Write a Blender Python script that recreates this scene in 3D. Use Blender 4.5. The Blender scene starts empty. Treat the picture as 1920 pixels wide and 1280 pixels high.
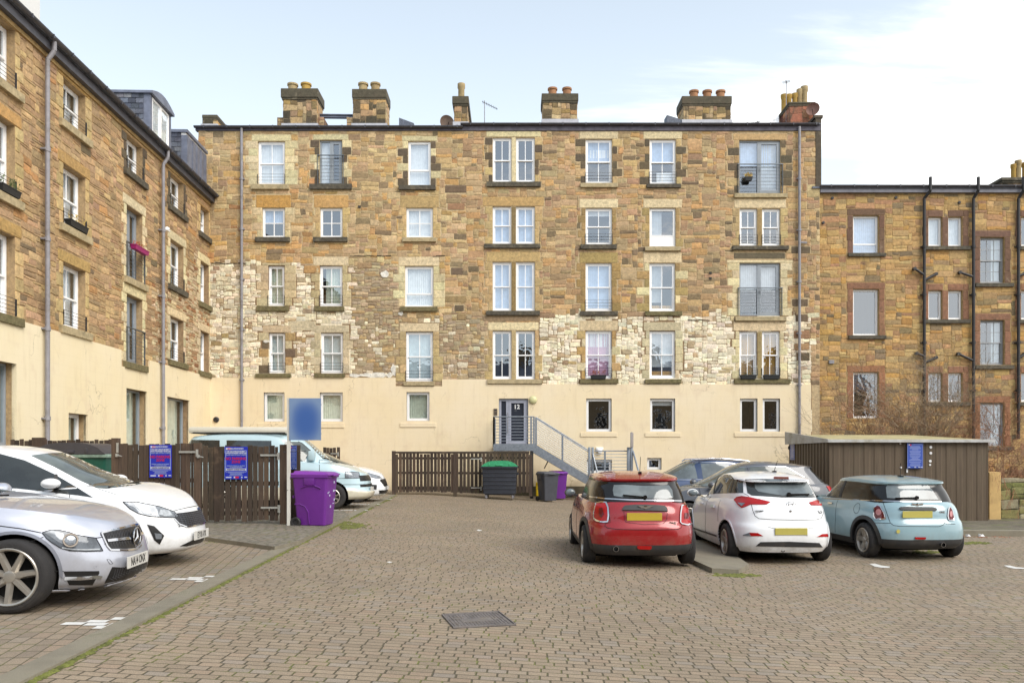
import bpy, bmesh, math, random
from mathutils import Vector, Matrix
from mathutils.bvhtree import BVHTree
from mathutils.geometry import delaunay_2d_cdt
R = random.Random(11)
F, CX, HY, CZ = 1480.0, 960.0, 852.0, 1.6      # lens measured from the photograph (1920 wide)
SC = bpy.context.scene
COL = SC.collection
rad = math.radians

def PX(x, Y): return (x - CX) * Y / F
def PZ(y, Y): return CZ - (y - HY) * Y / F
def lerp(a, b, t): return a + (b - a) * t
GP = [(-60, .4), (-12, .28), (-5, .22), (-3, .19), (1.3, -.05), (4, -.17), (12, -.18), (60, -.18)]
def lin_tab(tab, x):
    if x <= tab[0][0]: return tab[0][1]
    for (a, p), (b, q) in zip(tab, tab[1:]):
        if x <= b: return p + (q - p) * (x - a) / (b - a)
    return tab[-1][1]
def gz(x): return lin_tab(GP, x)
def G(px, py):
    dx, dz = (px - CX) / F, -(py - HY) / F
    Y = 10.0
    for _ in range(60): Y = (CZ - gz(dx * Y)) / -dz
    return (dx * Y, Y)
def cub(tab, x):
    """smooth interpolation through (x, v...) rows"""
    n = len(tab)
    if x <= tab[0][0]: return tab[0][1:]
    if x >= tab[-1][0]: return tab[-1][1:]
    for i in range(n - 1):
        if x <= tab[i + 1][0]: break
    x0, x1 = tab[i][0], tab[i + 1][0]; h = x1 - x0; t = (x - x0) / h
    out = []
    for k in range(1, len(tab[0])):
        d = (tab[i + 1][k] - tab[i][k]) / h
        dl = (tab[i][k] - tab[i - 1][k]) / (x0 - tab[i - 1][0]) if i > 0 else d
        dr = (tab[i + 2][k] - tab[i + 1][k]) / (tab[i + 2][0] - x1) if i + 2 < n else d
        m0 = 0 if dl * d <= 0 else 2 * dl * d / (dl + d)
        m1 = 0 if dr * d <= 0 else 2 * dr * d / (dr + d)
        if i == 0: m0 = d
        if i + 2 >= n: m1 = d
        out.append((2*t**3-3*t*t+1)*tab[i][k] + (t**3-2*t*t+t)*h*m0 + (-2*t**3+3*t*t)*tab[i+1][k] + (t**3-t*t)*h*m1)
    return tuple(out)

# ---------------------------------------------------------------- materials
KA = .74
def lin(c): return tuple((((v / 255) / 12.92) if v / 255 <= .04045 else ((v / 255 + .055) / 1.055) ** 2.4) for v in c)
def alb(c, k=KA): return tuple(v * k for v in lin(c)) + (1,)
class NT:
    def __init__(s, name):
        s.m = bpy.data.materials.new(name); s.m.use_nodes = True
        s.t = s.m.node_tree; s.t.nodes.clear(); s.out = s.n('ShaderNodeOutputMaterial')
    def n(s, typ, **kw):
        x = s.t.nodes.new(typ)
        for k, v in kw.items():
            if k.startswith('_'): setattr(x, k[1:], v)
            else: s.put(x, k, v)
        return x
    def put(s, node, key, v):
        key = int(key[1:]) if key[0] == 'i' and key[1:].isdigit() else key.replace('__', ' ')
        inp = node.inputs[key]
        if isinstance(v, bpy.types.NodeSocket): s.t.links.new(v, inp)
        else: inp.default_value = v
    def math(s, op, a, b=0.0, c=None, clamp=False):
        x = s.n('ShaderNodeMath', _operation=op, _use_clamp=clamp, i0=a, i1=b)
        if c is not None: s.put(x, 'i2', c)
        return x.outputs[0]
    def mix(s, f, a, b, typ='MIX'):
        x = s.n('ShaderNodeMix', _data_type='RGBA', _blend_type=typ)
        s.put(x, 'i0', f); s.put(x, 'i6', a); s.put(x, 'i7', b); return x.outputs[2]
    def noise(s, vec, scale, detail=4, rough=.6, dist=0):
        x = s.n('ShaderNodeTexNoise', Scale=scale, Detail=detail, Roughness=rough, Distortion=dist)
        if vec is not None: s.put(x, 'Vector', vec)
        return x.outputs['Fac']
    def ramp(s, f, stops):
        x = s.n('ShaderNodeValToRGB', Fac=f); r = x.color_ramp
        while len(r.elements) < len(stops): r.elements.new(.5)
        for e, (p, c) in zip(r.elements, stops):
            e.position = p; e.color = c if len(c) == 4 else tuple(c) + (1,)
        return x.outputs[0]
    def step(s, f, a, b):
        x = s.n('ShaderNodeMapRange', Value=f); x.inputs[1].default_value = a; x.inputs[2].default_value = b
        x.interpolation_type = 'SMOOTHSTEP'; return x.outputs[0]
    def geo(s): return s.n('ShaderNodeNewGeometry').outputs['Position']
    def obj(s): return s.n('ShaderNodeTexCoord').outputs['Object']
    def done(s, color, rough=.8, metal=0, bump=None, bstr=.3, bdist=.01, **kw):
        p = s.n('ShaderNodeBsdfPrincipled')
        s.put(p, 'Base Color', color); s.put(p, 'Roughness', rough); s.put(p, 'Metallic', metal)
        for k, v in kw.items(): s.put(p, k.replace('_', ' '), v)
        if bump is not None:
            b = s.n('ShaderNodeBump', Strength=bstr, Distance=bdist, Height=bump)
            s.put(p, 'Normal', b.outputs[0])
        s.t.links.new(p.outputs[0], s.out.inputs[0]); s.p = p
        return s.m
MC = {}
def M(name, c=(128, 128, 128), rough=.6, metal=0, var=.12, vs=6, bump=0, bs=40, dirt=None, dirts=2, k=KA, **kw):
    if name in MC: return MC[name]
    n = NT(name); g = n.obj()
    a = alb(c, k); col = n.mix(n.step(n.noise(g, vs, 5), .3, .7), tuple(v * (1 - var) for v in a[:3]) + (1,), tuple(min(1, v * (1 + var)) for v in a[:3]) + (1,))
    if dirt: col = n.mix(n.math('MULTIPLY', n.step(n.noise(g, dirts, 6, .7), .48, .75), .75), col, alb(dirt))
    b = n.noise(g, bs, 4) if bump else None
    MC[name] = n.done(col, rough, metal, b, bump, .01, **kw); return MC[name]

# ---------------------------------------------------------------- mesh builder
class MB:
    def __init__(s): s.v = []; s.f = []; s.m = []; s.c = []; s.cc = (1, 1, 1); s.mi = 0
    def V(s, p): s.v.append(tuple(p)); s.c.append(s.cc); return len(s.v) - 1
    def face(s, pts, m=None):
        s.f.append([s.V(p) for p in pts]); s.m.append(s.mi if m is None else m)
    def idx(s, ids, m=None): s.f.append(list(ids)); s.m.append(s.mi if m is None else m)
    def box(s, x0, x1, y0, y1, z0, z1, m=None, T=None):
        P = [(x, y, z) for x in (x0, x1) for y in (y0, y1) for z in (z0, z1)]
        if T: P = [T(p) for p in P]
        b = [s.V(p) for p in P]
        for q in ((0, 1, 3, 2), (4, 6, 7, 5), (0, 4, 5, 1), (2, 3, 7, 6), (0, 2, 6, 4), (1, 5, 7, 3)): s.idx([b[i] for i in q], m)
    def hexa(s, P, m=None):  # 8 points: bottom 4 ccw, top 4 ccw
        b = [s.V(p) for p in P]
        for q in ((3, 2, 1, 0), (4, 5, 6, 7), (0, 1, 5, 4), (1, 2, 6, 5), (2, 3, 7, 6), (3, 0, 4, 7)): s.idx([b[i] for i in q], m)
    def bbox(s, x0, x1, y0, y1, z0, z1, r=.01, m=None):
        """box with bevelled edges"""
        r = min(r, (x1-x0)/2.01, (y1-y0)/2.01, (z1-z0)/2.01)
        bm = bmesh.new(); bmesh.ops.create_cube(bm, size=1)
        for v in bm.verts: v.co = Vector(((x0+x1)/2 + v.co.x*(x1-x0), (y0+y1)/2 + v.co.y*(y1-y0), (z0+z1)/2 + v.co.z*(z1-z0)))
        bmesh.ops.bevel(bm, geom=bm.edges[:], offset=r, segments=2, affect='EDGES', profile=.6)
        s.bm(bm, m); bm.free()
    def bm(s, bm, m=None, T=None):
        o = len(s.v); bm.verts.ensure_lookup_table()
        for v in bm.verts: s.V(T(v.co) if T else v.co)
        for f in bm.faces: s.idx([o + v.index for v in f.verts], m)
    def bar(s, a, b, r, n=6, m=None, r2=None, caps=True):
        a, b = Vector(a), Vector(b); d = (b - a)
        if d.length < 1e-6: return
        d.normalize(); u = d.orthogonal().normalized(); w = d.cross(u); r2 = r if r2 is None else r2
        A = [s.V(a + (u*math.cos(t) + w*math.sin(t))*r) for t in [2*math.pi*i/n for i in range(n)]]
        B = [s.V(b + (u*math.cos(t) + w*math.sin(t))*r2) for t in [2*math.pi*i/n for i in range(n)]]
        for i in range(n): s.idx([A[i], A[(i+1) % n], B[(i+1) % n], B[i]], m)
        if caps: s.idx(A[::-1], m); s.idx(B, m)
    def sbar(s, a, b, w, h, m=None, up=(0, 0, 1)):
        a, b = Vector(a), Vector(b); d = (b - a).normalized(); up = Vector(up)
        x = d.cross(up)
        if x.length < 1e-4: x = d.cross(Vector((1, 0, 0)))
        x.normalize(); y = x.cross(d); x *= w / 2; y *= h / 2
        s.hexa([a - x - y, a + x - y, a + x + y, a - x + y, b - x - y, b + x - y, b + x + y, b - x + y], m)
    def tube(s, pts, r, n=8, m=None):
        for a, b in zip(pts, pts[1:]): s.bar(a, b, r, n, m)
    def lathe(s, prof, n=24, m=None, T=None, cap=True):
        """prof [(r,z)...] round the z axis"""
        rings = []
        for r, z in prof:
            ring = []
            for i in range(n):
                t = 2*math.pi*i/n; p = Vector((r*math.cos(t), r*math.sin(t), z)); ring.append(s.V(T(p) if T else p))
            rings.append(ring)
        for A, B in zip(rings, rings[1:]):
            for i in range(n): s.idx([A[i], A[(i+1) % n], B[(i+1) % n], B[i]], m)
        if cap: s.idx(rings[0][::-1], m); s.idx(rings[-1], m)
    def prism(s, poly, y0, y1, m=None, T=None):
        """polygon [(x,z)] extruded in y"""
        f = lambda p: T(Vector(p)) if T else p
        A = [s.V(f((x, y0, z))) for x, z in poly]; B = [s.V(f((x, y1, z))) for x, z in poly]
        s.idx(A, m); s.idx(B[::-1], m); n = len(poly)
        for i in range(n): s.idx([A[i], B[i], B[(i+1) % n], A[(i+1) % n]], m)
    def build(s, name, mats, parent=None, smooth=None, loc=None, fixn=True):
        me = bpy.data.meshes.new(name); me.from_pydata(s.v, [], s.f)
        mats = mats if isinstance(mats, (list, tuple)) else [mats]
        for x in mats: me.materials.append(x)
        me.polygons.foreach_set('material_index', s.m)
        a = me.color_attributes.new('Col', 'FLOAT_COLOR', 'POINT')
        a.data.foreach_set('color', [q for c in s.c for q in (c[0], c[1], c[2], 1)])
        if fixn:
            bm = bmesh.new(); bm.from_mesh(me); bmesh.ops.recalc_face_normals(bm, faces=bm.faces); bm.to_mesh(me); bm.free()
        if smooth is not None:
            me.polygons.foreach_set('use_smooth', [True]*len(me.polygons)); me.set_sharp_from_angle(angle=rad(smooth))
        me.update(); o = bpy.data.objects.new(name, me); COL.objects.link(o)
        if parent: o.parent = parent
        if loc: o.location = loc
        return o
def tag(o, label=None, cat=None, group=None, kind=None):
    for k, v in (('label', label), ('category', cat), ('group', group), ('kind', kind)):
        if v: o[k] = v
    return o
def thing(name, label, cat, loc=(0, 0, 0), rz=0, group=None):
    o = bpy.data.objects.new(name, None); COL.objects.link(o); o.location = loc; o.rotation_euler = (0, 0, rz)
    o.empty_display_size = .2
    return tag(o, label, cat, group)
def text(name, body, size, mat, parent, loc, rot=(rad(90), 0, 0), ext=.002, bold=0, sx=1, align='CENTER'):
    cu = bpy.data.curves.new(name, 'FONT'); cu.body = body; cu.size = size; cu.extrude = ext; cu.offset = bold
    cu.align_x = align; cu.align_y = 'CENTER'; cu.resolution_u = 3
    t = bpy.data.objects.new('tmp', cu); COL.objects.link(t)
    dg = bpy.context.evaluated_depsgraph_get(); me = bpy.data.meshes.new_from_object(t.evaluated_get(dg))
    bpy.data.objects.remove(t); me.materials.clear(); me.materials.append(mat)
    o = bpy.data.objects.new(name, me); COL.objects.link(o); o.parent = parent; o.location = loc; o.rotation_euler = rot; o.scale = (sx, 1, 1)
    return o
def copy_tree(o, parent=None):
    c = o.copy(); COL.objects.link(c); c.parent = parent
    for ch in list(o.children): copy_tree(ch, c)
    return c
# ---------------------------------------------------------------- special materials
def stone_mat(name, soot=.26, moss=0, bstr=.55):
    n = NT(name); g = n.obj(); c = n.n('ShaderNodeVertexColor', _layer_name='Col').outputs[0]
    f1 = n.noise(g, 9, 6, .65); f2 = n.noise(g, 55, 4, .7); f3 = n.noise(g, .9, 5, .65); f4 = n.noise(g, 3.1, 6, .7, .6)
    c = n.mix(.75, c, n.ramp(f1, [(.3, (.66, .63, .6)), (.5, (1.02, 1.02, 1.02)), (.7, (1.4, 1.36, 1.28))]), 'MULTIPLY')
    f5 = n.noise(g, 22, 4, .7); c = n.mix(.55, c, n.ramp(f5, [(.3, (.68, .66, .62)), (.5, (1, 1, 1)), (.7, (1.3, 1.27, 1.2))]), 'MULTIPLY')
    c = n.mix(.5, c, n.ramp(f2, [(.3, (.6, .6, .6)), (.55, (1, 1, 1)), (.75, (1.3, 1.28, 1.2))]), 'MULTIPLY')
    c = n.mix(n.math('MULTIPLY', n.step(f4, .56, .76), soot), c, alb((82, 72, 58)))
    c = n.mix(n.math('MULTIPLY', n.step(f3, .5, .72), soot * .35), c, alb((120, 104, 84)))
    c = n.mix(n.math('MULTIPLY', n.step(n.noise(g, 1.7, 5, .7), .6, .75), .35), c, alb((222, 206, 176)))
    mp = n.n('ShaderNodeMapping'); n.put(mp, 'Vector', g); mp.inputs['Scale'].default_value = (1, 1, .35)
    st = n.noise(mp.outputs[0], 1.6, 6, .7, .4)
    c = n.mix(n.math('MULTIPLY', n.step(st, .54, .74), soot*1.25), c, alb((96, 84, 68)))
    h = n.math('ADD', n.math('MULTIPLY', f1, .7), n.math('MULTIPLY', f2, .4))
    return n.done(c, .92, 0, h, bstr, .02)
def render_mat(name, c0, c1):
    n = NT(name); g = n.obj()
    mp = n.n('ShaderNodeMapping'); n.put(mp, 'Vector', g); mp.inputs['Scale'].default_value = (2.2, 1, .25)
    st = n.noise(mp.outputs[0], 2.6, 6, .65); big = n.noise(g, .45, 4, .6); fine = n.noise(g, 60, 3)
    pk = n.noise(g, 1.3, 5, .6)
    c = n.mix(n.step(big, .35, .65), alb(c0), alb(c1))
    c = n.mix(n.math('MULTIPLY', n.step(st, .5, .75), .24), c, alb((214, 192, 150)))
    c = n.mix(n.math('MULTIPLY', n.step(pk, .52, .72), .3), c, alb((236, 208, 178)))
    c = n.mix(n.math('MULTIPLY', n.step(fine, .4, .7), .10), c, alb((190, 170, 130)))
    vo = n.n('ShaderNodeTexVoronoi', _feature='DISTANCE_TO_EDGE', Scale=.55); wv = n.n('ShaderNodeVectorMath', _operation='ADD', i0=g, i1=n.n('ShaderNodeTexNoise', Vector=g, Scale=2.0, Detail=5).outputs['Color']); n.put(vo, 'Vector', wv.outputs[0])
    cr = n.math('MULTIPLY', n.step(vo.outputs[0], .008, .001), n.step(n.noise(g, .6, 2), .5, .6)); c = n.mix(n.math('MULTIPLY', cr, .5), c, alb((168, 150, 116)))
    br = n.n('ShaderNodeTexBrick', Vector=n.n('ShaderNodeCombineXYZ', X=n.n('ShaderNodeSeparateXYZ', Vector=g).outputs[0], Y=n.n('ShaderNodeSeparateXYZ', Vector=g).outputs[2]).outputs[0], Scale=.9); c = n.mix(n.math('MULTIPLY', br.outputs[1], .03), c, alb((200, 180, 140)))
    z = n.n('ShaderNodeSeparateXYZ', Vector=g).outputs[2]
    low = n.math('MULTIPLY', n.step(n.math('ADD', z, n.math('MULTIPLY', pk, -1.2)), .3, -.7), .55)
    c = n.mix(low, c, alb((150, 138, 104)))
    return n.done(c, .9, 0, fine, .25, .006)
MS = stone_mat('rubble_stone'); MSW = stone_mat('wing_stone', .22); MSR = stone_mat('neighbour_stone', .5)
MR = render_mat('cream_render', (264, 244, 204), (266, 248, 214))
MRW = render_mat('wing_render', (262, 245, 204), (264, 249, 214))
def glass_mat(name, ior=3.3, tint=(.84, .88, .9), rough=.015):
    n = NT(name); tr = n.n('ShaderNodeBsdfTransparent', Color=tint + (1,)); gl = n.n('ShaderNodeBsdfGlossy', Color=(.88, .93, 1, 1), Roughness=rough)
    w = n.noise(n.obj(), 2.5, 2); b = n.n('ShaderNodeBump', Strength=.06, Distance=.05, Height=w); n.put(gl, 'Normal', b.outputs[0])
    lw = n.n('ShaderNodeLayerWeight', Blend=.5); fac = n.math('ADD', .27, n.math('MULTIPLY', n.math('POWER', lw.outputs['Facing'], 5), .73)); mx = n.n('ShaderNodeMixShader', i0=fac, i1=tr.outputs[0], i2=gl.outputs[0])
    n.t.links.new(mx.outputs[0], n.out.inputs[0]); return n.m
MG = glass_mat('window_glass')
MROOM = M('room_dark', (70, 66, 62), .9)
MW = M('white_frame', (255, 255, 255), .35, var=.03, k=.9)
MGF = M('grey_frame', (168, 176, 184), .4, var=.05)
MSL = M('sill_light', (196, 178, 140), .9, var=.2, vs=8, bump=.3, dirt=(120, 112, 84), dirts=5)
MSD = M('sill_dark', (92, 86, 74), .9, var=.3, vs=8, bump=.4, dirt=(150, 140, 112), dirts=6)
MSM = M('sill_mossy', (128, 118, 84), .95, var=.3, vs=9, bump=.4, dirt=(88, 92, 48), dirts=6)
MRAIL = M('rail_steel', (128, 134, 140), .4, .6, var=.1)
MDARKR = M('rail_dark', (62, 62, 64), .5, .4)
MGALV = M('galvanised', (160, 168, 178), .42, .55, var=.16, vs=14)
MPIPE = M('grey_pipe', (160, 158, 164), .5, var=.12, vs=5, dirt=(120, 112, 104))
MGUT = M('gutter_dark', (82, 82, 90), .5, var=.2, vs=4)
MPB = M('black_pipe', (48, 46, 48), .55, var=.2)
MSLATE = M('slate', (104, 110, 124), .6, var=.35, vs=16, bump=.3)
MLEAD = M('lead', (132, 138, 156), .5, .2, var=.2, vs=3)
MPOT1 = M('pot_buff', (190, 168, 124), .85, var=.15, dirt=(150, 120, 80)); MPOT2 = M('pot_terracotta', (184, 134, 96), .85, var=.15, dirt=(150, 105, 75))
MPOT3 = M('pot_yellow', (196, 160, 82), .85, var=.15, dirt=(170, 130, 60))

def vary(c, a=.1):
    k = 1 + R.uniform(-a, a); return tuple(max(0, min(285, v * k * (1 + R.uniform(-.02, .02)))) for v in c)
PAL = {
 'upper': [((200, 168, 120), 6), ((206, 158, 92), 3.4), ((214, 188, 144), 4), ((160, 134, 102), 3), ((192, 156, 122), 2.5), ((184, 130, 76), .8), ((98, 84, 66), .9), ((186, 162, 124), 3)],
 'upper2': [((198, 160, 112), 5), ((202, 152, 92), 3), ((206, 180, 136), 3), ((188, 148, 116), 3.5), ((166, 128, 102), 1.6), ((150, 128, 98), 2.5), ((92, 80, 64), 1.3), ((182, 158, 120), 3)],
 'white': [((266, 255, 230), 8), ((258, 245, 214), 5), ((246, 229, 194), 3), ((214, 178, 130), .7), ((184, 154, 116), .5)],
 'grey': [((188, 166, 134), 4), ((170, 152, 130), 4), ((206, 184, 144), 3), ((196, 160, 104), 2), ((178, 144, 118), 2)],
 'wing': [((190, 156, 114), 5), ((172, 138, 98), 4), ((202, 168, 120), 4), ((152, 124, 92), 3), ((184, 146, 116), 3), ((186, 128, 72), .7), ((96, 82, 66), .5)],
 'wingpale': [((212, 188, 150), 5), ((224, 204, 168), 4), ((190, 150, 110), 3), ((168, 120, 82), 1)],
 'right': [((208, 168, 104), 6), ((194, 152, 94), 4), ((218, 182, 120), 3), ((152, 128, 92), 2.2), ((108, 98, 80), 1.6), ((182, 134, 100), 3), ((204, 150, 72), 3), ((190, 160, 110), 2)],
 'moss': [((150, 146, 96), 4), ((128, 130, 76), 4), ((180, 172, 140), 3), ((120, 112, 86), 2)],
}
MORT = {'upper': (222, 200, 158), 'upper2': (212, 188, 148), 'white': (158, 130, 98), 'grey': (176, 154, 122), 'wing': (190, 162, 122), 'wingpale': (170, 142, 108), 'right': (190, 160, 112), 'moss': (92, 86, 62)}
MEAN = {'upper': (226, 198, 152), 'upper2': (220, 192, 148), 'wing': (222, 192, 148), 'right': (200, 170, 126), 'white': (258, 246, 218), 'grey': (212, 193, 158)}
def pick(p):
    L = PAL[p]; t = R.uniform(0, sum(w for _, w in L))
    for c, w in L:
        t -= w
        if t <= 0: m = MEAN.get(p, c); return vary(tuple(lerp(q, w, .4) for q, w in zip(c, m)), .1)
    return L[0][0]
def stone(mb, u0, u1, z0, z1, col, y=0, d=None, gap=.007, jit=.006, m=0, warp=0):
    mb.cc = alb(col)[:3]; d = R.uniform(.006, .02) if d is None else d*.7
    w, h = u1 - u0, z1 - z0
    if w < .03 or h < .02: return
    b = min(.012, w*.2, h*.2)
    def ring(ins, yy, j):
        x0, x1, a, c = u0+ins, u1-ins, z0+ins, z1-ins; cc = min(.02, w*.2, h*.25)
        P = [(x0+cc, a), ((x0+x1)/2, a), (x1-cc, a), (x1, a+cc), (x1, c-cc), (x1-cc, c), ((x0+x1)/2, c), (x0+cc, c), (x0, c-cc), (x0, a+cc)]
        return P
    P = ring(gap/2, 0, 0); J = [(R.uniform(-jit, jit), R.uniform(-jit, jit)) for _ in P]
    A = [mb.V((p[0]+j[0], y, p[1]+j[1])) for p, j in zip(P, J)]
    Q = ring(gap/2+b, 0, 0); B = [mb.V((p[0]+j[0], y-d*R.uniform(.75, 1.1), p[1]+j[1])) for p, j in zip(Q, J)]
    n = len(A); q0 = A[0]
    for i in range(n): mb.idx([A[i], A[(i+1) % n], B[(i+1) % n], B[i]], m)
    c = mb.V(((u0+u1)/2 + R.uniform(-.1, .1)*w, y-d*R.uniform(1.0, 1.45), (z0+z1)/2))
    for i in range(n): mb.idx([B[i], B[(i+1) % n], c], m)
    if warp:
        for i in range(q0, len(mb.v)):
            x, yy, z = mb.v[i]; mb.v[i] = (x + .013*math.sin(7*z+3*x), yy, z + warp*(.014*math.sin(2.3*x+1.1+.7*z) + .010*math.sin(6.1*x+4*z)))
def inside(x, z, r): return r[0] < x < r[1] and r[2] < z < r[3]
def fill_stones(mb, u0, u1, z0, z1, blocked, zone, cw=.07, ch=.06, y=0, top=None, m=0):
    nx, nz = int((u1-u0)/cw), int((z1-z0)/ch); cw = (u1-u0)/nx; ch = (z1-z0)/nz
    occ = [[False]*nx for _ in range(nz)]
    for b in blocked:
        for j in range(max(0, int((b[2]-z0)/ch)-1), min(nz, int((b[3]-z0)/ch)+2)):
            for i in range(max(0, int((b[0]-u0)/cw)-1), min(nx, int((b[1]-u0)/cw)+2)):
                a, c = u0+(i+.5)*cw, z0+(j+.5)*ch
                if b[0]-.3*cw < a < b[1]+.3*cw and b[2]-.3*ch < c < b[3]+.3*ch: occ[j][i] = True
    for j in range(nz):
        for i in range(nx):
            if occ[j][i]: continue
            cxx, czz = u0+(i+.5)*cw, z0+(j+.5)*ch
            zn = zone(cxx, czz)
            if zn is None: continue
            pal, (wa, wb), (ha, hb), gp = zn
            w = R.randint(wa, wb); h = R.randint(ha, hb)
            ww = 0
            while ww < w and i+ww < nx and not occ[j][i+ww]: ww += 1
            if ww < w and i+ww < nx and False: pass
            # do not leave one-cell slivers
            rem = 0
            while i+ww+rem < nx and rem < 2 and not occ[j][i+ww+rem]: rem += 1
            if rem == 1 and (i+ww+1 >= nx or occ[j][i+ww+1]): ww += 1
            hh = 1
            while hh < h and j+hh < nz and not any(occ[j+hh][i+q] for q in range(ww)): hh += 1
            for b in range(hh):
                for a in range(ww): occ[j+b][i+a] = True
            x0, x1, a0, a1 = u0+i*cw, u0+(i+ww)*cw, z0+j*ch, z0+(j+hh)*ch
            if top and a1 > top(cxx): continue
            stone(mb, x0, x1, a0, a1, pick(pal), y, gap=gp, m=m, jit=min(.013, .09*(a1-a0)), warp=1)
def plate(mb, u0, u1, z0, z1, holes, y, yb, colf, m=0, step=.5, only=None, mh=None, edges=True):
    """flat sheet with holes and thickness round every free edge"""
    us = sorted(set([u0, u1] + [v for h in holes for v in h[:2] if u0 < v < u1] + ([v for r in only for v in r[:2] if u0 < v < u1] if only else [])))
    zs = sorted(set([z0, z1] + [v for h in holes for v in h[2:4] if z0 < v < z1] + ([v for r in only for v in r[2:4] if z0 < v < z1] if only else [])))
    def sub(L):
        o = []
        for a, b in zip(L, L[1:]):
            n = max(1, int((b-a)/step)); o += [a+(b-a)*i/n for i in range(n)]
        return o + [L[-1]]
    us, zs = sub(us), sub(zs)
    def ok(i, j):
        if i < 0 or j < 0 or i >= len(us)-1 or j >= len(zs)-1: return None
        x, z = (us[i]+us[i+1])/2, (zs[j]+zs[j+1])/2
        if any(inside(x, z, h) for h in holes): return False
        if only and not any(inside(x, z, r) for r in only): return None
        return True
    for i in range(len(us)-1):
        for j in range(len(zs)-1):
            if not ok(i, j): continue
            x0, x1, a, b = us[i], us[i+1], zs[j], zs[j+1]
            mb.cc = alb(colf((x0+x1)/2, (a+b)/2))[:3]
            mb.face([(x0, y, a), (x1, y, a), (x1, y, b), (x0, y, b)], m)
            for di, dj, e in ((-1, 0, ((x0, a), (x0, b))), (1, 0, ((x1, b), (x1, a))), (0, -1, ((x1, a), (x0, a))), (0, 1, ((x0, b), (x1, b)))):
                k = ok(i+di, j+dj)
                if k is True or (k is None and not edges): continue
                (p, q), (r, s) = e
                mb.face([(p, y, q), (r, y, s), (r, yb, s), (p, yb, q)], m if mh is None or k is None else mh)
def room(mb, h, y0, m, d=.9):
    u0, u1, z0, z1 = h; e = .02; u0 -= e; u1 += e; z0 -= e; z1 += e
    A = [(u0, y0, z0), (u1, y0, z0), (u1, y0, z1), (u0, y0, z1)]; B = [(x, y0+d, z) for x, _, z in A]
    mb.cc = (.1, .1, .1)
    mb.face(B, m)
    for i in range(4): mb.face([A[i], A[(i+1) % 4], B[(i+1) % 4], B[i]], m)

# ---------------------------------------------------------------- windows
CUR = {'net': (250, 252, 252), 'sage': (216, 222, 204), 'brown': (206, 160, 70), 'blue': (196, 212, 236), 'pink': (214, 160, 186), 'white': (253, 254, 255), 'lace': (212, 224, 226), 'grey': (196, 200, 204)}
def curtain(parent, u0, u1, z0, z1, y, kind):
    mb = MB(); n = max(8, int((u1-u0)/.025)); amp = .012 if kind in ('net', 'sage', 'brown') else .003
    P = [(u0+(u1-u0)*i/n, y + amp*math.sin(i*1.9+R.random()*.8)) for i in range(n+1)]
    for (a, b), (c, d) in zip(P, P[1:]): mb.face([(a, b, z0), (c, d, z0), (c, d, z1), (a, b, z1)])
    mb.build('curtain', M('curtain_' + kind, CUR[kind], .9, var=.1, vs=7, k=1.0), parent, 60, fixn=False)
def fr(mb, u0, u1, z0, z1, w, y0, y1, m=0, wb=None):
    wb = w if wb is None else wb
    mb.box(u0, u0+w, y0, y1, z0, z1, m); mb.box(u1-w, u1, y0, y1, z0, z1, m)
    mb.box(u0+w, u1-w, y0+.001, y1-.001, z0, z0+wb, m); mb.box(u0+w, u1-w, y0+.001, y1-.001, z1-w, z1, m)
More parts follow.
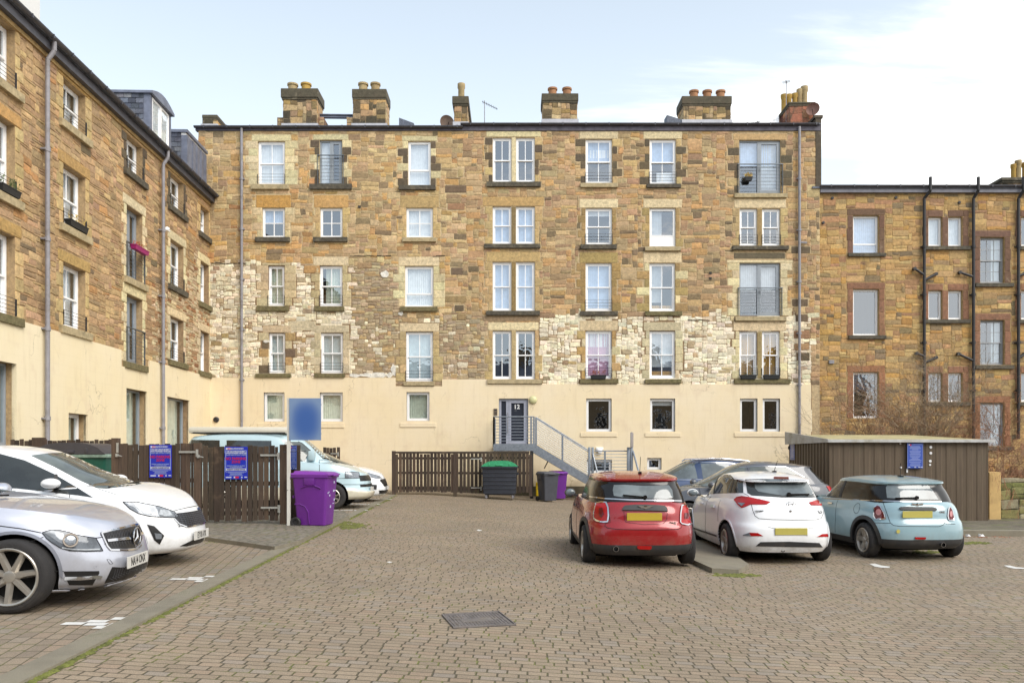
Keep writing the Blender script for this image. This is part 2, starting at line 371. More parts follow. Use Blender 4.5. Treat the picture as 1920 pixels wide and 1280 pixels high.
def window(parent, h, kind='sash', cur=None, yd=.09, mat=None, bars=1, frac=.5, sill=None, rail=None, nb=4, cfrac=(0, 1), sash_w=.062, cury=.14):
    """h = (u0,u1,z0,z1) opening; the frame sits yd inside the wall face"""
    u0, u1, z0, z1 = h; mb = MB(); g = MB(); w = sash_w
    u0 += .004; u1 -= .004; z0 += .004; z1 -= .004
    mat = mat or MW
    def pane(a, b, c, d, y): g.face([(a, y, c), (b, y, c), (b, y, d), (a, y, d)])
    fr(mb, u0, u1, z0, z1, w*.9, yd-.01, yd+.09)
    if kind in ('sash', 'sash_nobar', 'sash6'):
        zm = z0 + (z1-z0)*frac
        a, b = u0+w*.9, u1-w*.9
        fr(mb, a, b, zm-.02, z1-w*.9, w*.7, yd, yd+.04); fr(mb, a, b, z0+w*.9, zm+.02, w*.7, yd+.042, yd+.08, wb=w*1.1)
        mb.box(a, b, yd-.008, yd+.05, zm-.022, zm+.022)
        pane(a, b, zm, z1-w, yd+.02); pane(a, b, z0+w, zm, yd+.06)
        if kind == 'sash':
            for k in range(bars):
                c = a + (b-a)*(k+1)/(bars+1); t = .014
                mb.box(c-t, c+t, yd+.006, yd+.034, zm+.02, z1-w*.9-.01); mb.box(c-t, c+t, yd+.048, yd+.074, z0+w*.9+.01, zm-.02)
        if kind == 'sash6':
            for k in (1, 2):
                c = a+(b-a)*k/3; mb.box(c-.009, c+.009, yd+.006, yd+.034, zm, z1-w); mb.box(c-.009, c+.009, yd+.048, yd+.074, z0+w, zm)
            for c0, c1, yy in ((zm, z1-w, yd+.008), (z0+w, zm, yd+.05)):
                c = (c0+c1)/2; mb.box(a, b, yy, yy+.022, c-.009, c+.009)
    elif kind == 'quad':
        a, b, c, d = u0+w, u1-w, z0+w, z1-w
        fr(mb, a-.005, b+.005, c-.005, d+.005, w*.5, yd-.004, yd+.05)
        mb.box((a+b)/2-.016, (a+b)/2+.016, yd, yd+.05, c, d); mb.box(a, b, yd+.003, yd+.047, (c+d)/2-.016, (c+d)/2+.016); pane(a, b, c, d, yd+.03)
    elif kind == 'casement':
        a, b, c, d = u0+w, u1-w, z0+w, z1-w
        fr(mb, a-.005, b+.005, c-.005, d+.005, w*.6, yd-.012, yd+.05); pane(a, b, c, d, yd+.03)
        mb.box((a+b)/2-.05, (a+b)/2+.05, yd-.022, yd-.012, d-.004, d+.018)
    elif kind == 'split':
        a, b, c, d = u0+w, u1-w, z0+w, z1-w; zm = z0+(z1-z0)*frac
        fr(mb, a-.005, b+.005, zm-.01, d+.005, w*.6, yd-.012, yd+.05); mb.box(a, b, yd-.008, yd+.05, zm-.035, zm+.02); pane(a, b, zm, d, yd+.03); pane(a, b, c, zm, yd+.035)
    elif kind == 'panel':
        a, b, c, d = u0+w, u1-w, z0+w, z1-w; zm = z0+(z1-z0)*frac
        fr(mb, a-.005, b+.005, zm, d+.005, w*.6, yd-.012, yd+.05); mb.box(a-.003, b+.003, yd+.0, yd+.05, c-.003, zm-.002); pane(a, b, zm+.02, d, yd+.03)
    elif kind == 'french':
        a, b, c, d = u0+w, u1-w, z0+w, z1-w; xm = a+(b-a)*.47
        mb.box(xm-.035, xm+.035, yd-.006, yd+.06, c, d)
        fr(mb, xm+.036, b+.003, c-.003, d+.003, .075, yd-.012, yd+.05, wb=.1)
        pane(a, xm, c, d, yd+.03); pane(xm+.1, b-.06, c+.09, d-.07, yd+.028)
        mb.box(xm+.05, xm+.075, yd-.06, yd-.02, c+(d-c)*.42, c+(d-c)*.47)
    elif kind == 'door':
        a, b, c, d = u0+w, u1-w, z0+w, z1-w; zt = z0+(z1-z0)*frac
        mb.box(a, b, yd-.008, yd+.06, zt-.04, zt+.03); pane(a, b, zt, d, yd+.03)
        xm = a+(b-a)*.42
        mb.box(xm-.03, xm+.03, yd-.004, yd+.05, c, zt-.04); fr(mb, xm+.031, b, c, zt-.041, .07, yd-.01, yd+.05, wb=.12); pane(a, b, c, zt, yd+.03)
    wo = mb.build('window', mat, parent); g.build('pane', MG, wo, fixn=False)
    if cur:
        cs = cur if isinstance(cur, list) else [(cur, 0, 1) + tuple(cfrac)]
        for (kd, f0, f1, g0, g1) in cs: curtain(wo, lerp(u0, u1, f0), lerp(u0, u1, f1), lerp(z0, z1, g0), lerp(z0, z1, g1), yd+cury, kd)
    if sill:
        s0, s1, a, b, sm = sill; k = MB(); k.bbox(s0, s1, -.11, yd-.012, a, b-.002, .012); k.build('window_sill', sm, wo)
    if rail:
        r0, r1, pr = rail; k = MB(); e = .06 if pr else .01; yy = -.05 if pr else -.02
        for i in range(nb):
            z = lerp(r0, r1, i/(nb-1)); rr = .006
            if pr and i == nb-1: k.box(u0-.08, u1+.08, yy-.03, yy+.03, z-.015, z+.012)
            else: k.bar((u0-e, yy, z), (u1+e, yy, z), rr, 5)
        for x in (u0-e, u1+e): k.box(x-.006, x+.006, yy-.02, yy+.02 if not pr else 0, r0-.03, r1)
        if pr:
            for f in (.47,): k.box(lerp(u0, u1, f)-.006, lerp(u0, u1, f)+.006, yy-.012, yy+.012, r0-.03, r1)
        k.build('guard_rail', MRAIL if pr else MDARKR, wo)
    return wo
def quoins(pre, h, col, lint=.32, over=.24, w=(.16, .3), hh=.3, lc=None, sides=(1, 1), jam=None):
    """dressed stones round an opening: lintel and in-and-out jamb blocks"""
    u0, u1, z0, z1 = h; lc = lc or col
    if lint: pre.append((u0-over, u1+over, z1+.004, z1+lint, vary(lc, .04), .02))
    z = z0; k = R.randint(0, 1); n = max(2, round((z1-z0)/hh)); st = (z1-z0)/n
    for i in range(n):
        ww = w[(i+k) % 2]
        if sides[0]: pre.append((u0-ww, u0-.003, z, z+st, vary(jam[i % len(jam)] if jam else col, .07), .02))
        ww = w[(i+k+1) % 2] if R.random() < .3 else ww
        if sides[1]: pre.append((u1+.003, u1+ww, z, z+st, vary(jam[(i+1) % len(jam)] if jam else col, .07), .02))
        z += st
CREAM, TAN, DARK, BUFF, BRN = (240, 224, 180), (214, 186, 134), (108, 96, 78), (226, 206, 162), (160, 118, 92)
# ================================================================ main tenement (wall face at Y = 31)
YF = 31.0; KF = F / YF
def U(px): return (px - CX) / KF
def V_(py): return CZ + (HY - py) / KF
def H(x0, x1, y0, y1): return (U(x0), U(x1), V_(y1), V_(y0))
def SL(x0, x1, y0, y1, m): return (U(x0), U(x1), V_(y1), V_(y0), m)
main = thing('stone_tenement', 'five storey rubble stone tenement with cream rendered ground floor and roof chimneys', 'building', (0, YF, 0))
# (hole, kind, curtain, sill, rail px (ylow, yhigh, proud), quoin args, extra window args)
W = []
def w_(x0, x1, y0, y1, kind='sash', cur=None, sill=None, rail=None, q=None, **kw): W.append((H(x0, x1, y0, y1), kind, cur, SL(*sill) if sill else None, rail, q, kw))
C1 = dict(col=CREAM, w=(.3, .42)); JM = [DARK, TAN, (120, 104, 82), DARK, (176, 150, 108)]
w_(483.5, 534, 265, 346.6, cur='white', sill=(471.5, 542.7, 346.6, 356, MSL), rail=(344, 327, 0), q=dict(col=CREAM, w=(.36, .5), lint=.26))
w_(599, 641.5, 262.7, 346, 'french', cur=[('white', 0, .5, 0, 1)], sill=(581, 660, 346, 356, MSD), rail=(345, 292, 1), q=dict(col=CREAM, w=(.2, .36), lint=.22, jam=[DARK, DARK, CREAM, CREAM]), nb=9, mat=MGF)
w_(765, 807.6, 264.8, 348.5, 'split', cur='white', sill=(748, 817, 348.5, 357, MSD), q=dict(col=CREAM, w=(.2, .4), lint=.2, jam=[DARK, DARK, CREAM]), frac=.36)
w_(491.5, 534, 389.7, 445.4, 'quad', sill=(479.5, 544, 445.4, 454, MSD), q=dict(col=BUFF, lint=.5, lc=(206, 160, 92), w=(.2, .36)), cur=[('blue', 0, 1, .5, 1)])
w_(600, 642, 389.7, 445.4, 'quad', sill=(588, 652, 445.4, 454, MSD), q=dict(col=TAN, lint=.5, lc=(208, 170, 110), w=(.18, .3)))
w_(761.6, 811.5, 389.7, 446, 'quad', cur='white', sill=(755, 818, 446, 454, MSL), q=dict(col=TAN, lint=.48, lc=(206, 176, 124), w=(.16, .3)))
for (y0, y1, s, lc, cu, jm) in ((258, 342, (912.5, 1014, 342, 351, MSD), CREAM, None, JM), (387, 458, (908, 1013, 458, 466, MSD), (208, 180, 120), 'blue', None),
                        (491, 583, (911.6, 1012, 583, 591.4, MSD), (204, 176, 124), 'blue', None), (619.8, 711, (913.5, 1017, 711, 719.5, MSL), CREAM, None, None)):
    w_(923.6, 959, y0, y1, cur=cu, q=dict(col=TAN, lint=0, sides=(1, 0), jam=jm)); w_(967.3, 1002.8, y0, y1, sill=s, cur=cu, q=dict(col=TAN, lint=0, sides=(0, 1), jam=jm))
w_(1098, 1147.7, 261, 344.4, cur=[('white', 0, 1, .62, .8), ('blue', 0, 1, .5, 1)], sill=(1088, 1158.4, 344.4, 352.5, MSL), rail=(342, 324, 0), q=dict(col=TAN, lint=.3, lc=CREAM, jam=JM, w=(.2, .4)))
w_(1218, 1267.5, 261, 346, cur=[('blue', 0, 1, .5, 1), ('white', .3, .9, 0, .3)], sill=(1212, 1276, 346, 353, MSD), rail=(344, 323, 0), q=dict(col=TAN, lint=.3, lc=CREAM, jam=JM, w=(.2, .4)), nb=5)
w_(1386, 1464, 263, 362.7, 'french', sill=(1376, 1475, 363.7, 371.5, MSL), rail=(361, 308.7, 1), q=dict(col=TAN, lint=.26, jam=JM, w=(.2, .44)), nb=9, mat=MGF, cur=[('blue', 0, 1, .55, 1), ('grey', .5, 1, 0, 1)])
w_(1098, 1147.7, 390, 459, cur=[('white', 0, 1, .82, 1)], sill=(1088.5, 1156, 459, 467.6, MSD), rail=(456, 439, 0), q=dict(col=(178, 150, 102), lint=.34, lc=CREAM))
w_(1218, 1267, 390, 462, 'panel', sill=(1209, 1276, 463, 471, MSL), q=dict(col=(190, 162, 112), lint=.34, lc=CREAM), frac=.28, cur=[('grey', 0, .5, 0.3, 1)])
w_(1386.8, 1420, 391, 460.6, rail=(457, 440, 0), q=dict(col=TAN, lint=0, sides=(1, 0))); w_(1429, 1463, 391, 460.6, rail=(457, 440, 0), sill=(1372, 1477.6, 461.6, 469, MSD), q=dict(col=TAN, lint=0, sides=(0, 1)))
w_(1098, 1147, 493, 583, cur='blue', sill=(1087, 1158, 584, 592, MSD), rail=(580, 562, 0), q=dict(col=(180, 152, 100), lint=.42, lc=(186, 160, 108), w=(.2, .36)))
w_(1217.8, 1266, 493, 583.7, cur=[('grey', 0, .5, .2, 1), ('brown', 0, 1, 0, .14)], sill=(1209, 1278, 584, 592, MSM), q=dict(col=CREAM, lint=.42, w=(.2, .5), jam=[(186, 160, 108), (186, 160, 108), CREAM]))
w_(1386.5, 1463, 493, 592, 'french', sill=(1378, 1473, 594, 602, MSL), rail=(590, 540, 1), q=dict(col=CREAM, lint=.1, over=.5, w=(.28, .46)), nb=9, mat=MGF, cur=[('grey', 0, 1, .5, 1)])
w_(503, 533.3, 498, 573.4, cur='sage', sill=(482, 541.7, 574.4, 583.8, MSM), rail=(571, 554, 0), q=dict(col=(214, 196, 158), w=(.3, .46), lint=.1, sides=(1, 1)))
w_(599.4, 642, 498, 574, cur=[('sage', .22, 1, 0, 1)], sill=(590, 645.8, 575, 583.8, MSM), rail=(572, 554, 0), q=dict(col=(212, 192, 150), w=(.2, .34), lint=.36, lc=CREAM))
w_(759, 812.6, 498.8, 574.5, 'split', cur='net', sill=(751, 820, 575.5, 584, MSM), q=dict(col=CREAM, w=(.24, .46), lint=.36), frac=.32)
w_(504, 534.7, 623.7, 699.7, cur='lace', sill=(480, 546, 700.5, 708, MSM), rail=(697, 680, 0), q=dict(col=(222, 206, 170), w=(.26, .4), lint=.28, jam=[(120, 104, 84), (222, 206, 170), (190, 160, 112)]))
w_(601.4, 643, 623.7, 699.7, cur='lace', sill=(590, 646.7, 700.5, 708, MSM), rail=(697, 680, 0), q=dict(col=(224, 208, 172), w=(.26, .4), lint=.3))
w_(761, 811.7, 621.7, 714.6, cur='lace', sill=(757, 815, 715.5, 723, MSL), rail=(712, 695, 0), q=dict(col=(210, 186, 138), w=(.24, .4), lint=.33, lc=CREAM))
w_(1098, 1147, 620, 710, cur=[('pink', 0, 1, 0, 1), ('white', 0, 1, .68, .95)], sill=(1087, 1158, 711, 719, MSM), rail=(704, 690, 0), q=dict(col=(226, 210, 170), lint=.4, w=(.16, .34), jam=[(206, 170, 110), (226, 210, 170), (214, 184, 130)]))
w_(1218, 1266, 620, 709, cur=[('grey', 0, 1, .25, 1), ('brown', 0, 1, 0, .16)], sill=(1209, 1276, 711, 719, MSM), q=dict(col=(226, 212, 176), lint=.34, w=(.16, .3)))
w_(1386.5, 1419.7, 621, 709.7, cur='brown', rail=(702, 690, 0), q=dict(col=CREAM, lint=0, sides=(1, 0))); w_(1428.7, 1462, 621, 709.7, cur='brown', rail=(702, 690, 0), sill=(1376, 1481, 711, 719, MSM), q=dict(col=CREAM, lint=0, sides=(0, 1)))
ns = len(W)
for x0, x1, y0, y1 in ((495, 534, 735.7, 789.7), (600, 643, 735.7, 789.7), (762.5, 805.5, 734.8, 788.5)):
    w_(x0, x1, y0, y1, 'casement', cur=[('sage', 0, 1, 0, 1)], q=None, yd=.06)
for x0, x1 in ((1099, 1146.6), (1218.6, 1265.6), (1387, 1419.7), (1429.5, 1462)):
    w_(x0, x1, 747, 808.7, 'casement', yd=.07, cur=[('white', 0, 1, .8, 1)] if x0 == 1218.6 else None)
w_(1100, 1147, 861, 887, 'casement', yd=.07)
for x0, x1 in ((1213, 1240), (412, 440), (385, 400)): w_(x0, x1, (858 if x0 > 1000 else 805.5), (880 if x0 > 1000 else 840), 'casement', yd=.08)
door_h = H(935.5, 990.4, 747, 834)
holes = [w[0] for w in W] + [door_h]
pre = []
for (h, kind, cur, sill, rail, q, kw) in W[:ns]:
    if q: quoins(pre, h, **q)
    if sill: pre.append((sill[0], sill[1], sill[2], sill[3]+.002, (110, 98, 78), -.02))
# wide lintels and mullions of the paired windows
for x0, x1, y0, y1, c in ((912, 1014, 243, 257, CREAM), (905, 1020, 369, 386.5, (208, 180, 120)), (912, 1013, 472, 490.5, (206, 178, 126)), (915, 1010, 604, 619.3, CREAM),
                          (1377, 1474, 373, 390.5, CREAM), (1375, 1474, 603, 620.5, CREAM), (1376, 1472, 474, 485, (120, 110, 88))):
    pre.append((U(x0), U(x1), V_(y1), V_(y0), vary(c, .03), .022))
for x0, x1, y0, y1, c in ((959.2, 967.1, 258, 342, CREAM), (959.2, 967.1, 387, 458, (150, 130, 90)), (959.2, 967.1, 491, 583, (160, 136, 90)), (959.2, 967.1, 620, 711, (206, 184, 138)),
                          (1420.2, 1428.8, 391, 461, (176, 150, 104)), (1419.9, 1428.5, 621, 710, (176, 156, 110))):
    pre.append((U(x0), U(x1), V_(y1), V_(y0), c, .012))
# long white-washed lintel stones and old joints of the lower storeys
for x0, x1, y0, y1, c in ((541, 592, 602, 620, (224, 210, 178)), (905, 1012, 592, 602, (170, 146, 116)), (1085, 1160, 602, 619, (222, 204, 164)), (1206, 1278, 600, 619, (226, 212, 178)),
                          (570, 600, 498, 512, (206, 164, 110)), (1268, 1291, 621, 632, (196, 140, 76)), (1150, 1172, 622, 632, (150, 100, 60))):
    if not any(abs(U(x0)-p[0]) < .1 and abs(V_(y0)-p[3]) < .1 for p in pre): pre.append((U(x0), U(x1), V_(y1), V_(y0), c, .02))
# heavy dark corner stones seen in the upper storeys
for px in (860, 1505):
    z = V_(620 if px == 860 else 700)
    while z < V_(262):
        hh = R.uniform(.22, .32); ww = R.uniform(.3, .62)
        if R.random() < .42: pre.append((U(px)-ww*R.random(), U(px)+ww*.5, z, z+hh, vary(R.choice([DARK, (120, 104, 84), (186, 160, 116), (178, 138, 104)]), .1), .025))
        z += hh*R.uniform(1, 2.2)
def mz(u, z):
    px, py = CX + u*KF, HY - (z-CZ)*KF
    e = 9*math.sin(px*.05) + 6*math.sin(px*.13+1)
    if px < 660 and py > 493 and not (px > 560 and 493 < py < 500): return ('white' if (R.random() < (.9 if py > 505 else .7)) else 'grey', (2, 6), (1, 3), .010)
    if px < 745 and py > 498+e*.5: return ('grey', (2, 7), (1, 2), .01) if py < 600 else ('grey' if R.random() < .84 else 'white', (2, 5), (1, 3), .012)
    if px < 915 and py > 590+e: return ('grey' if R.random() < .92 else 'white', (2, 6), (1, 3), .011)
    if px > 1004 and py > 590+e*.6 and px < 1520: return ('white' if R.random() < .93 else 'grey', (2, 6), (2, 3), .010)
    if px < 860: return ('upper', (3, 9), (2, 4), .008)
    return ('upper2', (3, 9), (2, 4), .008)
mcol = {}
def mort(u, z):
    k_ = mz(u, z)[0]
    return (262, 250, 222) if k_ == 'white' and math.sin(u*1.7+z*2.3)+math.sin(u*4.1-z*3.1+1) > .2 else MORT[k_]
mb = MB(); uL, uR, zT = U(372), U(1537), V_(246)
plate(mb, uL, uR, -.6, zT, holes, 0, .2, mort, 0, .3)
top = V_(246)
for p in pre:
    if p[5] > 0 and V_(722) < p[3]: stone(mb, p[0], p[1], p[2], min(p[3], top), p[4], 0, p[5], .006, .002)
fill_stones(mb, U(394) if False else uL, uR, V_(722), top, holes + [(p[0], p[1], p[2], p[3]) for p in pre], mz)
# cream render of the ground floor, 4 cm proud
reg = [(uL, U(742), -.6, V_(708)), (U(742), U(829), -.6, V_(724)), (U(829), U(915), -.6, V_(711)), (U(915), U(1520), -.6, V_(720.3))]
plate(mb, uL, U(1520), -.6, V_(700), holes, -.045, .06, lambda u, z: (240, 220, 170), 1, .6, only=reg)
for px, py, rx, ry, n_ in ((722, 514, 9, 7, 12), (752, 588, 5, 5, 9), (700, 703, 34, 5, 26), (665, 704, 12, 4, 12), (738, 694, 5, 13, 14), (731, 703, 7, 5, 12), (500, 640, 8, 3, 10)):
    mb.cc = alb((252, 249, 240))[:3]; P = [(U(px+rx*math.cos(a)*R.uniform(.55, 1.1)), -.032, V_(py+ry*math.sin(a)*R.uniform(.6, 1.15))) for a in [2*math.pi*i/n_ for i in range(n_)]]
    c_ = (U(px), -.034, V_(py))
    for i in range(n_): mb.face([P[i], P[(i+1) % n_], c_], 0)
mb.cc = alb((60, 52, 42))[:3]
for a, b, y_ in ((396, 462, 493.5), (656, 735, 480), (812, 834, 480.5), (1085, 1100, 468), (1290, 1330, 600)):
    x_ = a
    while x_ < b: w_2 = R.uniform(5, 12); yj = y_ + R.uniform(-.8, .8); mb.box(U(x_), U(min(b, x_+w_2)), -.03, 0, V_(yj+.7), V_(yj-R.uniform(.1, .8)), 0); x_ += w_2*R.uniform(.9, 1.3)
for px, py in ((674, 388), (1332, 512), (1332, 522)): mb.box(U(px)-.045, U(px)+.045, -.04, 0, V_(py)-.045, V_(py)+.045, 2)
for h in holes: room(mb, h, .2, 2)
mb.cc = (1, 1, 1)
mb.build('wall', [MS, MR, MROOM], main)
for i, (h, kind, cur, sill, rail, q, kw) in enumerate(W):
    s = (sill[0], sill[1], sill[2], sill[3], sill[4]) if sill else None
    r = (V_(rail[0]), V_(rail[1]), rail[2]) if rail else None
    window(main, h, kind, cur, sill=s and (s[0], s[1], min(s[2], s[3]), max(s[2], s[3]), s[4]), rail=r, **kw)
for x0, x1, y0, y1 in ((484, 542, 793, 801.8), (590, 646, 793, 801.8), (750.7, 818, 792.5, 800.6), (1088, 1157, 810.6, 818.5), (1209, 1276, 810.6, 818.5), (1376, 1474, 810.6, 818.5)):
    k = MB(); k.bbox(U(x0), U(x1), -.075, -.046, V_(y1), V_(y0), .012); k.build('window_sill', MR, main)
k = MB(); k.box(U(742), U(1520), -.075, -.046, -.6, V_(911)); k.build('plinth', M('plinth_dark', (92, 84, 66), .9, var=.25, vs=3, dirt=(120, 118, 76)), main)
# entrance door 12
dm = MB(); g = MB(); u0, u1, z0, z1 = door_h; yd = .08
fr(dm, u0+.003, u1-.003, z0, z1-.003, .09, yd-.03, yd+.07, wb=.05)
xa = u0+.13+.15
dm.box(xa, xa+.12, yd-.02, yd+.05, z0+.05, z1-.09); fr(dm, xa+.121, u1-.092, z0+.051, z1-.092, .08, yd-.035, yd+.04, wb=.1)
g.face([(u0, yd+.02, z0), (u1, yd+.02, z0), (u1, yd+.02, z1), (u0, yd+.02, z1)])
dr = dm.build('door', M('door_grey', (178, 182, 198), .4, var=.04), main)
MGD = NT('door_glass'); MGD = MGD.done((.03, .035, .05, 1), .12, 0)
g.build('pane', MGD, dr, fixn=False)
hd = MB(); hd.bar((xa+.06, yd-.07, z0+.45), (xa+.06, yd-.07, z0+1.25), .016, 8); hd.bar((xa+.06, yd-.07, z0+.5), (xa+.06, yd-.02, z0+.5), .01); hd.bar((xa+.06, yd-.07, z0+1.2), (xa+.06, yd-.02, z0+1.2), .01)
for k in range(5): hd.bar((xa+.06, yd-.028, z1-.35-.1*k), (xa+.06, yd-.02, z1-.35-.1*k), .012, 8)
hd.build('handle', MPIPE, dr)
MWT = M('white_letter', (250, 250, 250), .5, var=0)
text('door_number', '12', .24, MWT, dr, (U(969), yd-.004, V_(762.5)), bold=.006)
text('door_name', 'IT', .1, M('grey_letter', (130, 135, 145), .5), dr, (U(967), yd-.004, V_(770)))
# gutters, fascia, roofs
k = MB(); zg1, zg2 = V_(241), V_(236); zf = V_(247)
k.box(uL-.1, U(866), -.05, .14, zT+.003, zg1+.0); k.box(U(866), uR+.02, -.05, .14, zT+.003, zg2+.0)
k.build('fascia', M('fascia_board', (104, 100, 112), .7, var=.25, vs=5), main)
def gutter(k, a, b, z, y=-.12, r=.085):
    n = 8
    A = [k.V((a, y + r*math.cos(math.pi*(1+i/n)), z + r*math.sin(math.pi*(1+i/n))*.85)) for i in range(n+1)]
    B = [k.V((b, y + r*math.cos(math.pi*(1+i/n)), z + r*math.sin(math.pi*(1+i/n))*.85)) for i in range(n+1)]
    for i in range(n): k.idx([A[i], A[i+1], B[i+1], B[i]])
    k.idx(A); k.idx(B)
    x = a+.4
    while x < b: k.box(x-.02, x+.02, y-r-.008, y+r, z-.08, z+.012); x += .9
for a, b, z in ((uL-.12, U(868), zg1), (U(864), U(1532), zg2)):
    k = MB(); gutter(k, a, b, z+.04); k.build('gutter', MGUT, main)
k = MB(); ang = .2
for a, b, z in ((uL-.1, U(864), zg1+.06), (U(864)+.002, uR, zg2+.06)):
    k.hexa([(a, -.12, z-.06), (b, -.12, z-.06), (b, 5.2, z+1.0), (a, 5.2, z+1.0), (a, -.12, z), (b, -.12, z), (b, 5.2, z+1.06), (a, 5.2, z+1.06)])
    k.hexa([(a, 5.201, z+1.0), (b, 5.201, z+1.0), (b, 10.5, z-.06), (a, 10.5, z-.06), (a, 5.201, z+1.06), (b, 5.201, z+1.06), (b, 10.5, z), (a, 10.5, z)])
k.build('roof', MSLATE, main)
k = MB(); k.cc = alb((170, 150, 120))[:3]
k.box(uL, uL+.3, .21, 10.2, -.6, zT); k.box(uR-.3, uR, .21, 10.2, -.6, zT); k.box(uL+.3, uR-.3, 9.9, 10.2, -.6, zT-.1); k.build('rear_wall', MS, main)
# raised gable skew at the right end
k = MB(); k.cc = alb((96, 86, 72))[:3]
k.box(U(1529), U(1539.5), -.03, .5, V_(352), V_(222)); k.box(U(1526), U(1542), -.06, .56, V_(222), V_(217))
zz = V_(217)
k.hexa([(U(1529), .5, V_(240)), (U(1539), .5, V_(240)), (U(1539), 5, V_(240)), (U(1529), 5, V_(240)), (U(1529), .5, zz), (U(1539), .5, zz), (U(1539), 5, zz+1.1), (U(1529), 5, zz+1.1)])
k.build('gable_skew', MS, main)
# chimneys
MCH = stone_mat('chimney_stone', 1.0)
PAL['sooty'] = [((112, 98, 74), 4), ((150, 128, 88), 3), ((84, 76, 60), 3), ((178, 150, 96), 2)]
def chim(parent, x0, x1, yb, yt, capx0, capx1, capb, capt, pots, dep=(1.0, 2.0), base=None, Yw=YF, capc=(96, 90, 74), pal='upper2', foot=True):
    y0, y1 = dep; YY = Yw + y0; kx = F/YY; kc_ = F/(Yw+(y0+y1)/2)
    f = lambda x: (x-CX)/kx; zf_ = lambda y: CZ+(HY-y)/kx
    ch = MB()
    bx0, bx1, zb, zt = f(x0), f(x1), zf_(yb)-.5, zf_(yt)
    ch.cc = alb((150, 132, 104))[:3]; ch.box(bx0, bx1, y0, y1, zb, zt)
    fill_stones(ch, bx0, bx1, zb, zt, [], lambda u, z: (pal if R.random() < .5 or pal == 'brick' else 'sooty', (3, 7), (3, 5), .01), y=y0)
    # side faces get stones too
    for side, xx in ((1, bx1), (-1, bx0)):
        s = MB(); fill_stones(s, 0, y1-y0, zb, zt, [], lambda u, z: (pal, (3, 7), (3, 5), .01))
        o = len(ch.v)
        for (a, b, c), cc in zip(s.v, s.c): ch.cc = cc; ch.V((xx - side*b, y0+a, c))
        for q, m in zip(s.f, s.m): ch.idx([o+i for i in q], m)
    ch.cc = alb(capc)[:3]
    zc0, zc1 = zf_(capb), zf_(capt); e = (f(capx1)-f(capx0)-(bx1-bx0))/2
    ch.bbox(f(capx0), f(capx1), y0-e, y1+e, zc0+.001, zc1, .03); ch.box(f(capx0)+e*.5, f(capx1)-e*.5, y0-e*.5, y1+e*.5, zc0-.07, zc0)
    if base:
        b0, b1, bt = base; ch.cc = alb((150, 118, 92))[:3]; ch.box(f(b0), f(b1), y0+.12, y1-.12, zb, zf_(bt))
        fill_stones(ch, f(b0), f(b1), zb, zf_(bt), [(bx0, bx1, zb, zt)], lambda u, z: ('upper2', (2, 4), (1, 2), .01), y=y0+.12)
    o = ch.build('chimney', MCH, parent)
    if foot:
        fl = MB(); fl.box(bx0-.06, bx1+.06, y0-.06, y1, zf_(yb)-.3, zf_(yb)+.08); fl.build('flashing', M('lead_flash', (206, 206, 212), .5, var=.1), o)
    for px, w, yt_, m in pots:
        pm = MB(); r = w/2/kc_; hz = CZ+(HY-yt_)/kc_-zc1
        pm.lathe([(r*.86, zc1-.02), (r*.84, zc1+hz*.8), (r*1.02, zc1+hz*.84), (r*1.02, zc1+hz), (r*.8, zc1+hz), (r*.76, zc1+.05)], 16, T=lambda p, px=px: Vector(((px-CX)/kc_+p.x, (y0+y1)/2+p.y, p.z)), cap=False)
        pm.build('chimney_pot', m, o, 40)
    return o
chim(main, 380, 406, 237, 222, 379, 408, 222, 215.5, [])
chim(main, 531, 594, 236, 185, 527, 597, 184, 167, [(549, 20, 158.5, MPOT1), (574, 20, 158, MPOT3)], base=(518, 606, 218))
chim(main, 662, 723, 236, 184, 660, 725, 184, 167.5, [(681, 19, 157.5, MPOT1), (704, 19, 157.5, MPOT1)], base=(649, 700, 218))
chim(main, 852, 876, 233, 196, 848, 879, 196, 181.5, [(865, 14, 158, MPOT1)], dep=(.5, 3.0))
chim(main, 1018, 1082, 228, 190, 1015.5, 1084.5, 190, 176, [(1036, 18, 166.5, MPOT2), (1063, 18, 166.5, MPOT2)])
chim(main, 1281, 1370, 229, 196, 1278, 1372, 196, 181, [(1301, 18, 171.5, MPOT2), (1326, 18, 171.5, MPOT2), (1351, 18, 171.5, MPOT2)])
PAL['brick'] = [((178, 118, 92), 5), ((160, 104, 82), 3), ((190, 140, 104), 2)]
chim(main, 1481, 1526, 234, 196, 1478, 1528, 196, 192, [(1470, 12, 178, MPOT3), (1479, 12, 178, MPOT3), (1490, 11, 176, MPOT3), (1499, 11, 168, MPOT1), (1508, 13, 163, MPOT1)], dep=(.9, 3.6), pal='brick', foot=False)
k = MB(); k.sbar((U(1455)*1.02, .7, V_(236)), (U(1481)*1.02, 2.4, V_(192)+.6), .3, .1); k.build('coping', MCH, main)
k = MB(); f2 = lambda x, y: ((x-CX)*(YF+1.5)/F, 1.5, CZ+(HY-y)*(YF+1.5)/F)
a, b = f2(592, 215.5), f2(662, 216.5); k.sbar(a, b, .16, .03); k.sbar((a[0], a[1], a[2]-.11), (b[0], b[1], b[2]-.11), .16, .03); k.sbar((a[0], a[1], a[2]-.055), (b[0], b[1], b[2]-.055), .02, .1)
k.build('steel_beam', MLEAD, main)
for px, py, w in ((765, 236, .6), (1262, 231, .7)):
    k = MB(); x, y, z = f2(px, py); k.hexa([(x-w/2, 1, z-.2), (x+w/2, 1, z-.2), (x+w/2, 1.6, z-.2), (x-w/2, 1.6, z-.2), (x-w/2, 1, z+.12), (x+w/2, 1, z-.1), (x+w/2, 1.6, z-.06), (x-w/2, 1.6, z+.18)]); k.build('skylight', MSLATE, main)
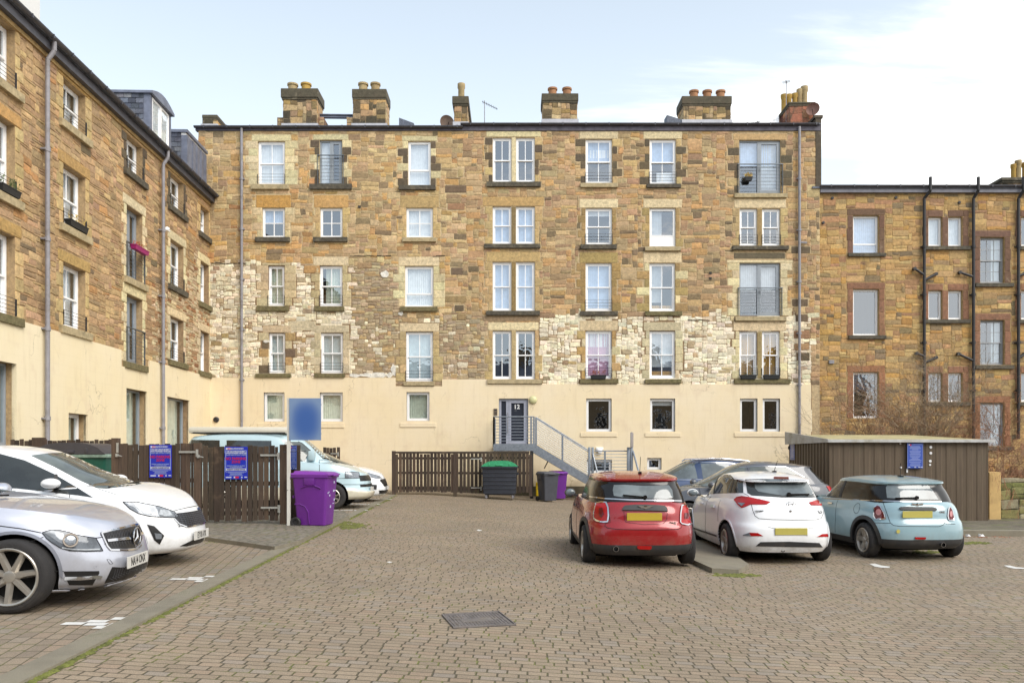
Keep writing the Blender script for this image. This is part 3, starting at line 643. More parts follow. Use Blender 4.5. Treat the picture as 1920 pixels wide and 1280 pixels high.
# downpipes
def pipe(parent, pts, r, mat, name='downpipe', br=None, col=1.4):
    k = MB(); k.tube(pts, r, 10)
    for a, b in zip(pts, pts[1:]):
        a, b = Vector(a), Vector(b); L = (b-a).length
        if L < 2: continue
        n = int(L/col)
        for i in range(1, n):
            p = a + (b-a)*(i/n); d = (b-a).normalized(); k.bar(p-d*.05, p+d*.05, r*1.3, 10)
            if br is not None: k.box(p.x-r*1.8, p.x+r*1.8, p.y, br, p.z-.02, p.z+.02)
    return k.build(name, mat, parent, 50)
for px, y0, y1 in ((455, 243, 806), (1497, 240, 818)):
    pipe(main, [(U(px), -.12, V_(y0)), (U(px), -.12, V_(y1))], .052, MPIPE, br=-.02, col=1.9)
k = MB(); k.bar((U(1497), -.12, V_(456)), (U(1511), -.1, V_(456.5)), .04); k.build('waste_pipe', MPIPE, main)

# ================================================================ right-hand neighbour
nb = thing('stone_tenement', 'lower golden stone tenement with red window surrounds and black pipes', 'building', (0, YF+.14, 0))
RED, RED2 = (158, 116, 90), (172, 122, 90); D0 = (120, 96, 80)
KN = F/(YF+.14)
def NH(x0, x1, y0, y1): return ((x0-CX)/KN, (x1-CX)/KN, CZ+(HY-y1)/KN, CZ+(HY-y0)/KN)
nw = []
def n_(x0, x1, y0, y1, kind, s=None, **kw): nw.append((NH(x0, x1, y0, y1), kind, s, kw))
n_(1599.5, 1648, 403.8, 475, 'split', (1589, 1660, 475, 481.5), frac=.26, cur='blue'); n_(1599.5, 1648, 542, 629, 'casement', (1590, 1660, 629, 636))
n_(1599.7, 1647.8, 697.5, 783.4, 'casement')
for (y0, y1) in ((406.6, 461.4), (544.4, 598.7), (699, 753)):
    c = 'net' if y0 < 500 else None
    n_(1740.8, 1767, y0, y1, 'casement', cur=c); n_(1778, 1805, y0, y1, 'casement', (1730, 1818, y1+.7, y1+7.7), cur=c)
    n_(1914.6, 1941, y0, y1, 'casement'); n_(1951, 1977, y0, y1, 'casement', (1906, 1990, y1+.7, y1+7.7))
for (y0, y1) in ((444.6, 530.3), (600, 683.8), (754.7, 836)): n_(1838, 1883.6, y0, y1, 'sash6', (1827, 1899, y1+1, y1+8), cur=[('lace', .62, 1, 0, 1)])
npre = []
for h, kind, s, kw in nw:
    c = (130, 100, 82) if h[3] > CZ+(HY-500)/KN else RED
    if h[2] < 3.2: c = RED2
    pair = kind == 'casement' and (h[1]-h[0]) < .7
    lft = not any(abs(h[0]-q[0][1]) < .3 and abs(h[2]-q[0][2]) < .05 for q in nw); rgt = not any(abs(h[1]-q[0][0]) < .3 and abs(h[2]-q[0][2]) < .05 for q in nw)
    quoins(npre, h, c, lint=.26, over=.24 if not pair else .02, w=(.22, .25), hh=.45, sides=(1 if lft else 0, 1 if rgt else 0))
    if pair and not rgt: npre.append((h[1], h[1]+.23, h[2], h[3], c, .012))
    if pair and lft: npre[-1 if rgt else -2]; npre.append((h[0]-.22, h[0]-.02, h[3]+.004, h[3]+.26, c, .02))
    if pair and rgt: npre.append((h[1]+.02, h[1]+.24, h[3]+.004, h[3]+.26, c, .02))
def nz(u, z):
    return ('right', (4, 11), (2, 4), .006)
mb = MB(); nuL, nuR, nT = (1520-CX)/KN, (2160-CX)/KN, CZ+(HY-363)/KN
nh = [w[0] for w in nw]
plate(mb, nuL, nuR, -.6, nT, nh, 0, .2, lambda u, z: MORT['right'], 0, .6)
for p in npre: stone(mb, p[0], p[1], p[2], p[3], p[4], 0, p[5], .004, .001)
fill_stones(mb, nuL, nuR, -.6, nT, nh + [p[:4] for p in npre], nz)
for h in nh: room(mb, h, .2, 1)
mb.build('wall', [MSR, MROOM], nb)
for h, kind, s, kw in nw:
    fm = MW if kind != 'sash6' else M('old_frame', (176, 178, 180), .6)
    sl = None
    if s: a = NH(*s); sl = (a[0], a[1], a[2], a[3], MSD)
    window(nb, h, kind, sill=sl, mat=fm, sash_w=.05, yd=.13, cury=.16, **kw)
k = MB(); k.box(nuL+.33, nuR, -.16, .0, nT+.001, nT+.16); k.build('fascia', M('fascia_grey', (140, 140, 150), .6), nb)
k = MB(); gutter(k, nuL+.3, nuR, nT+.25, y=-.2, r=.1); k.build('gutter', MGUT, nb)
k = MB(); z = nT+.22
k.hexa([(nuL, -.2, z-.08), (nuR, -.2, z-.08), (nuR, 5, z+.9), (nuL, 5, z+.9), (nuL, -.2, z), (nuR, -.2, z), (nuR, 5, z+1), (nuL, 5, z+1)])
k.hexa([(nuL, 5.001, z+.9), (nuR, 5.001, z+.9), (nuR, 10, z-.08), (nuL, 10, z-.08), (nuL, 5.001, z+1), (nuR, 5.001, z+1), (nuR, 10, z), (nuL, 10, z)]); k.build('roof', MSLATE, nb)
NP = lambda x, y, d=-.12: ((x-CX)/KN, d, CZ+(HY-y)/KN)
for px in (1730, 1822, 1906):
    e = 7 if px == 1730 else 4
    pipe(nb, [NP(px, 822), NP(px, 374), NP(px+e, 362, -.3), NP(px+e, 337, -.3)], .058, MPB, name='soil_pipe', br=-.01, col=1.6)
def branch(a, b): 
    k = MB(); k.tube([NP(*a), NP(*b)], .05, 8); k.bar(NP(a[0], a[1], -.05), NP(a[0], a[1], -.16), .07, 8); k.build('waste_pipe', MPB, nb)
for a, b in (((1712, 505), (1729, 516)), ((1752, 515), (1731, 526)), ((1797, 512), (1821, 520)), ((1716, 663), (1729, 668)), ((1752, 671), (1731, 680)), ((1794, 664), (1820, 676)), ((1918, 664), (1907, 671)), ((1918, 514), (1907, 518))): branch(a, b)
chim(nb, 1884, 1960, 362, 338, 1878, 1966, 338, 332, [(1904, 10, 306, MPOT3), (1913, 12, 299, MPOT1), (1926, 12, 303, MPOT3), (1940, 12, 303, MPOT1)], dep=(1.5, 3.4), pal='grey', foot=False)
k = MB()
for px, py in ((1560, 372), (1543, 418), (1679, 371), (1798, 380)): k.lathe([(.055, 0), (.055, .05), (.035, .055)], 10, T=lambda p, px=px, py=py: Vector((NP(px, py)[0]+p.x, -p.z, NP(px, py)[2]+p.y)))
k.build('wall_vent', MPB, nb)
k = MB(); x, _, z = NP(1558, 678); k.bbox(x-.1, x+.1, -.08, -.001, z-.08, z+.06, .01); k.build('vent_cover', MPIPE, nb)

# ================================================================ left wing
ROT = rad(90) + math.atan(51/1480); d_ = (-51/1480/math.hypot(1, 51/1480), 1/math.hypot(1, 51/1480))
wx0 = U(393)
wing = thing('stone_tenement', 'stone tenement wing on the left with slated dormers and cream rendered base', 'building', (wx0, YF, 0), ROT)
def WY(px): return (-wx0 - .0345*YF) / ((CX-px)/F - .0345)
def WU(px): return (WY(px)-YF)*1.0006
def WZ(px, py): return CZ + (HY-py)*WY(px)/F
def WH(xl, xr, yt, yb, yref=None): return (WU(xl), WU(xr), WZ(xl, yb), WZ(xl, yt))
ww = []
uA0, uA1 = (16.95-31), (18.15-31)
R1, R2, R3 = (10.2, 11.28), (7.5, 9.07), (4.87, 6.5)
def a_(h, kind, s='l', rail=0, q=TAN, **kw): ww.append((h, kind, s, rail, q, kw))
uB = (WU(118), WU(160)); uC = (WU(237), WU(267)); uD = (WU(319), WU(344)); uE = (WU(375.5), WU(391.5))
a_((uA0, uA1, 9.95, 11.35), 'sash', 'l', 1); a_((uA0, uA1, 7.45, 9.15), 'sash', 'l', 1); a_((uA0, uA1, 4.75, 6.6), 'sash', 'm', 1)
a_((*uB, 10.15, 11.28), 'sash', 'l', 1); a_((*uB, 7.5, 9.07), 'sash', 'l', 1); a_((*uB, 4.9, 6.54), 'sash', 'l', 1)
a_((*uC, 10.2, 11.28), 'sash', 'd', 1, DARK); a_((*uC, 6.96, 9.14), 'french', 'l', 2, CREAM); a_((*uC, 4.4, 6.46), 'french', 'm', 2, CREAM)
a_((*uD, 10.16, 11.3), 'sash', 'd', 1, DARK); a_((*uD, 7.45, 9.02), 'sash', 'd', 1, CREAM); a_((*uD, 4.86, 6.37), 'sash', 'm', 1, (222, 206, 170))
a_((*uE, 10.05, 11.08), 'sash', 'd', 0); a_((*uE, 7.4, 8.98), 'sash', 'm', 0, CREAM); a_((*uE, 4.78, 6.32), 'sash', 'm', 0, (222, 206, 170))
nws = len(ww)
a_((-15.2, WU(27), .35, 3.68), 'door', None); a_((WU(125), WU(161), 1.0, 2.68), 'casement', None); a_((WU(234), WU(273), .3, 3.6), 'door', None); a_((WU(311), WU(353), .3, 3.57), 'door', None)
wh = [w[0] for w in ww]; wpre = []
for h, kind, s, rail, q, kw in ww[:nws]:
    top_l = .3 if h[3] < 11 else .28
    quoins(wpre, h, q, lint=.3 if h[3] < 11 else .07, w=(.18, .32), lc=(206, 168, 108) if q == TAN else (CREAM if q != DARK else TAN))
def wz(u, z):
    if u > -5.5 and z < 9.6 - (-u)*.45 + .5*math.sin(u*3): return ('wingpale', (3, 8), (1, 2), .01)
    return ('wing', (4, 12), (1, 3), .008)
wL, wT, wR = -24.0, 11.36, -.0
mb = MB(); plate(mb, wL, wR, -.6, wT, wh, 0, .3, lambda u, z: MORT[wz(u, z)[0]], 0, .5)
for p in wpre: stone(mb, p[0], p[1], p[2], p[3], p[4], 0, p[5]+.012, .005, .002)
fill_stones(mb, wL, wR, 4.62, wT-.0, wh + [p[:4] for p in wpre], wz, cw=.06, ch=.062)
mb.cc = alb((206, 176, 124))[:3]; mb.box(wL, 0, -.06, .0, wT, wT+.1)
RG = [(wL, WU(225), -.6, 4.70), (WU(225), WU(278), -.6, 4.22), (WU(278), 0, -.6, 4.63)]
plate(mb, wL, 0, -.6, 4.9, wh, -.05, .06, lambda u, z: (240, 222, 176), 1, .6, only=RG)
for h in wh: room(mb, h, .3, 2)
mb.build('wall', [MSW, MRW, MROOM], wing)
for h, kind, s, rail, q, kw in ww:
    u0, u1, z0, z1 = h; sm = {'l': MSL, 'd': MSD, 'm': MSM}.get(s)
    gnd = s is None
    window(wing, h, kind, sill=(u0-.22, u1+.22, z0-.2, z0-.002, sm) if s else None, yd=.2, cury=.2,
           rail=(z0+.06, z0+.42, 0) if rail == 1 else ((z0+.05, z0+1.05, 1) if rail == 2 else None), nb=5 if rail == 1 else 10,
           mat=MGF if kind in ('french', 'door') else None, frac=.5 if kind != 'door' else .45,
           cur=[('sage', 0, 1, 0, 1)] if gnd else [(R.choice(['net', 'white', 'lace']), 0, 1, R.choice([0, 0, .3]), 1)], **kw)
k = MB(); k.box(wL, -.0, -.2, .02, wT+.102, wT+.32); k.build('fascia', MGUT, wing)
k = MB(); gutter(k, wL, .12, wT+.4, y=-.28, r=.1); k.build('gutter', MGUT, wing)
k = MB(); z = wT+.37
k.hexa([(wL, -.3, z-.06), (-.05, -.3, z-.06), (-.05, 4.5, z+1.1), (wL, 4.5, z+1.1), (wL, -.3, z), (-.05, -.3, z), (-.05, 4.5, z+1.16), (wL, 4.5, z+1.16)])
k.box(wL, -.05, 4.501, 9, z+.9, z+1.16); k.build('roof', MSLATE, wing)
k = MB(); k.cc = alb((170, 150, 120))[:3]; k.box(wL, wL+.3, .31, 9, -.6, wT); k.box(wL+.3, 0, 8.7, 9, -.6, wT); k.build('rear_wall', MSW, wing)
for px in (80, 299):
    u = WU(px); pipe(wing, [(u, -.28, wT+.34), (u, -.28, wT+.1), (u-.06, -.15, wT-.15), (u-.06, -.15, .3)], .055, MPIPE, br=-.03, col=1.9)
# dormers
d1a, d1b, d2a, d2b = WU(279), WU(318), WU(348.5), WU(385)
def slate_cheek(mb_, u, y0, y1, z0, z1):
    z = z0; r = 0
    while z < z1-.02:
        y = y0 - (.1 if r % 2 else 0)
        while y < y1:
            a, b = max(y, y0), min(y+.24, y1)
            if b-a > .03:
                mb_.cc = alb(vary(R.choice([(112, 118, 132), (92, 98, 112), (134, 138, 146), (80, 86, 100)]), .12))[:3]
                mb_.hexa([(u-.035, a+.006, z-.03), (u-.004, a+.006, z-.03), (u-.004, b-.006, z-.03), (u-.035, b-.006, z-.03), (u-.012, a+.006, z+.2), (u-.003, a+.006, z+.2), (u-.003, b-.006, z+.2), (u-.012, b-.006, z+.2)])
            y += .24
        z += .17; r += 1
MSC = stone_mat('slate_tiles', .2, bstr=.2)
def dormer(a, b, zb, zt, front_y, arch, glazed):
    m = MB(); m.box(a, b, front_y+.02, 2.6, zb, zt-.02, 0)
    slate_cheek(m, a, front_y+.18, 2.4, zb, zt-.12)
    dm_ = m.build('dormer', MSC, wing)
    l = MB(); n = 10
    if arch:
        P = [(a-.08 + (b-a+.16)*i/n, zt-.02+arch*math.sin(math.pi*i/n)) for i in range(n+1)]
        l.prism(P + [(b+.08, zt-.1), (a-.08, zt-.1)], front_y-.12, 2.6)
    else: l.box(a-.06, b+.06, front_y-.06, 2.6, zt-.02, zt+.08)
    for x in (a-.002, b-.14): l.box(x, x+.142, front_y-.03, front_y+.2, zb, zt-.1)
    if not glazed:
        l.box(a+.14, b-.14, front_y-.01, front_y+.05, zb, zt-.1)
        for i in range(1, 4): x = lerp(a+.14, b-.14, i/4); l.box(x-.012, x+.012, front_y-.035, front_y-.01, zb, zt-.1)
    l.build('lead_cladding', MLEAD, dm_)
    if glazed:
        w1 = MB(); g1 = MB(); a2, b2, c2, e2 = a+.16, b-.16, zb+.02, zt-.14
        fr(w1, a2, b2, c2, e2, .06, front_y-.02, front_y+.06); xm = (a2+b2)/2; w1.box(xm-.05, xm+.05, front_y-.03, front_y+.05, c2+.06, e2-.06)
        g1.face([(a2, front_y+.012, c2), (b2, front_y+.012, c2), (b2, front_y+.012, e2), (a2, front_y+.012, e2)])
        wo = w1.build('window', MW, dm_)
        g1.build('pane', MG, dm_, fixn=False)
dormer(d1a, d1b, 11.9, 13.3, -.02, .22, True); dormer(d2a, d2b, 11.9, 13.25, -.02, 0, False)
# ================================================================ ground
def paving(name, rot, bw, bh, c0, c1, joint, mossc=.5, gx=.020, gy=.008, wob=.0):
    n = NT(name); g = n.obj()
    mp = n.n('ShaderNodeMapping'); n.put(mp, 'Vector', g); mp.inputs['Rotation'].default_value = (0, 0, rot)
    sp = n.n('ShaderNodeSeparateXYZ', Vector=mp.outputs[0]); x, y = sp.outputs[0], sp.outputs[1]
    w1 = n.noise(g, .35, 2); w2 = n.noise(g, 5, 2)
    y = n.math('ADD', y, n.math('ADD', n.math('MULTIPLY', w1, .03), n.math('MULTIPLY', w2, .006)))
    x = n.math('ADD', x, n.math('MULTIPLY', w2, .005))
    fy = n.math('DIVIDE', y, bh); row = n.math('FLOOR', fy); ly = n.math('FRACT', fy)
    wn = n.n('ShaderNodeTexWhiteNoise', _noise_dimensions='1D', W=row)
    wd = n.math('ADD', bw*.93, n.math('MULTIPLY', wn.outputs[0], bw*.16))
    fx = n.math('ADD', n.math('DIVIDE', x, wd), n.math('ADD', n.math('MULTIPLY', wn.outputs[0], 3.7), n.math('MULTIPLY', n.math('PINGPONG', row, 1), .5))); colm = n.math('FLOOR', fx); lx = n.math('FRACT', fx)
    cv = n.n('ShaderNodeCombineXYZ', X=colm, Y=row)
    wc = n.n('ShaderNodeTexWhiteNoise', _noise_dimensions='2D', Vector=cv.outputs[0])
    ex = n.math('MULTIPLY', n.math('SUBTRACT', .5, n.math('ABSOLUTE', n.math('SUBTRACT', lx, .5))), bw)
    ey = n.math('MULTIPLY', n.math('SUBTRACT', .5, n.math('ABSOLUTE', n.math('SUBTRACT', ly, .5))), bh)
    # rounded corners: distance with corner shrink
    jx = n.step(ex, gx*.35, gx); jy = n.step(ey, gy*.3, gy*1.1)
    corner = n.step(n.math('ADD', n.math('MULTIPLY', ex, .6), ey), .006, .018)
    blk = n.math('MULTIPLY', n.math('MULTIPLY', jx, jy), corner)
    v = wc.outputs[0]; v2 = wc.outputs[1]
    sx = n.n('ShaderNodeSeparateColor', Color=v2)
    c = n.mix(v, alb(c0), alb(c1))
    c = n.mix(n.math('MULTIPLY', n.step(sx.outputs[1], .76, .95), .2), c, alb((176, 142, 120)))
    c = n.mix(n.math('MULTIPLY', n.step(sx.outputs[2], .75, .95), .35), c, alb((156, 152, 148)))
    fine = n.noise(g, 110, 3, .8); big = n.noise(g, .5, 5, .6); med = n.noise(g, 2.3, 5, .65)
    c = n.mix(.75, c, n.ramp(fine, [(.3, (.6, .58, .56)), (.5, (1, 1, 1)), (.62, (1.35, 1.32, 1.28)), (.72, (2.0, 1.95, 1.9))]), 'MULTIPLY')
    c = n.mix(.6, c, n.ramp(big, [(.3, (.74, .74, .72)), (.7, (1.14, 1.12, 1.08))]), 'MULTIPLY')
    c = n.mix(n.math('MULTIPLY', n.step(med, .55, .75), .3*mossc), c, alb((120, 118, 78)))
    c = n.mix(n.math('MULTIPLY', n.step(n.noise(g, .9, 6, .7, .8), .6, .74), .28), c, alb((104, 94, 80)))
    jc = n.mix(n.step(n.math('ADD', med, n.math('MULTIPLY', n.math('SUBTRACT', n.noise(g, 14, 2), .5), .5)), .52-.1*mossc, .72), alb(joint), alb((122, 126, 58)))
    c = n.mix(blk, jc, c)
    h = n.math('ADD', blk, n.math('MULTIPLY', fine, .25))
    m = n.done(c, .8, 0, h, .7, .012)
    return m
MPV = paving('block_paving', rad(1.5), .155, .095, (168, 151, 130), (152, 136, 116), (96, 87, 66), .45, .010, .0068)
MPB2 = paving('bay_paving', rad(90-11), .19, .115, (164, 148, 128), (146, 132, 116), (104, 96, 74), .8, .010, .006)
MKERB = M('kerb_stone', (148, 140, 122), .9, var=.15, vs=3, bump=.5, bs=90, dirt=(118, 116, 92), dirts=3)
MPVG = paving('pavement_blocks', rad(20), .2, .1, (148, 140, 128), (128, 122, 112), (84, 84, 62), .8)
MMOSS = M('moss', (118, 122, 56), 1, var=.45, vs=18, bump=1, bs=60, dirt=(92, 92, 52), dirts=8)
def sheet(name, xs, ys, m, dz=0, kind='structure', lab=None):
    k = MB(); I = [[k.V((x, y, gz(x)+dz)) for x in xs] for y in ys]
    for j in range(len(ys)-1):
        for i in range(len(xs)-1): k.idx([I[j][i], I[j][i+1], I[j+1][i+1], I[j+1][i]])
    o = k.build(name, m, fixn=False); return tag(o, lab, None, None, kind)
sheet('ground', [-400, -60, -30] + [-12+.5*i for i in range(60)] + [25, 60, 400], [-300, -60, -20, -5, 0] + [2+1.5*i for i in range(20)] + [45, 80, 400], MPV, 0, lab='brown block paved courtyard ground')
def poly_top(name, pts, dz, m, thick=0, lab=None, kind='structure', step=.5, wall_m=None):
    """polygon lying on the sloping ground, raised by dz"""
    P = [Vector((a, b)) for a, b in pts]; E = []; Q = []
    for a, b in zip(P, P[1:]+P[:1]):
        n = max(1, int((b-a).length/step)); Q += [a + (b-a)*(i/n) for i in range(n)]
    V = list(Q); n0 = len(Q); E = [(i, (i+1) % n0) for i in range(n0)]
    xs = [p.x for p in P]; x = math.floor(min(xs)); 
    while x < max(xs):
        y = min(p.y for p in P)
        while y < max(p.y for p in P): V.append(Vector((x, y))); y += 1.5
        x += .7
    r = delaunay_2d_cdt(V, E, [], 1, 1e-4)
    k = MB()
    for p in r[0]: k.V((p[0], p[1], gz(p[0])+dz))
    for f in r[2]: k.idx(f)
    if thick:
        for i in range(n0):
            a, b = Q[i], Q[(i+1) % n0]; k.face([(a.x, a.y, gz(a.x)+dz-thick), (b.x, b.y, gz(b.x)+dz-thick), (b.x, b.y, gz(b.x)+dz), (a.x, a.y, gz(a.x)+dz)], 1 if wall_m else 0)
    o = k.build(name, [m, wall_m] if wall_m else m); return tag(o, lab, None, None, kind)
ka, kb = Vector(G(52, 1279)), Vector(G(735, 932)); kd = (kb-ka).normalized(); kn = Vector((-kd.y, kd.x)); ka = ka - kd*6; kb = kb + kd*1.2
kc = ka + (kb-ka)*.5
kw = .2
poly_top('parking_bay', [ka+kn*kw, kb+kn*kw, kb+kn*9, ka+kn*12], .016, MPB2, .016, 'grey brown block paved parking bays on the left')
poly_top('channel_kerb', [ka, kb, kb+kn*kw, ka+kn*kw], .028, MKERB, .03, 'flat grey concrete kerb strip along the left bays')
# moss along the kerb
mo = MB(); t = 0; L = (kb-ka).length
while t < L:
    c = ka + kd*t; dens = .5+.5*math.sin(t*1.3)+.3*math.sin(t*4.1)
    near = (c.y < 16)
    for _ in range(4 if near else 2):
        if R.random() > .25+.6*dens: continue
        p = c - kn*abs(R.gauss(0, .017)) + kd*R.uniform(-.03, .03); r = R.uniform(.012, .035)*(1 if near else 1.6); z = gz(p.x)
        n = 6; top_ = mo.V((p.x, p.y, z+.003+r*.35)); ring = [mo.V((p.x+r*1.3*math.cos(a+.3)*R.uniform(.7, 1.2), p.y+r*1.3*math.sin(a)*R.uniform(.7, 1.2), z+.001)) for a in [2*math.pi*i/n for i in range(n)]]
        for i in range(n): mo.idx([ring[i], ring[(i+1) % n], top_])
    t += .03 if near else .07
for (px, py, sx, sy, nn) in ((650, 985, 40, 6, 170), (1740, 1035, 30, 3, 60), (1380, 1078, 35, 3, 120), (420, 1018, 40, 2, 80), (545, 1006, 20, 4, 60), (1830, 1018, 30, 2, 60), (700, 938, 30, 3, 80)):
    for _ in range(nn):
        x, y = G(px+R.gauss(0, sx*.5), py+R.gauss(0, sy*.5)); r = R.uniform(.015, .05); z = gz(x)
        top_ = mo.V((x, y, z+.008+r*.3)); ring = [mo.V((x+r*math.cos(a)*1.3, y+r*math.sin(a)*1.3, z+.002)) for a in [2*math.pi*i/6 for i in range(6)]]
        for i in range(6): mo.idx([ring[i], ring[(i+1) % 6], top_])
tag(mo.build('moss', MMOSS, None, 60), 'green moss growing along the kerb joints', None, None, 'stuff')
# raised pavement by the left fence
pv = [G(300, 985), G(392, 1016), G(515, 1034), G(560, 1022), G(655, 972), G(560, 955), G(300, 955)]
pv = [Vector(p) for p in pv]
poly_top('pavement', [Vector((-9, pv[0].y)), pv[1], pv[2], pv[3], pv[4], Vector((pv[4].x-.4, 18.6)), Vector((-9, 18.6))], .075, MPVG, .1, 'raised grey block pavement in front of the left fence', wall_m=MKERB)
# island kerb between the red car and the white car
ia = [Vector(p) for p in ((2.98, 11.55), (3.35, 11.25), (3.66, 11.6), (3.5, 13), (3.42, 20), (2.95, 20), (2.92, 14))]
ia = [Vector(G(1296, 1056)), Vector(G(1335, 1074)), Vector(G(1385, 1077)), Vector(G(1404, 1066)), Vector(G(1330, 1012)), Vector((3.1, 21)), Vector((2.75, 21)), Vector(G(1285, 1036))]
poly_top('traffic_island', ia, .075, MKERB, .1, 'low concrete kerb island between the red and white cars')
# right-hand kerb and verge by the shed
poly_top('kerb', [Vector((7.2, 17.2)), Vector((24, 17.2)), Vector((24, 17.5)), Vector((7.2, 17.5))], .12, MKERB, .16, 'grey stone kerb in front of the shed')
poly_top('verge', [Vector((7.2, 17.5)), Vector((24, 17.5)), Vector((24, 30.9)), Vector((13.2, 30.9)), Vector((13.2, 24.4)), Vector((7.2, 24.4))], .11, M('verge_ground', (116, 108, 92), .95, var=.3, vs=4, bump=1, bs=30, dirt=(110, 120, 50), dirts=1.2), .1, 'dark gritty strip of ground under the shed')
# painted marks made of white setts
MPAINT = M('road_paint', (240, 238, 232), .7, var=.08, vs=20, dirt=(190, 180, 164), dirts=9)
def setts(mid, spec):
    k = MB()
    for a, b, w, h in spec:
        c = mid + kd*a - kn*b; u, v = kd*w/2, kn*h/2
        P = [c-u-v, c+u-v, c+u+v, c-u+v]; k.face([(p.x, p.y, gz(p.x)+.0215) for p in P])
    tag(k.build('bay_marking', MPAINT), 'white painted paving blocks marking a bay corner', None, None, 'structure')
for px, py in ((190, 1174), (380, 1089)):
    m_ = Vector(G(px-24, py)) ; setts(m_, [(.02, -.13, .1, .17), (0, .06, .1, .17), (-.115, .16, .1, .12), (.115, .02, .1, .16), (.0, .25, .1, .16), (.225, .14, .1, .1)])
for px, py in ((662, 957.6), (688, 946), (712, 936.5)):
    m_ = Vector(G(px, py)); setts(m_, [(0, -.5, .14, .3), (0, -.16, .14, .3), (0, .2, .16, .34)])
def blob(pts, lab):
    k = MB(); P = [G(*p) for p in pts]; ids = [k.V((x, y, gz(x)+.006)) for x, y in P]; k.idx(ids); tag(k.build('bay_marking', MPAINT), lab, None, None, 'structure')
blob([(1630, 1057), (1641, 1056.5), (1652, 1060), (1668, 1062), (1668, 1064.5), (1652, 1064), (1640, 1062), (1636, 1060)], 'worn white paint mark behind the pale blue car')
blob([(1882, 1060), (1893, 1060), (1905, 1063), (1922, 1064.5), (1921, 1066.5), (1902, 1066), (1890, 1063.5)], 'worn white paint mark near the right edge')
for px, py, r in ((730, 1054, .035), (898, 994, .03)): blob([(px-5, py), (px, py-1.5), (px+6, py), (px, py+1.5)], 'small white paint fleck on the paving')
# manhole cover
mc = [Vector(G(*p)) for p in ((828, 1153), (936, 1147), (968, 1172), (850, 1178))]
mh_ = MB(); MIRON = M('cast_iron', (138, 132, 130), .55, .4, var=.2, vs=12, bump=.4, bs=80, dirt=(150, 138, 122), dirts=5)
def q2(u, v): return mc[0]*(1-u)*(1-v) + mc[1]*u*(1-v) + mc[2]*u*v + mc[3]*(1-u)*v
def mq(u0, u1, v0, v1, h, base=.004):
    P = [q2(u0, v0), q2(u1, v0), q2(u1, v1), q2(u0, v1)]
    mh_.hexa([(p.x, p.y, gz(p.x)+base-.02) for p in P] + [(p.x, p.y, gz(p.x)+h) for p in P])
mq(0, 1, 0, 1, .006)
for a, b, c, d in ((0, 1, 0, .03), (0, 1, .97, 1), (0, .02, .031, .969), (.98, 1, .031, .969)): mq(a, b, c, d, .016, .005)
for i in range(17):
    for j in range(11):
        if 3 < i < 13 and 3 < j < 7 : continue
        u, v = .045+i*.054, .07+j*.081
        if R.random() < .93: mq(u, u+.036, v, v+.05, .012, .006)
tag(mh_.build('manhole_cover', MIRON), 'rectangular cast iron manhole cover in the middle of the paving', 'manhole cover')

# ================================================================ timber fences
MWOOD = M('weathered_timber', (88, 74, 62), .85, var=.35, vs=5, bump=.5, bs=30, dirt=(128, 110, 92), dirts=2.5)
def wood_mat():
    n = NT('fence_timber'); g = n.obj(); c = n.n('ShaderNodeVertexColor', _layer_name='Col').outputs[0]
    mp = n.n('ShaderNodeMapping'); n.put(mp, 'Vector', g); mp.inputs['Scale'].default_value = (14, 14, .8)
    gr = n.noise(mp.outputs[0], 3, 5, .7); bl = n.noise(g, 2.2, 5, .7)
    c = n.mix(.8, c, n.ramp(gr, [(.3, (.55, .53, .5)), (.5, (1, 1, 1)), (.75, (1.6, 1.5, 1.4))]), 'MULTIPLY')
    c = n.mix(n.math('MULTIPLY', n.step(bl, .55, .75), .5), c, alb((142, 118, 94)))
    z = n.n('ShaderNodeSeparateXYZ', Vector=g).outputs[2]
    c = n.mix(n.math('MULTIPLY', n.step(n.math('ADD', z, n.math('MULTIPLY', bl, .5)), .52, .2), .6), c, alb((104, 104, 52)))
    return n.done(c, .85, 0, gr, .5, .01)
MFW = wood_mat()
def slat_panel(parent, name, x0, x1, z0, z1, w=.085, g=.022, back=True, tilt=0, miss=(), y=0):
    k = MB(); x = x0
    i = 0
    while x < x1-.03:
        ww = min(w*R.uniform(.92, 1.06), x1-x); k.cc = alb(vary((78, 64, 53), .22))[:3]
        zt = z1 + R.uniform(-.025, .02) + tilt*(x-x0); zb = z0+R.uniform(-.015, .03); dy = R.uniform(-.006, .006)
        if i not in miss: k.hexa([(x, y+dy-.011, zb), (x+ww, y+dy-.011+R.uniform(-.004, .004), zb), (x+ww, y+dy+.011, zb), (x, y+dy+.011, zb), (x, y+dy-.011, zt), (x+ww+R.uniform(-.004, .004), y+dy-.011, zt+R.uniform(-.008, .008)), (x+ww, y+dy+.011, zt), (x, y+dy+.011, zt)])
        x += w + g*R.uniform(.5, 1.5); i += 1
    k.cc = alb((80, 66, 56))[:3]
    for f in (.1, .5, .88):
        z = lerp(z0, z1, f); k.box(x0, x1, y+.022, y+.06, z-.04, z+.04)
    return k.build(name, MFW, parent)
MZINC = M('zinc_hinge', (206, 206, 200), .45, .5, var=.1)
def hinge(parent, x, z, L=.36, d=-1, y=-.03):
    k = MB(); k.box(min(x, x+d*L), max(x, x+d*L), y-.006, y, z-.018, z+.018); k.box(x-.02, x+.028, y-.009, y+.001, z-.09, z+.05); k.bar((x, y-.014, z-.04), (x, y-.014, z+.04), .012, 8)
    for i in range(4): k.bar((x+d*(.06+i*.09), y-.012, z), (x+d*(.06+i*.09), y, z), .009, 6)
    k.build('hinge', MZINC, parent)
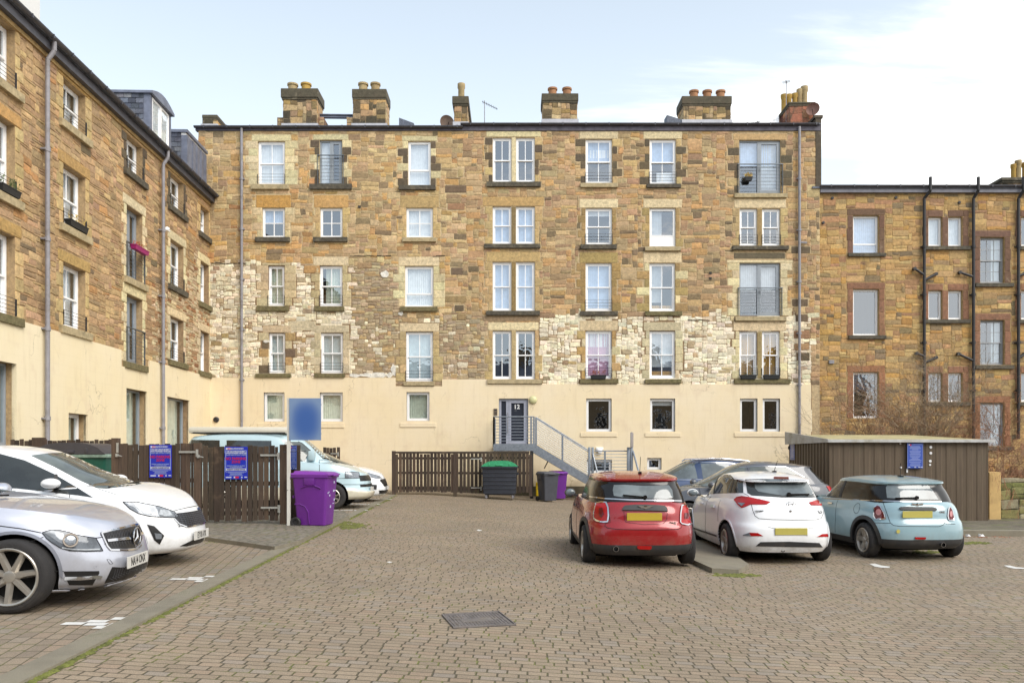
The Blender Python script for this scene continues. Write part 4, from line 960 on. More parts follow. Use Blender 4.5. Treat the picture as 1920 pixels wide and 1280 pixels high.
# left enclosure: frontal face
FY = 15.0; s_ = F/FY
fx = lambda p: (p-CX)/s_; fz = lambda p: CZ+(HY-p)/s_
fl = thing('timber_fence', 'tall dark timber bin enclosure with two blue notices on its gates', 'fence', (0, FY, 0))
slat_panel(fl, 'fence_panel', fx(222), fx(362), fz(968), fz(832), w=.09, g=.009)
slat_panel(fl, 'gate', fx(381), fx(521), fz(976), fz(836), w=.092, g=.014)
for a in (216, 370, 531):
    k = MB(); k.cc = alb((98, 80, 66))[:3]; w = .06; k.box(fx(a)-w, fx(a)+w, -.03, .09, fz(980)-.1, fz({216: 821, 370: 830, 531: 833}[a])); k.build('post', MFW, fl)
hinge(fl, fx(371), fz(847), .34, -1, -.045); hinge(fl, fx(523), fz(853), .34, -1, -.045); hinge(fl, fx(524), fz(951), .34, -1, -.045)
k = MB(); 
for p in ((374, 855), (222, 853)): k.box(fx(p[0])-.02, fx(p[0])+.02, -.075, -.03, fz(p[1])-.03, fz(p[1])+.03); k.bar((fx(p[0]), -.07, fz(p[1])), (fx(p[0])+.1, -.07, fz(p[1])-.02), .01)
k.box(fx(222)-.02, fx(222)+.02, -.045, -.03, fz(848), fz(830)); k.build('latch', MZINC, fl)
# return side of the enclosure running back, and rear panel
k = thing('timber_fence', 'dark timber fence panels behind the green lidded bin at the left', 'fence', (0, 17.6, 0))
s2 = F/17.6; slat_panel(k, 'fence_panel', (20-CX)/s2, (215-CX)/s2, .25, CZ+(HY-824.5)/s2, w=.09, g=.014)
q = MB(); q.cc = alb((86, 70, 58))[:3]; q.box((62-CX)/s2, (84-CX)/s2, -.05, .05, .2, CZ+(HY-820)/s2); q.build('post', MFW, k)
# side return at the right end of the enclosure (dark post with the narrow notice)
k = thing('timber_fence', 'narrow dark timber post board behind the blurred blue sign', 'fence', (0, 15.6, 0)); s3 = F/15.6
q = MB(); q.cc = alb((84, 70, 58))[:3]; q.box((541-CX)/s3, (562-CX)/s3, 0, .06, .2, CZ+(HY-834)/s3); q.build('board', MFW, k)
# centre enclosure below the landing
CY = 27.7; s4 = F/CY; cx_ = lambda p: (p-CX)/s4; cz_ = lambda p: CZ+(HY-p)/s4
fc = thing('timber_fence', 'low dark timber bin enclosure in front of the cream wall', 'fence', (0, CY, 0))
slat_panel(fc, 'fence_panel', cx_(741), cx_(852), cz_(922), cz_(850), w=.1, g=.022)
slat_panel(fc, 'fence_panel', cx_(854), cx_(992), cz_(924), cz_(849), w=.1, g=.03)
for a, t in ((738, 845), (853, 850), (995, 852)): k = MB(); k.cc = alb((80, 66, 56))[:3]; k.box(cx_(a)-.06, cx_(a)+.06, -.03, .09, cz_(930), cz_(t)); k.build('post', MFW, fc)
k = MB(); k.cc = alb((74, 62, 52))[:3]; k.box(cx_(741), cx_(992), -.02, .6, cz_(850)+.0, cz_(846)); k.build('top_board', MFW, fc)
hinge(fc, cx_(902), cz_(860), .35, -1, -.045); hinge(fc, cx_(902), cz_(914), .35, -1, -.045)
k = thing('timber_fence', 'short dark timber gate behind the pale blue camper van', 'fence', (0, 26.8, 0)); s5 = F/26.8
slat_panel(k, 'fence_panel', (606-CX)/s5, (632-CX)/s5, .0, CZ+(HY-838.5)/s5, w=.1, g=.012)
q = MB(); q.cc = alb((84, 70, 58))[:3]; q.box((632-CX)/s5, (637-CX)/s5, -.03, .06, 0, CZ+(HY-838)/s5); q.build('post', MFW, k); hinge(k, (634-CX)/s5, CZ+(HY-850)/s5, .25)

# ================================================================ notices
MBLUE = M('notice_blue', (28, 48, 190), .4, var=.03); MBLUE2 = M('notice_blue_faded', (60, 92, 190), .45, var=.05)
MLW = M('notice_white', (214, 220, 246), .5, var=.02); MRD = M('notice_red', (214, 24, 70), .5, var=.02); MLB = M('notice_pale', (150, 166, 226), .5, var=.02)
def notice(px0, px1, py0, py1, Y, label, faded=False, group='blue parking notices'):
    s = F/Y; w, h = (px1-px0)/s, (py1-py0)/s
    t = thing('parking_notice', label, 'sign', ((px0+px1)/2/s - CX/s, Y, CZ+(HY-(py0+py1)/2)/s), 0, group)
    k = MB(); k.bbox(-w/2, w/2, -.004, .004, -h/2, h/2, .003); k.build('board', MBLUE2 if faded else MBLUE, t)
    b = MB(); e = w*.004
    def ln(x0, x1, z, hh, m, y=-.0075): b.box(x0*w, x1*w, y, -.0045, (z-hh/2)*h, (z+hh/2)*h, m)
    if not faded:
        for x0, x1, z, hh, m in ((-.44, -.36, .438, .055, 0), (-.36, -.22, .438, .06, 1)): ln(x0, x1, z, hh, m)
        ln(-.46, -.43, .06, .66, 2); ln(.43, .46, .06, .66, 2); ln(-.43, .43, .385, .012, 2); ln(-.45, .45, -.2, .07, 0, -.006)
        for z, a in ((-.275, .44), (-.3, .34), (-.33, .26), (-.355, .26), (-.385, .3)): ln(-a, a, z, .014, 2)
        ln(-.44, -.2, -.44, .035, 0); ln(-.1, -.04, -.44, .05, 0); ln(-.04, .12, -.44, .055, 1); ln(.22, .28, -.44, .04, 0); ln(.36, .48, -.435, .03, 0)
    else:
        fr(b, -.49*w, .49*w, -.49*h, .49*h, .02*w, -.0065, -.0045, 2)
        ln(-.42, -.34, .43, .05, 0); ln(-.34, -.24, .42, .06, 1)
        for i, z in enumerate([.44, .36, .32, .28, .24, .19, .14, .09, .05, .0, -.05, -.1, -.14, -.18, -.24, -.3, -.35, -.39]):
            a = (.42, .3, .34, .36, .2, .36, .34, .3, .36, .34, .3, .2, .3, .4, .38, .3, .34, .3)[i]; ln(-a if i else -.2, a, z, .022, 2)
        for a in (-.44, -.06, .2, .36): ln(a, a+.12, -.445, .03, 0)
    b.build('print', [MLW, MRD, MLB], t)
    if not faded:
        T = lambda body, z, sz, m, sx=1: text('lettering', body, sz*h, m, t, (0, -.0085, z*h), ext=.0005, bold=.0015, sx=sx)
        T('WARNING PRIVATE PROPERTY', .438, .055, MLW, .62*w/.44); T('THIS LAND IS PRIVATE PROPERTY', .35, .048, MLW, .8*w/.44)
        T('UNAUTHORISED VEHICLES', .3, .058, MLW, .9*w/.44); T('PARKED HERE WITHOUT A PERMIT', .245, .04, MLB, w/.44); T('NO PARKING', .13, .115, MRD, .92*w/.44); T('ZONE', .03, .105, MRD, .92*w/.44)
        T('PARKING CHARGE MAY BE ISSUED', -.09, .036, MLB, w/.44); T('TO THE REGISTERED KEEPER', -.135, .03, MLB, w/.44)
        T('PARKING CHARGE NOTICE', -.2, .05, M('notice_navy', (40, 50, 110), .5), .9*w/.44)
    return t
notice(280, 322, 833.5, 895, FY-.05, 'blue and red parking notice on the left gate, nearer the small white car')
notice(421, 464.5, 837, 898, FY-.05, 'blue and red parking notice on the gate beside the purple bin')
notice(544.8, 556.2, 835, 880, 15.55, 'narrow pale blue notice strip behind the white sign post', True)
notice(1701, 1730.5, 830, 878, 19.93, 'pale blue parking notice on the brown shed, above the pale blue car', True)
# blurred blue board on its white post
sg = thing('sign_board', 'blank blue gradient sign board on a tall white post', 'sign', ((541.5-CX)*14.75/F, 14.75, .2)); s6 = F/14.75
k = MB(); px = 0; k.box(-.028, .028, -.03, .03, 0, (HY-746)/s6+1.4); k.build('post', M('white_post', (232, 230, 222), .5, var=.06, dirt=(190, 180, 160)), sg)
n = NT('sign_blue'); tc = n.n('ShaderNodeTexCoord').outputs['Generated']; sp = n.n('ShaderNodeSeparateXYZ', Vector=tc)
rr = n.math('ADD', n.math('POWER', n.math('ABSOLUTE', n.math('SUBTRACT', sp.outputs[0], .52)), 2.2), n.math('POWER', n.math('ABSOLUTE', n.math('SUBTRACT', sp.outputs[2], .45)), 2.4))
MSB = n.done(n.mix(n.step(rr, 0, .28), alb((66, 106, 178)), alb((132, 158, 196))), .4)
k = MB(); x0, x1 = (543.5-541.5)/s6, (603-541.5)/s6; z1, z0 = (HY-746.5)/s6+1.4, (HY-825)/s6+1.4
k.bbox(x0, x1, -.045, -.031, z0, z1, .004); k.build('board', MSB, sg)
k = MB(); k.box(x0, x1, -.0305, -.012, z0+.1, z0+.14); k.box(x0, x1, -.0305, -.012, z1-.14, z1-.1); k.build('bracket', MPIPE, sg)
k = MB(); k.tube([(-.02, -.035, .74), (.25, .1, .78)], .006, 5); k.tube([(-.1, -.035, 1.45), (.3, .1, 1.47)], .006, 5); k.build('cable_tie', MPB, sg)

# ================================================================ bins
def taper(k, x0, x1, y0, y1, z0, z1, s0, m=None, n=8, rr=.06):
    """rounded box tapering towards the bottom"""
    def ring(a, b, c, d, z, r):
        P = []
        for cx, cy, st in ((b-r, d-r, 0), (a+r, d-r, 90), (a+r, c+r, 180), (b-r, c+r, 270)):
            for i in range(4): t = rad(st+30*i); P.append(k.V((cx+r*math.cos(t), cy+r*math.sin(t), z)))
        return P
    mx, my = (x0+x1)/2, (y0+y1)/2
    A = ring(mx+(x0-mx)*s0, mx+(x1-mx)*s0, my+(y0-my)*s0, my+(y1-my)*s0, z0, rr*s0); B = ring(x0, x1, y0, y1, z1, rr)
    L = len(A)
    for i in range(L): k.idx([A[i], A[(i+1) % L], B[(i+1) % L], B[i]], m)
    k.idx(A[::-1], m); k.idx(B, m)
def wheelie(name, label, loc, rz, mat, lidm, sc=1, num=None, group='wheelie bins'):
    """front of the bin faces -y; wheels at +y"""
    t = thing(name, label, 'bin', loc, rz, group)
    k = MB(); taper(k, -.285, .285, -.34, .34, .05, .95, .80, rr=.05); k.bbox(-.3, .3, -.36, .36, .93, .975, .012)
    for s in (-1, 1): k.bbox(s*.30-.015*(s > 0), s*.30+.015*(s < 0)+.0, -.1, .1, .80, .93, .006)
    k.bbox(-.2, .2, .33, .37, .55, .6, .01)
    # arch moulding on the side and recess line
    for s in (-1, 1):
        P = [(s*(.262+.0+.028*z_), y_, z_) for y_, z_ in ((-.22, .74), (-.1, .79), (.05, .79), (.16, .75))]
        for a, b in zip(P, P[1:]): k.bar(a, b, .012, 6)
        Q = [(s*(.237+.03*z_/.9), y_, z_) for y_, z_ in ((.30, .44), (.2, .44), (.1, .40), (.04, .3), (.02, .08))]
        for a, b in zip(Q, Q[1:]): k.bar(a, b, .013, 6)
    k.build('body', mat, t, 40)
    l = MB(); l.bbox(-.3, .3, -.385, .33, .976, 1.0, .01)
    A = [(-.29, -.37, 1.001), (.29, -.37, 1.001), (.29, .33, 1.001), (-.29, .33, 1.001), (-.25, -.3, 1.035), (.25, -.3, 1.035), (.25, .3, 1.06), (-.25, .3, 1.06)]
    l.hexa(A); l.bbox(-.12, .12, -.42, -.384, .965, .995, .008); l.build('lid', lidm, t, 40)
    h = MB(); h.bar((-.24, .41, 1.0), (.24, .41, 1.0), .017, 8)
    for s in (-.24, .24, 0): h.bar((s, .33, .99), (s, .41, 1.0), .016, 8)
    h.build('handle', lidm, t, 40)
    for s in (-1, 1):
        w = MB(); T = lambda p, s=s: Vector((s*.245 + p.z*s, .27+p.x, .1+p.y))
        w.lathe([(.02, 0), (.085, .002), (.1, .01), (.1, .045), (.085, .055), (.055, .05), (.05, .03), (.02, .03)], 22, T=T); w.build('wheel', MPB, t, 40)
    if num: text('bin_number', num, .3, MWT, t, (.0, -.325, .58), (rad(90-5), rad(90), 0), bold=.008)
    return t
MPUR = M('purple_plastic', (116, 44, 150), .42, var=.06, vs=3); MPUR2 = M('purple_lid', (140, 62, 176), .42, var=.05)
MGRYB = M('grey_plastic', (78, 80, 88), .5, var=.1); MGRYL = M('grey_lid', (92, 94, 102), .5, var=.1)
def gp(px, py): x, y = G(px, py); return (x, y, gz(x))
x, y, z = gp(584, 993)
pb = wheelie('wheelie_bin', 'purple wheelie bin standing by the white sign post', (x, y+.28, z+.035), rad(82), MPUR, MPUR2)
tp = MB(); R2_ = random.Random(5)
for i in range(9):
    a, b = R2_.uniform(.35, .85), R2_.uniform(-.18, .2); tp.box(b-.015, b+.03, -.345+.0, -.335, a, a+R2_.uniform(.015, .045))
k = tp; k.v = [(x_, y_ + (.95-z_)*.075, z_) for x_, y_, z_ in k.v]; k.build('worn_lettering', MLW, pb)
x, y, z = gp(1030, 941)
g1 = wheelie('wheelie_bin', 'dark grey wheelie bin with white number under the steel stair', (x-.05, y+.3, z), rad(22), MGRYB, MGRYL)
text('bin_number', '11E', .2, MWT, g1, (.275, -.05, .62), (rad(90), rad(0), rad(90)), bold=.006)
x, y, z = gp(1042, 938); wheelie('wheelie_bin', 'second purple wheelie bin tucked behind the dark grey one', (x+.12, y+.75, z), rad(10), MPUR, MPUR2)
# big four-wheeled bin with green lid
def euro(label, loc, rz, bm_, lm_, W_=1.26, D_=.95, Hh=1.22, sm=None, lh=.10):
    t = thing('communal_bin', label, 'bin', loc, rz)
    k = MB(); taper(k, -W_/2, W_/2, -D_/2, D_/2, .2, Hh-.1, .93, rr=.04)
    for z_ in (.38, .52, .66, .80, .94): k.bbox(-W_/2*(.935+.06*z_), W_/2*(.935+.06*z_), -D_/2*(.935+.06*z_)-.012, D_/2, z_-.02, z_+.02, .01)
    k.build('body', bm_, t, 40)
    r_ = MB(); r_.bbox(-W_/2-.04, W_/2+.04, -D_/2-.05, D_/2+.04, Hh-.12, Hh-.05, .02); r_.bbox(-.62*W_/1.26-.06, -.62*W_/1.26, -.05, .05, Hh-.35, Hh-.28, .01); r_.bbox(.62*W_/1.26, .62*W_/1.26+.06, -.05, .05, Hh-.35, Hh-.28, .01); r_.build('rim', sm or bm_, t, 40)
    l = MB(); n = 10
    P = [(-W_/2-.02+(W_+.04)*i/n, Hh-.045+lh*(1-abs(2*i/n-1)**3.5)) for i in range(n+1)] + [(W_/2+.02, Hh-.05), (-W_/2-.02, Hh-.05)]
    l.prism(P, -D_/2-.06, D_/2); l.bbox(-.12, .12, -D_/2-.085, -D_/2-.055, Hh-.03, Hh+.03, .01)
    for s in (-.35, .35): l.bbox(s-.03, s+.03, -D_/2-.07, -D_/2-.05, Hh-.03, Hh+.07, .01)
    l.build('lid', lm_, t, 50)
    f = MB(); f.box(-W_/2+.1, W_/2-.1, -D_/2+.1, -D_/2+.14, .16, .199); f.box(-W_/2+.1, W_/2-.1, D_/2-.2, D_/2-.16, .16, .199); f.build('base_frame', MPB, t)
    for sx in (-1, 1):
        for sy in (-1, 1):
            w = MB(); cx_, cy_ = sx*(W_/2-.14), sy*(D_/2-.12)
            T = lambda p: Vector((cx_+p.z-.02, cy_+p.x, .085+p.y)); w.lathe([(.02, -.004), (.06, 0), (.085, .008), (.085, .032), (.06, .04), (.02, .044)], 20, T=T)
            w.box(cx_-.045, cx_-.03, cy_-.03, cy_+.03, .06, .16); w.box(cx_+.03, cx_+.045, cy_-.03, cy_+.03, .06, .16); w.box(cx_-.045, cx_+.045, cy_-.04, cy_+.04, .15, .165); w.build('castor', MPIPE, t, 40)
    return t
x, y, z = gp(937, 937)
euro('dark grey communal bin with bright green lid in front of the timber enclosure', (x, y+.55, z), rad(-3), M('bin_dark', (52, 56, 66), .45, var=.12), M('bin_green_lid', (66, 176, 124), .4, var=.08), W_=1.2, D_=.8, Hh=1.2, lh=.19)
euro('dark green communal bin with black lid behind the small white car', ((152-CX)*15.9/F, 15.95, .22), rad(2), M('bin_green', (30, 96, 78), .4, var=.2, vs=5), M('bin_black_lid', (72, 70, 76), .45, var=.1), W_=1.38, D_=1.0, Hh=1.44, lh=.22, sm=M('rim_pale', (150, 176, 160), .5, var=.3, vs=8))
# yellow grit box behind the bins
x, y, z = gp(1009, 936); t = thing('salt_bin', 'narrow yellow plastic bin half hidden behind the dark wheelie bin', 'bin', (x+.12, y+.25, z))
k = MB(); MYEL = M('yellow_plastic', (236, 200, 20), .5, var=.06); taper(k, -.2, .2, -.15, .15, 0, .62, .94, rr=.03); k.build('body', MYEL, t, 40)
k = MB(); k.bbox(-.14, .14, -.15, .1, .60, .98, .02); k.bbox(-.16, .16, -.19, .12, .56, .6, .01); k.build('lid', MYEL, t, 40)

# ================================================================ steel stair
SY = 29.2; s7 = F/SY; sx_ = lambda p: (p-CX)/s7; sz_ = lambda p: CZ+(HY-p)/s7
st = thing('steel_stair', 'galvanised steel landing and stair rising to door 12', 'staircase', (0, SY, 0))
DW = YF-SY-.08
k = MB(); k.sbar((sx_(925), 0, sz_(838.5)), (sx_(1005), 0, sz_(838.5)), .06, .26); k.box(sx_(925), sx_(1005), .03, DW, sz_(833), sz_(831.5)); k.sbar((sx_(925)+.03, .03, sz_(838.5)), (sx_(925)+.03, DW, sz_(838.5)), .06, .26); k.build('landing', MGALV, st)
k = MB(); a, b = (sx_(1003), -.002, sz_(841)), (sx_(1106), -.002, sz_(902)); k.sbar(a, b, .05, .3); k.sbar((a[0], 1.0, a[2]), (b[0], 1.0, b[2]), .05, .3)
k.build('stringer', MGALV, st)
k = MB()
for i in range(10):
    f = (i+.5)/10; x = lerp(a[0], b[0], f); z_ = lerp(a[2], b[2], f); k.box(x-.12, x+.12, .03, .97, z_-.0, z_+.03)
k.build('tread', MGALV, st)
def railing(parent, P0, P1, h, n, posts, m=MGALV, pw=.07, top=.022):
    k = MB(); P0, P1 = Vector(P0), Vector(P1); up = Vector((0, 0, h))
    k.bar(P0+up, P1+up, top, 8)
    for i in range(1, n): k.bar(P0+up*(i/n), P1+up*(i/n), .0105, 5)
    for f in posts: p = P0.lerp(P1, f); k.box(p.x-pw/2, p.x+pw/2, p.y-.012, p.y+.012, p.z-.12, p.z+h)
    return k.build('railing', m, parent, 40)
hL = sz_(780)-sz_(831)
railing(st, (sx_(926), 0, sz_(832)), (sx_(1001), 0, sz_(832)), hL, 9, (0, .0, .93, 1)); railing(st, (sx_(926), DW, sz_(832)), (sx_(926), 0, sz_(832)), hL, 9, (0, 1))
railing(st, (sx_(1005), 0, sz_(833)), (sx_(1106), 0, sz_(896)), hL, 12, (0, .49))
k = MB(); k.bar((sx_(1005), 0, sz_(784)), (sx_(1106), 0, sz_(848)), .015, 8)
for p in (1105, 1111): k.bbox(sx_(p)-.045, sx_(p)+.045, -.05, .05, -.2, sz_(838), .01)
k.bar((sx_(1111), -.04, sz_(850)), (sx_(1121), -.3, sz_(896)), .03, 8); k.build('newel_post', MGALV, st, 40)
k = MB(); k.bbox(sx_(997)-.06, sx_(997)+.06, .0, .12, -.2, sz_(845), .01); k.bar((sx_(1029), .2, sz_(862)), (sx_(1022), .6, sz_(878)), .02); k.build('support_post', M('black_steel', (52, 52, 52), .5), st)
rl = thing('steel_railing', 'low galvanised railing guarding the steps right of the stair', 'railing', (0, SY+.05, 0))
railing(rl, (sx_(1115), 0, sz_(893)), (sx_(1180), 0, sz_(893)), sz_(845)-sz_(893), 8, (.3, .96, 1))
k = MB()
for p in (1178.5, 1184.5): k.bbox(sx_(p)-.05, sx_(p)+.05, -.06, .06, -.2, sz_(838), .012)
k.bar((sx_(1187), -.03, sz_(845)), (sx_(1194), -.5, sz_(884)), .035, 8); k.build('post', MGALV, rl, 40)
k = thing('small_sign', 'thin grey sign seen nearly edge on, fixed above the low railing', 'sign', (sx_(1184), SY-.1, sz_(824)), rad(70))
q = MB(); q.bbox(-.24, .24, -.012, .012, -.28, .26, .008); q.build('board', MPIPE, k); q = MB(); q.bar((.14, .03, -1.5), (.14, .03, .28), .024, 8); q.build('post', MGALV, k)
# wall fittings
k = thing('wall_lamp', 'round cream bulkhead lamp beside door 12', 'lamp', (U(999.5), YF-.046, V_(749.5)))
q = MB(); T = lambda p: Vector((p.x, -p.z, p.y)); q.lathe([(.155, 0), (.16, .02), (.15, .06), (.11, .1), (.04, .115), (.005, .117)], 28, T=T); q.build('lamp_cover', M('lamp_cream', (236, 232, 176), .35, var=.02), k, 40)
q = MB(); q.lathe([(.165, 0), (.165, .015), (.15, .018)], 28, T=T); q.build('base', MPIPE, k)
k = thing('door_intercom', 'grey steel intercom panel left of door 12', 'intercom', (U(929.2), YF-.046, V_(772)))
q = MB(); q.bbox(-.075, .075, -.03, 0, -.13, .13, .006); q.build('panel', M('intercom_steel', (150, 132, 112), .4, .4), k)
q = MB()
for i in range(3):
    for j in range(4): q.box(-.045+.035*i, -.02+.035*i, -.036, -.03, -.1+.03*j, -.08+.03*j)
q.box(-.05, .05, -.034, -.03, .04, .1); q.build('button', MPB, k)
k = thing('wall_vent', 'round dark boiler flue on the cream wall left of the downpipe', 'vent', (U(406.5), YF-.046, V_(786.5)))
q = MB(); q.lathe([(.11, 0), (.11, .05), (.09, .07), (.06, .08), (.055, .06), (.02, .05)], 20, T=T); q.build('flue', MPB, k, 40)
k = thing('outside_tap_box', 'small dark utility box low in the cream corner', 'utility box', (U(384), YF-.046, V_(792)))
q = MB(); q.bbox(-.05, .05, -.04, 0, -.08, .08, .008); q.box(-.03, .03, -.045, -.04, -.05, .0); q.build('box', MPB, k)
k = thing('floodlight', 'white floodlight on the wall above the low railing', 'lamp', (U(1124), YF-.046, V_(843)))
q = MB(); T2 = lambda p: Vector((p.x, -p.z, p.y)); q.bbox(-.14, .14, -.09, 0, 0, .1, .02); q.lathe([(.0, .03), (.1, .03), (.1, .12), (.07, .14)], 20, T=lambda p: Vector((p.x, -p.z, -.04+p.y))); q.build('housing', MW, k, 40)
# flower boxes and pots
MPLT = M('planter_black', (44, 46, 48), .5, var=.1); MLEAF = M('leaf_green', (96, 112, 60), .8, var=.3, vs=20); MDRY = M('dry_leaf', (190, 110, 70), .8, var=.3, vs=20)
def leaves(k, x0, x1, y, z, h, n, mi=0):
    for _ in range(n):
        p = Vector((R.uniform(x0, x1), y+R.uniform(-.06, .06), z)); q = p+Vector((R.uniform(-.08, .08), R.uniform(-.06, .06), R.uniform(.3, 1)*h)); k.bar(p, q, .003, 3, mi)
        for _ in range(3):
            c = p.lerp(q, R.uniform(.4, 1)); a, b = Vector((R.uniform(-.03, .03), R.uniform(-.03, .03), R.uniform(-.02, .03))), Vector((R.uniform(-.03, .03), R.uniform(-.03, .03), R.uniform(0, .03))); k.face([c, c+a, c+a+b, c+b], mi)
def planter(x0, x1, z, label, leafm, h=.14, Y=YF, nm='window_box', mat=MPLT, lh=.2, n=26, rz=0, base=None):
    w = x1-x0; t = thing(nm, label, 'flower box', base or ((x0+x1)/2, Y-.09, z), rz)
    k = MB(); k.hexa([(-w/2+.03, -.07, 0), (w/2-.03, -.07, 0), (w/2-.03, .07, 0), (-w/2+.03, .07, 0), (-w/2, -.09, h), (w/2, -.09, h), (w/2, .09, h), (-w/2, .09, h)]); k.box(-w/2-.01, w/2+.01, -.1, .1, h, h+.02); k.build('trough', mat, t)
    k = MB(); leaves(k, -w/2+.04, w/2-.04, 0, h, lh, n); k.build('plant', leafm, t, fixn=False); return t
planter(U(1107), U(1136), V_(711)+.0, 'black window box with dry orange plant at the pink curtained window', MDRY, lh=.24)
planter(U(1387), U(1416), V_(711), 'black window box at the left of the two brown curtained windows', MLEAF, lh=.16, n=10)
planter(U(1430), U(1460), V_(711), 'black window box at the right of the two brown curtained windows', MLEAF, lh=.1, n=4)
MYF = M('yellow_flower', (240, 206, 110), .8, var=.2)
planter(U(1395), U(1409), V_(341), 'dark pot of pale yellow flowers on the top floor balcony rail', MYF, lh=.2, n=60, h=.12, nm='flower_pot')
def wpt(u, d, z): c, s = math.cos(ROT), math.sin(ROT); return (wx0 + u*c - d*s, YF + u*s + d*c, z)
planter(0, .95, 0, 'bright pink double trough hung on the balcony rail of the left wing', MDRY, nm='window_box', mat=M('planter_pink', (176, 40, 120), .45, var=.05), rz=ROT, base=wpt((uC[0]+uC[1])/2+.05, -.14, 7.85), h=.12, lh=.22, n=26)
planter(0, .9, 0, 'black trough with yellow flowers on the second floor sill of the left wing', MYF, rz=ROT, base=wpt((uB[0]+uB[1])/2, -.06, 7.52), lh=.26, n=16)
planter(0, .7, 0, 'green plant pots on the upper sill at the left edge', MLEAF, rz=ROT, base=wpt(uA1-.35, -.06, 7.46), lh=.3, n=30, nm='flower_pot')
# aerials and dishes
def aerial(loc, label, h, boom, n=9, rz=0, tilt=0):
    t = thing('tv_aerial', label, 'aerial', loc, rz, 'roof aerials'); k = MB(); k.bar((0, 0, 0), (0, 0, h), .017, 6); k.build('mast', MPIPE, t)
    q = MB(); a, b = Vector((-.1, 0, h-.04)), Vector((boom*math.cos(tilt), 0, h-.04+boom*math.sin(tilt))); q.bar(a, b, .012, 5)
    for i in range(n):
        p = a.lerp(b, (i+.5)/n); L = .16*(1-.04*i); q.bar(p-Vector((0, L, 0)), p+Vector((0, L, .0)), .007, 4); q.bar(p-Vector((0, 0, .05)), p+Vector((0, 0, .05)), .01, 4)
    q.build('boom', MPB, t)
x, y, z = f2(908.5, 240); aerial((x, 32.5, z), 'thin television aerial with drooping boom on the middle of the roof', 1.12, .62, tilt=rad(-30))
x, y, z = f2(1471, 236); aerial((x, 32.3, z), 'tall thin television aerial beside the yellow chimney pots', 1.75, .12, n=3, rz=rad(60))
x, y, z = f2(1420, 238); aerial((x, 32.5, z), 'low television aerial near the right end of the roof', .25, .55, n=8, rz=rad(180), tilt=rad(-15))
def dish(loc, label, r, col, rz):
    t = thing('satellite_dish', label, 'satellite dish', loc, rz); k = MB()
    T = lambda p: Vector((p.x, -p.z, p.y)); k.lathe([(.01, 0), (r*.5, -.02), (r*.85, .04), (r, .09), (r*.98, .1), (r*.82, .055), (r*.48, .0), (.01, .02)], 26, T=T); k.build('reflector', col, t, 50)
    k = MB(); k.bar((0, 0, -r), (0, -r*1.1, -r*.3), .012); k.bar((0, .05, 0), (0, .05, -r-.3), .02); k.build('arm', MPB, t)
x, y, z = f2(838, 235); dish((x, 32.3, z), 'brown satellite dish behind the roof edge left of the single pot chimney', .3, M('dish_brown', (176, 150, 132), .6), rad(20))
x, y, z = f2(1511, 222); dish((x, 31.7, z), 'reddish satellite dish against the brick chimney', .26, M('dish_red', (150, 110, 96), .6), rad(-30))
k = thing('security_light', 'small white dome on the pipe of the left wing', 'lamp', wpt(WU(303), -.12, 9.1), ROT); q = MB(); q.bbox(-.12, .12, -.12, .0, -.03, .03, .01); q.lathe([(.09, 0), (.08, .05), (.03, .08)], 14, T=lambda p: Vector((p.x, p.y-.06, .03+p.z))); q.build('housing', MW, k, 40)
# ================================================================ shed
sh = thing('metal_shed', 'brown corrugated metal shed with pale flat roof', 'shed', (0, 0, 0))
sY = 20.0; a0, a1 = (1555-CX)*sY/F, (1853-CX)*sY/F; zb = gz(10)+.1; zt = CZ+(HY-829)*sY/F
bY = 24.2; bx = (1488-CX)*bY/F - .12
def shed_mat():
    n = NT('shed_brown'); g = n.obj(); mp = n.n('ShaderNodeMapping'); n.put(mp, 'Vector', g); mp.inputs['Scale'].default_value = (6, 6, .5)
    s = n.noise(mp.outputs[0], 2, 5, .7); b = n.noise(g, 1.2, 4)
    c = n.mix(n.step(s, .3, .75), alb((92, 76, 58)), alb((110, 93, 72))); c = n.mix(n.math('MULTIPLY', n.step(b, .5, .8), .35), c, alb((84, 82, 62)))
    return n.done(c, .6, 0)
MSH = shed_mat()
def corr(k, A, B, z0, z1, pitch=.16, dep=.03):
    A, B = Vector(A), Vector(B); L = (B-A).length; d = (B-A)/L; nn = Vector((d.y, -d.x)); P = []; s = 0
    while s < L:
        for f, h in ((0, 0), (.3, 0), (.42, dep), (.88, dep)):
            if s+f*pitch <= L: q = A+d*(s+f*pitch)+nn*h; P.append(q)
        s += pitch
    P.append(B)
    lo = [k.V((p.x, p.y, z0)) for p in P]; hi = [k.V((p.x, p.y, z1)) for p in P]
    for i in range(len(P)-1): k.idx([lo[i], lo[i+1], hi[i+1], hi[i]])
k = MB(); corr(k, (a0, sY), (a1, sY), zb, zt, .26, .012); corr(k, (bx, bY), (a0, sY), zb-.1, zt+.02, .3, .05); corr(k, (a1, sY), (a1, bY), zb, zt); corr(k, (a1, bY), (bx, bY), zb, zt); k.build('cladding', MSH, sh, fixn=False)
k = MB(); zr = zt+.0
RP = [(a0-.08, sY-.1), (a1+.1, sY-.1), (a1+.1, bY+.1), (bx-.12, bY+.1)]
ids = [k.V((x, y, zr+.06+(y-sY)*.055)) for x, y in RP]; k.idx(ids); k.build('roof', M('shed_roof', (196, 182, 134), .9, var=.2, vs=2, dirt=(130, 132, 84), dirts=1.5), sh)
k = MB(); MFAS = M('shed_fascia', (206, 206, 204), .6, var=.1, dirt=(150, 140, 110))
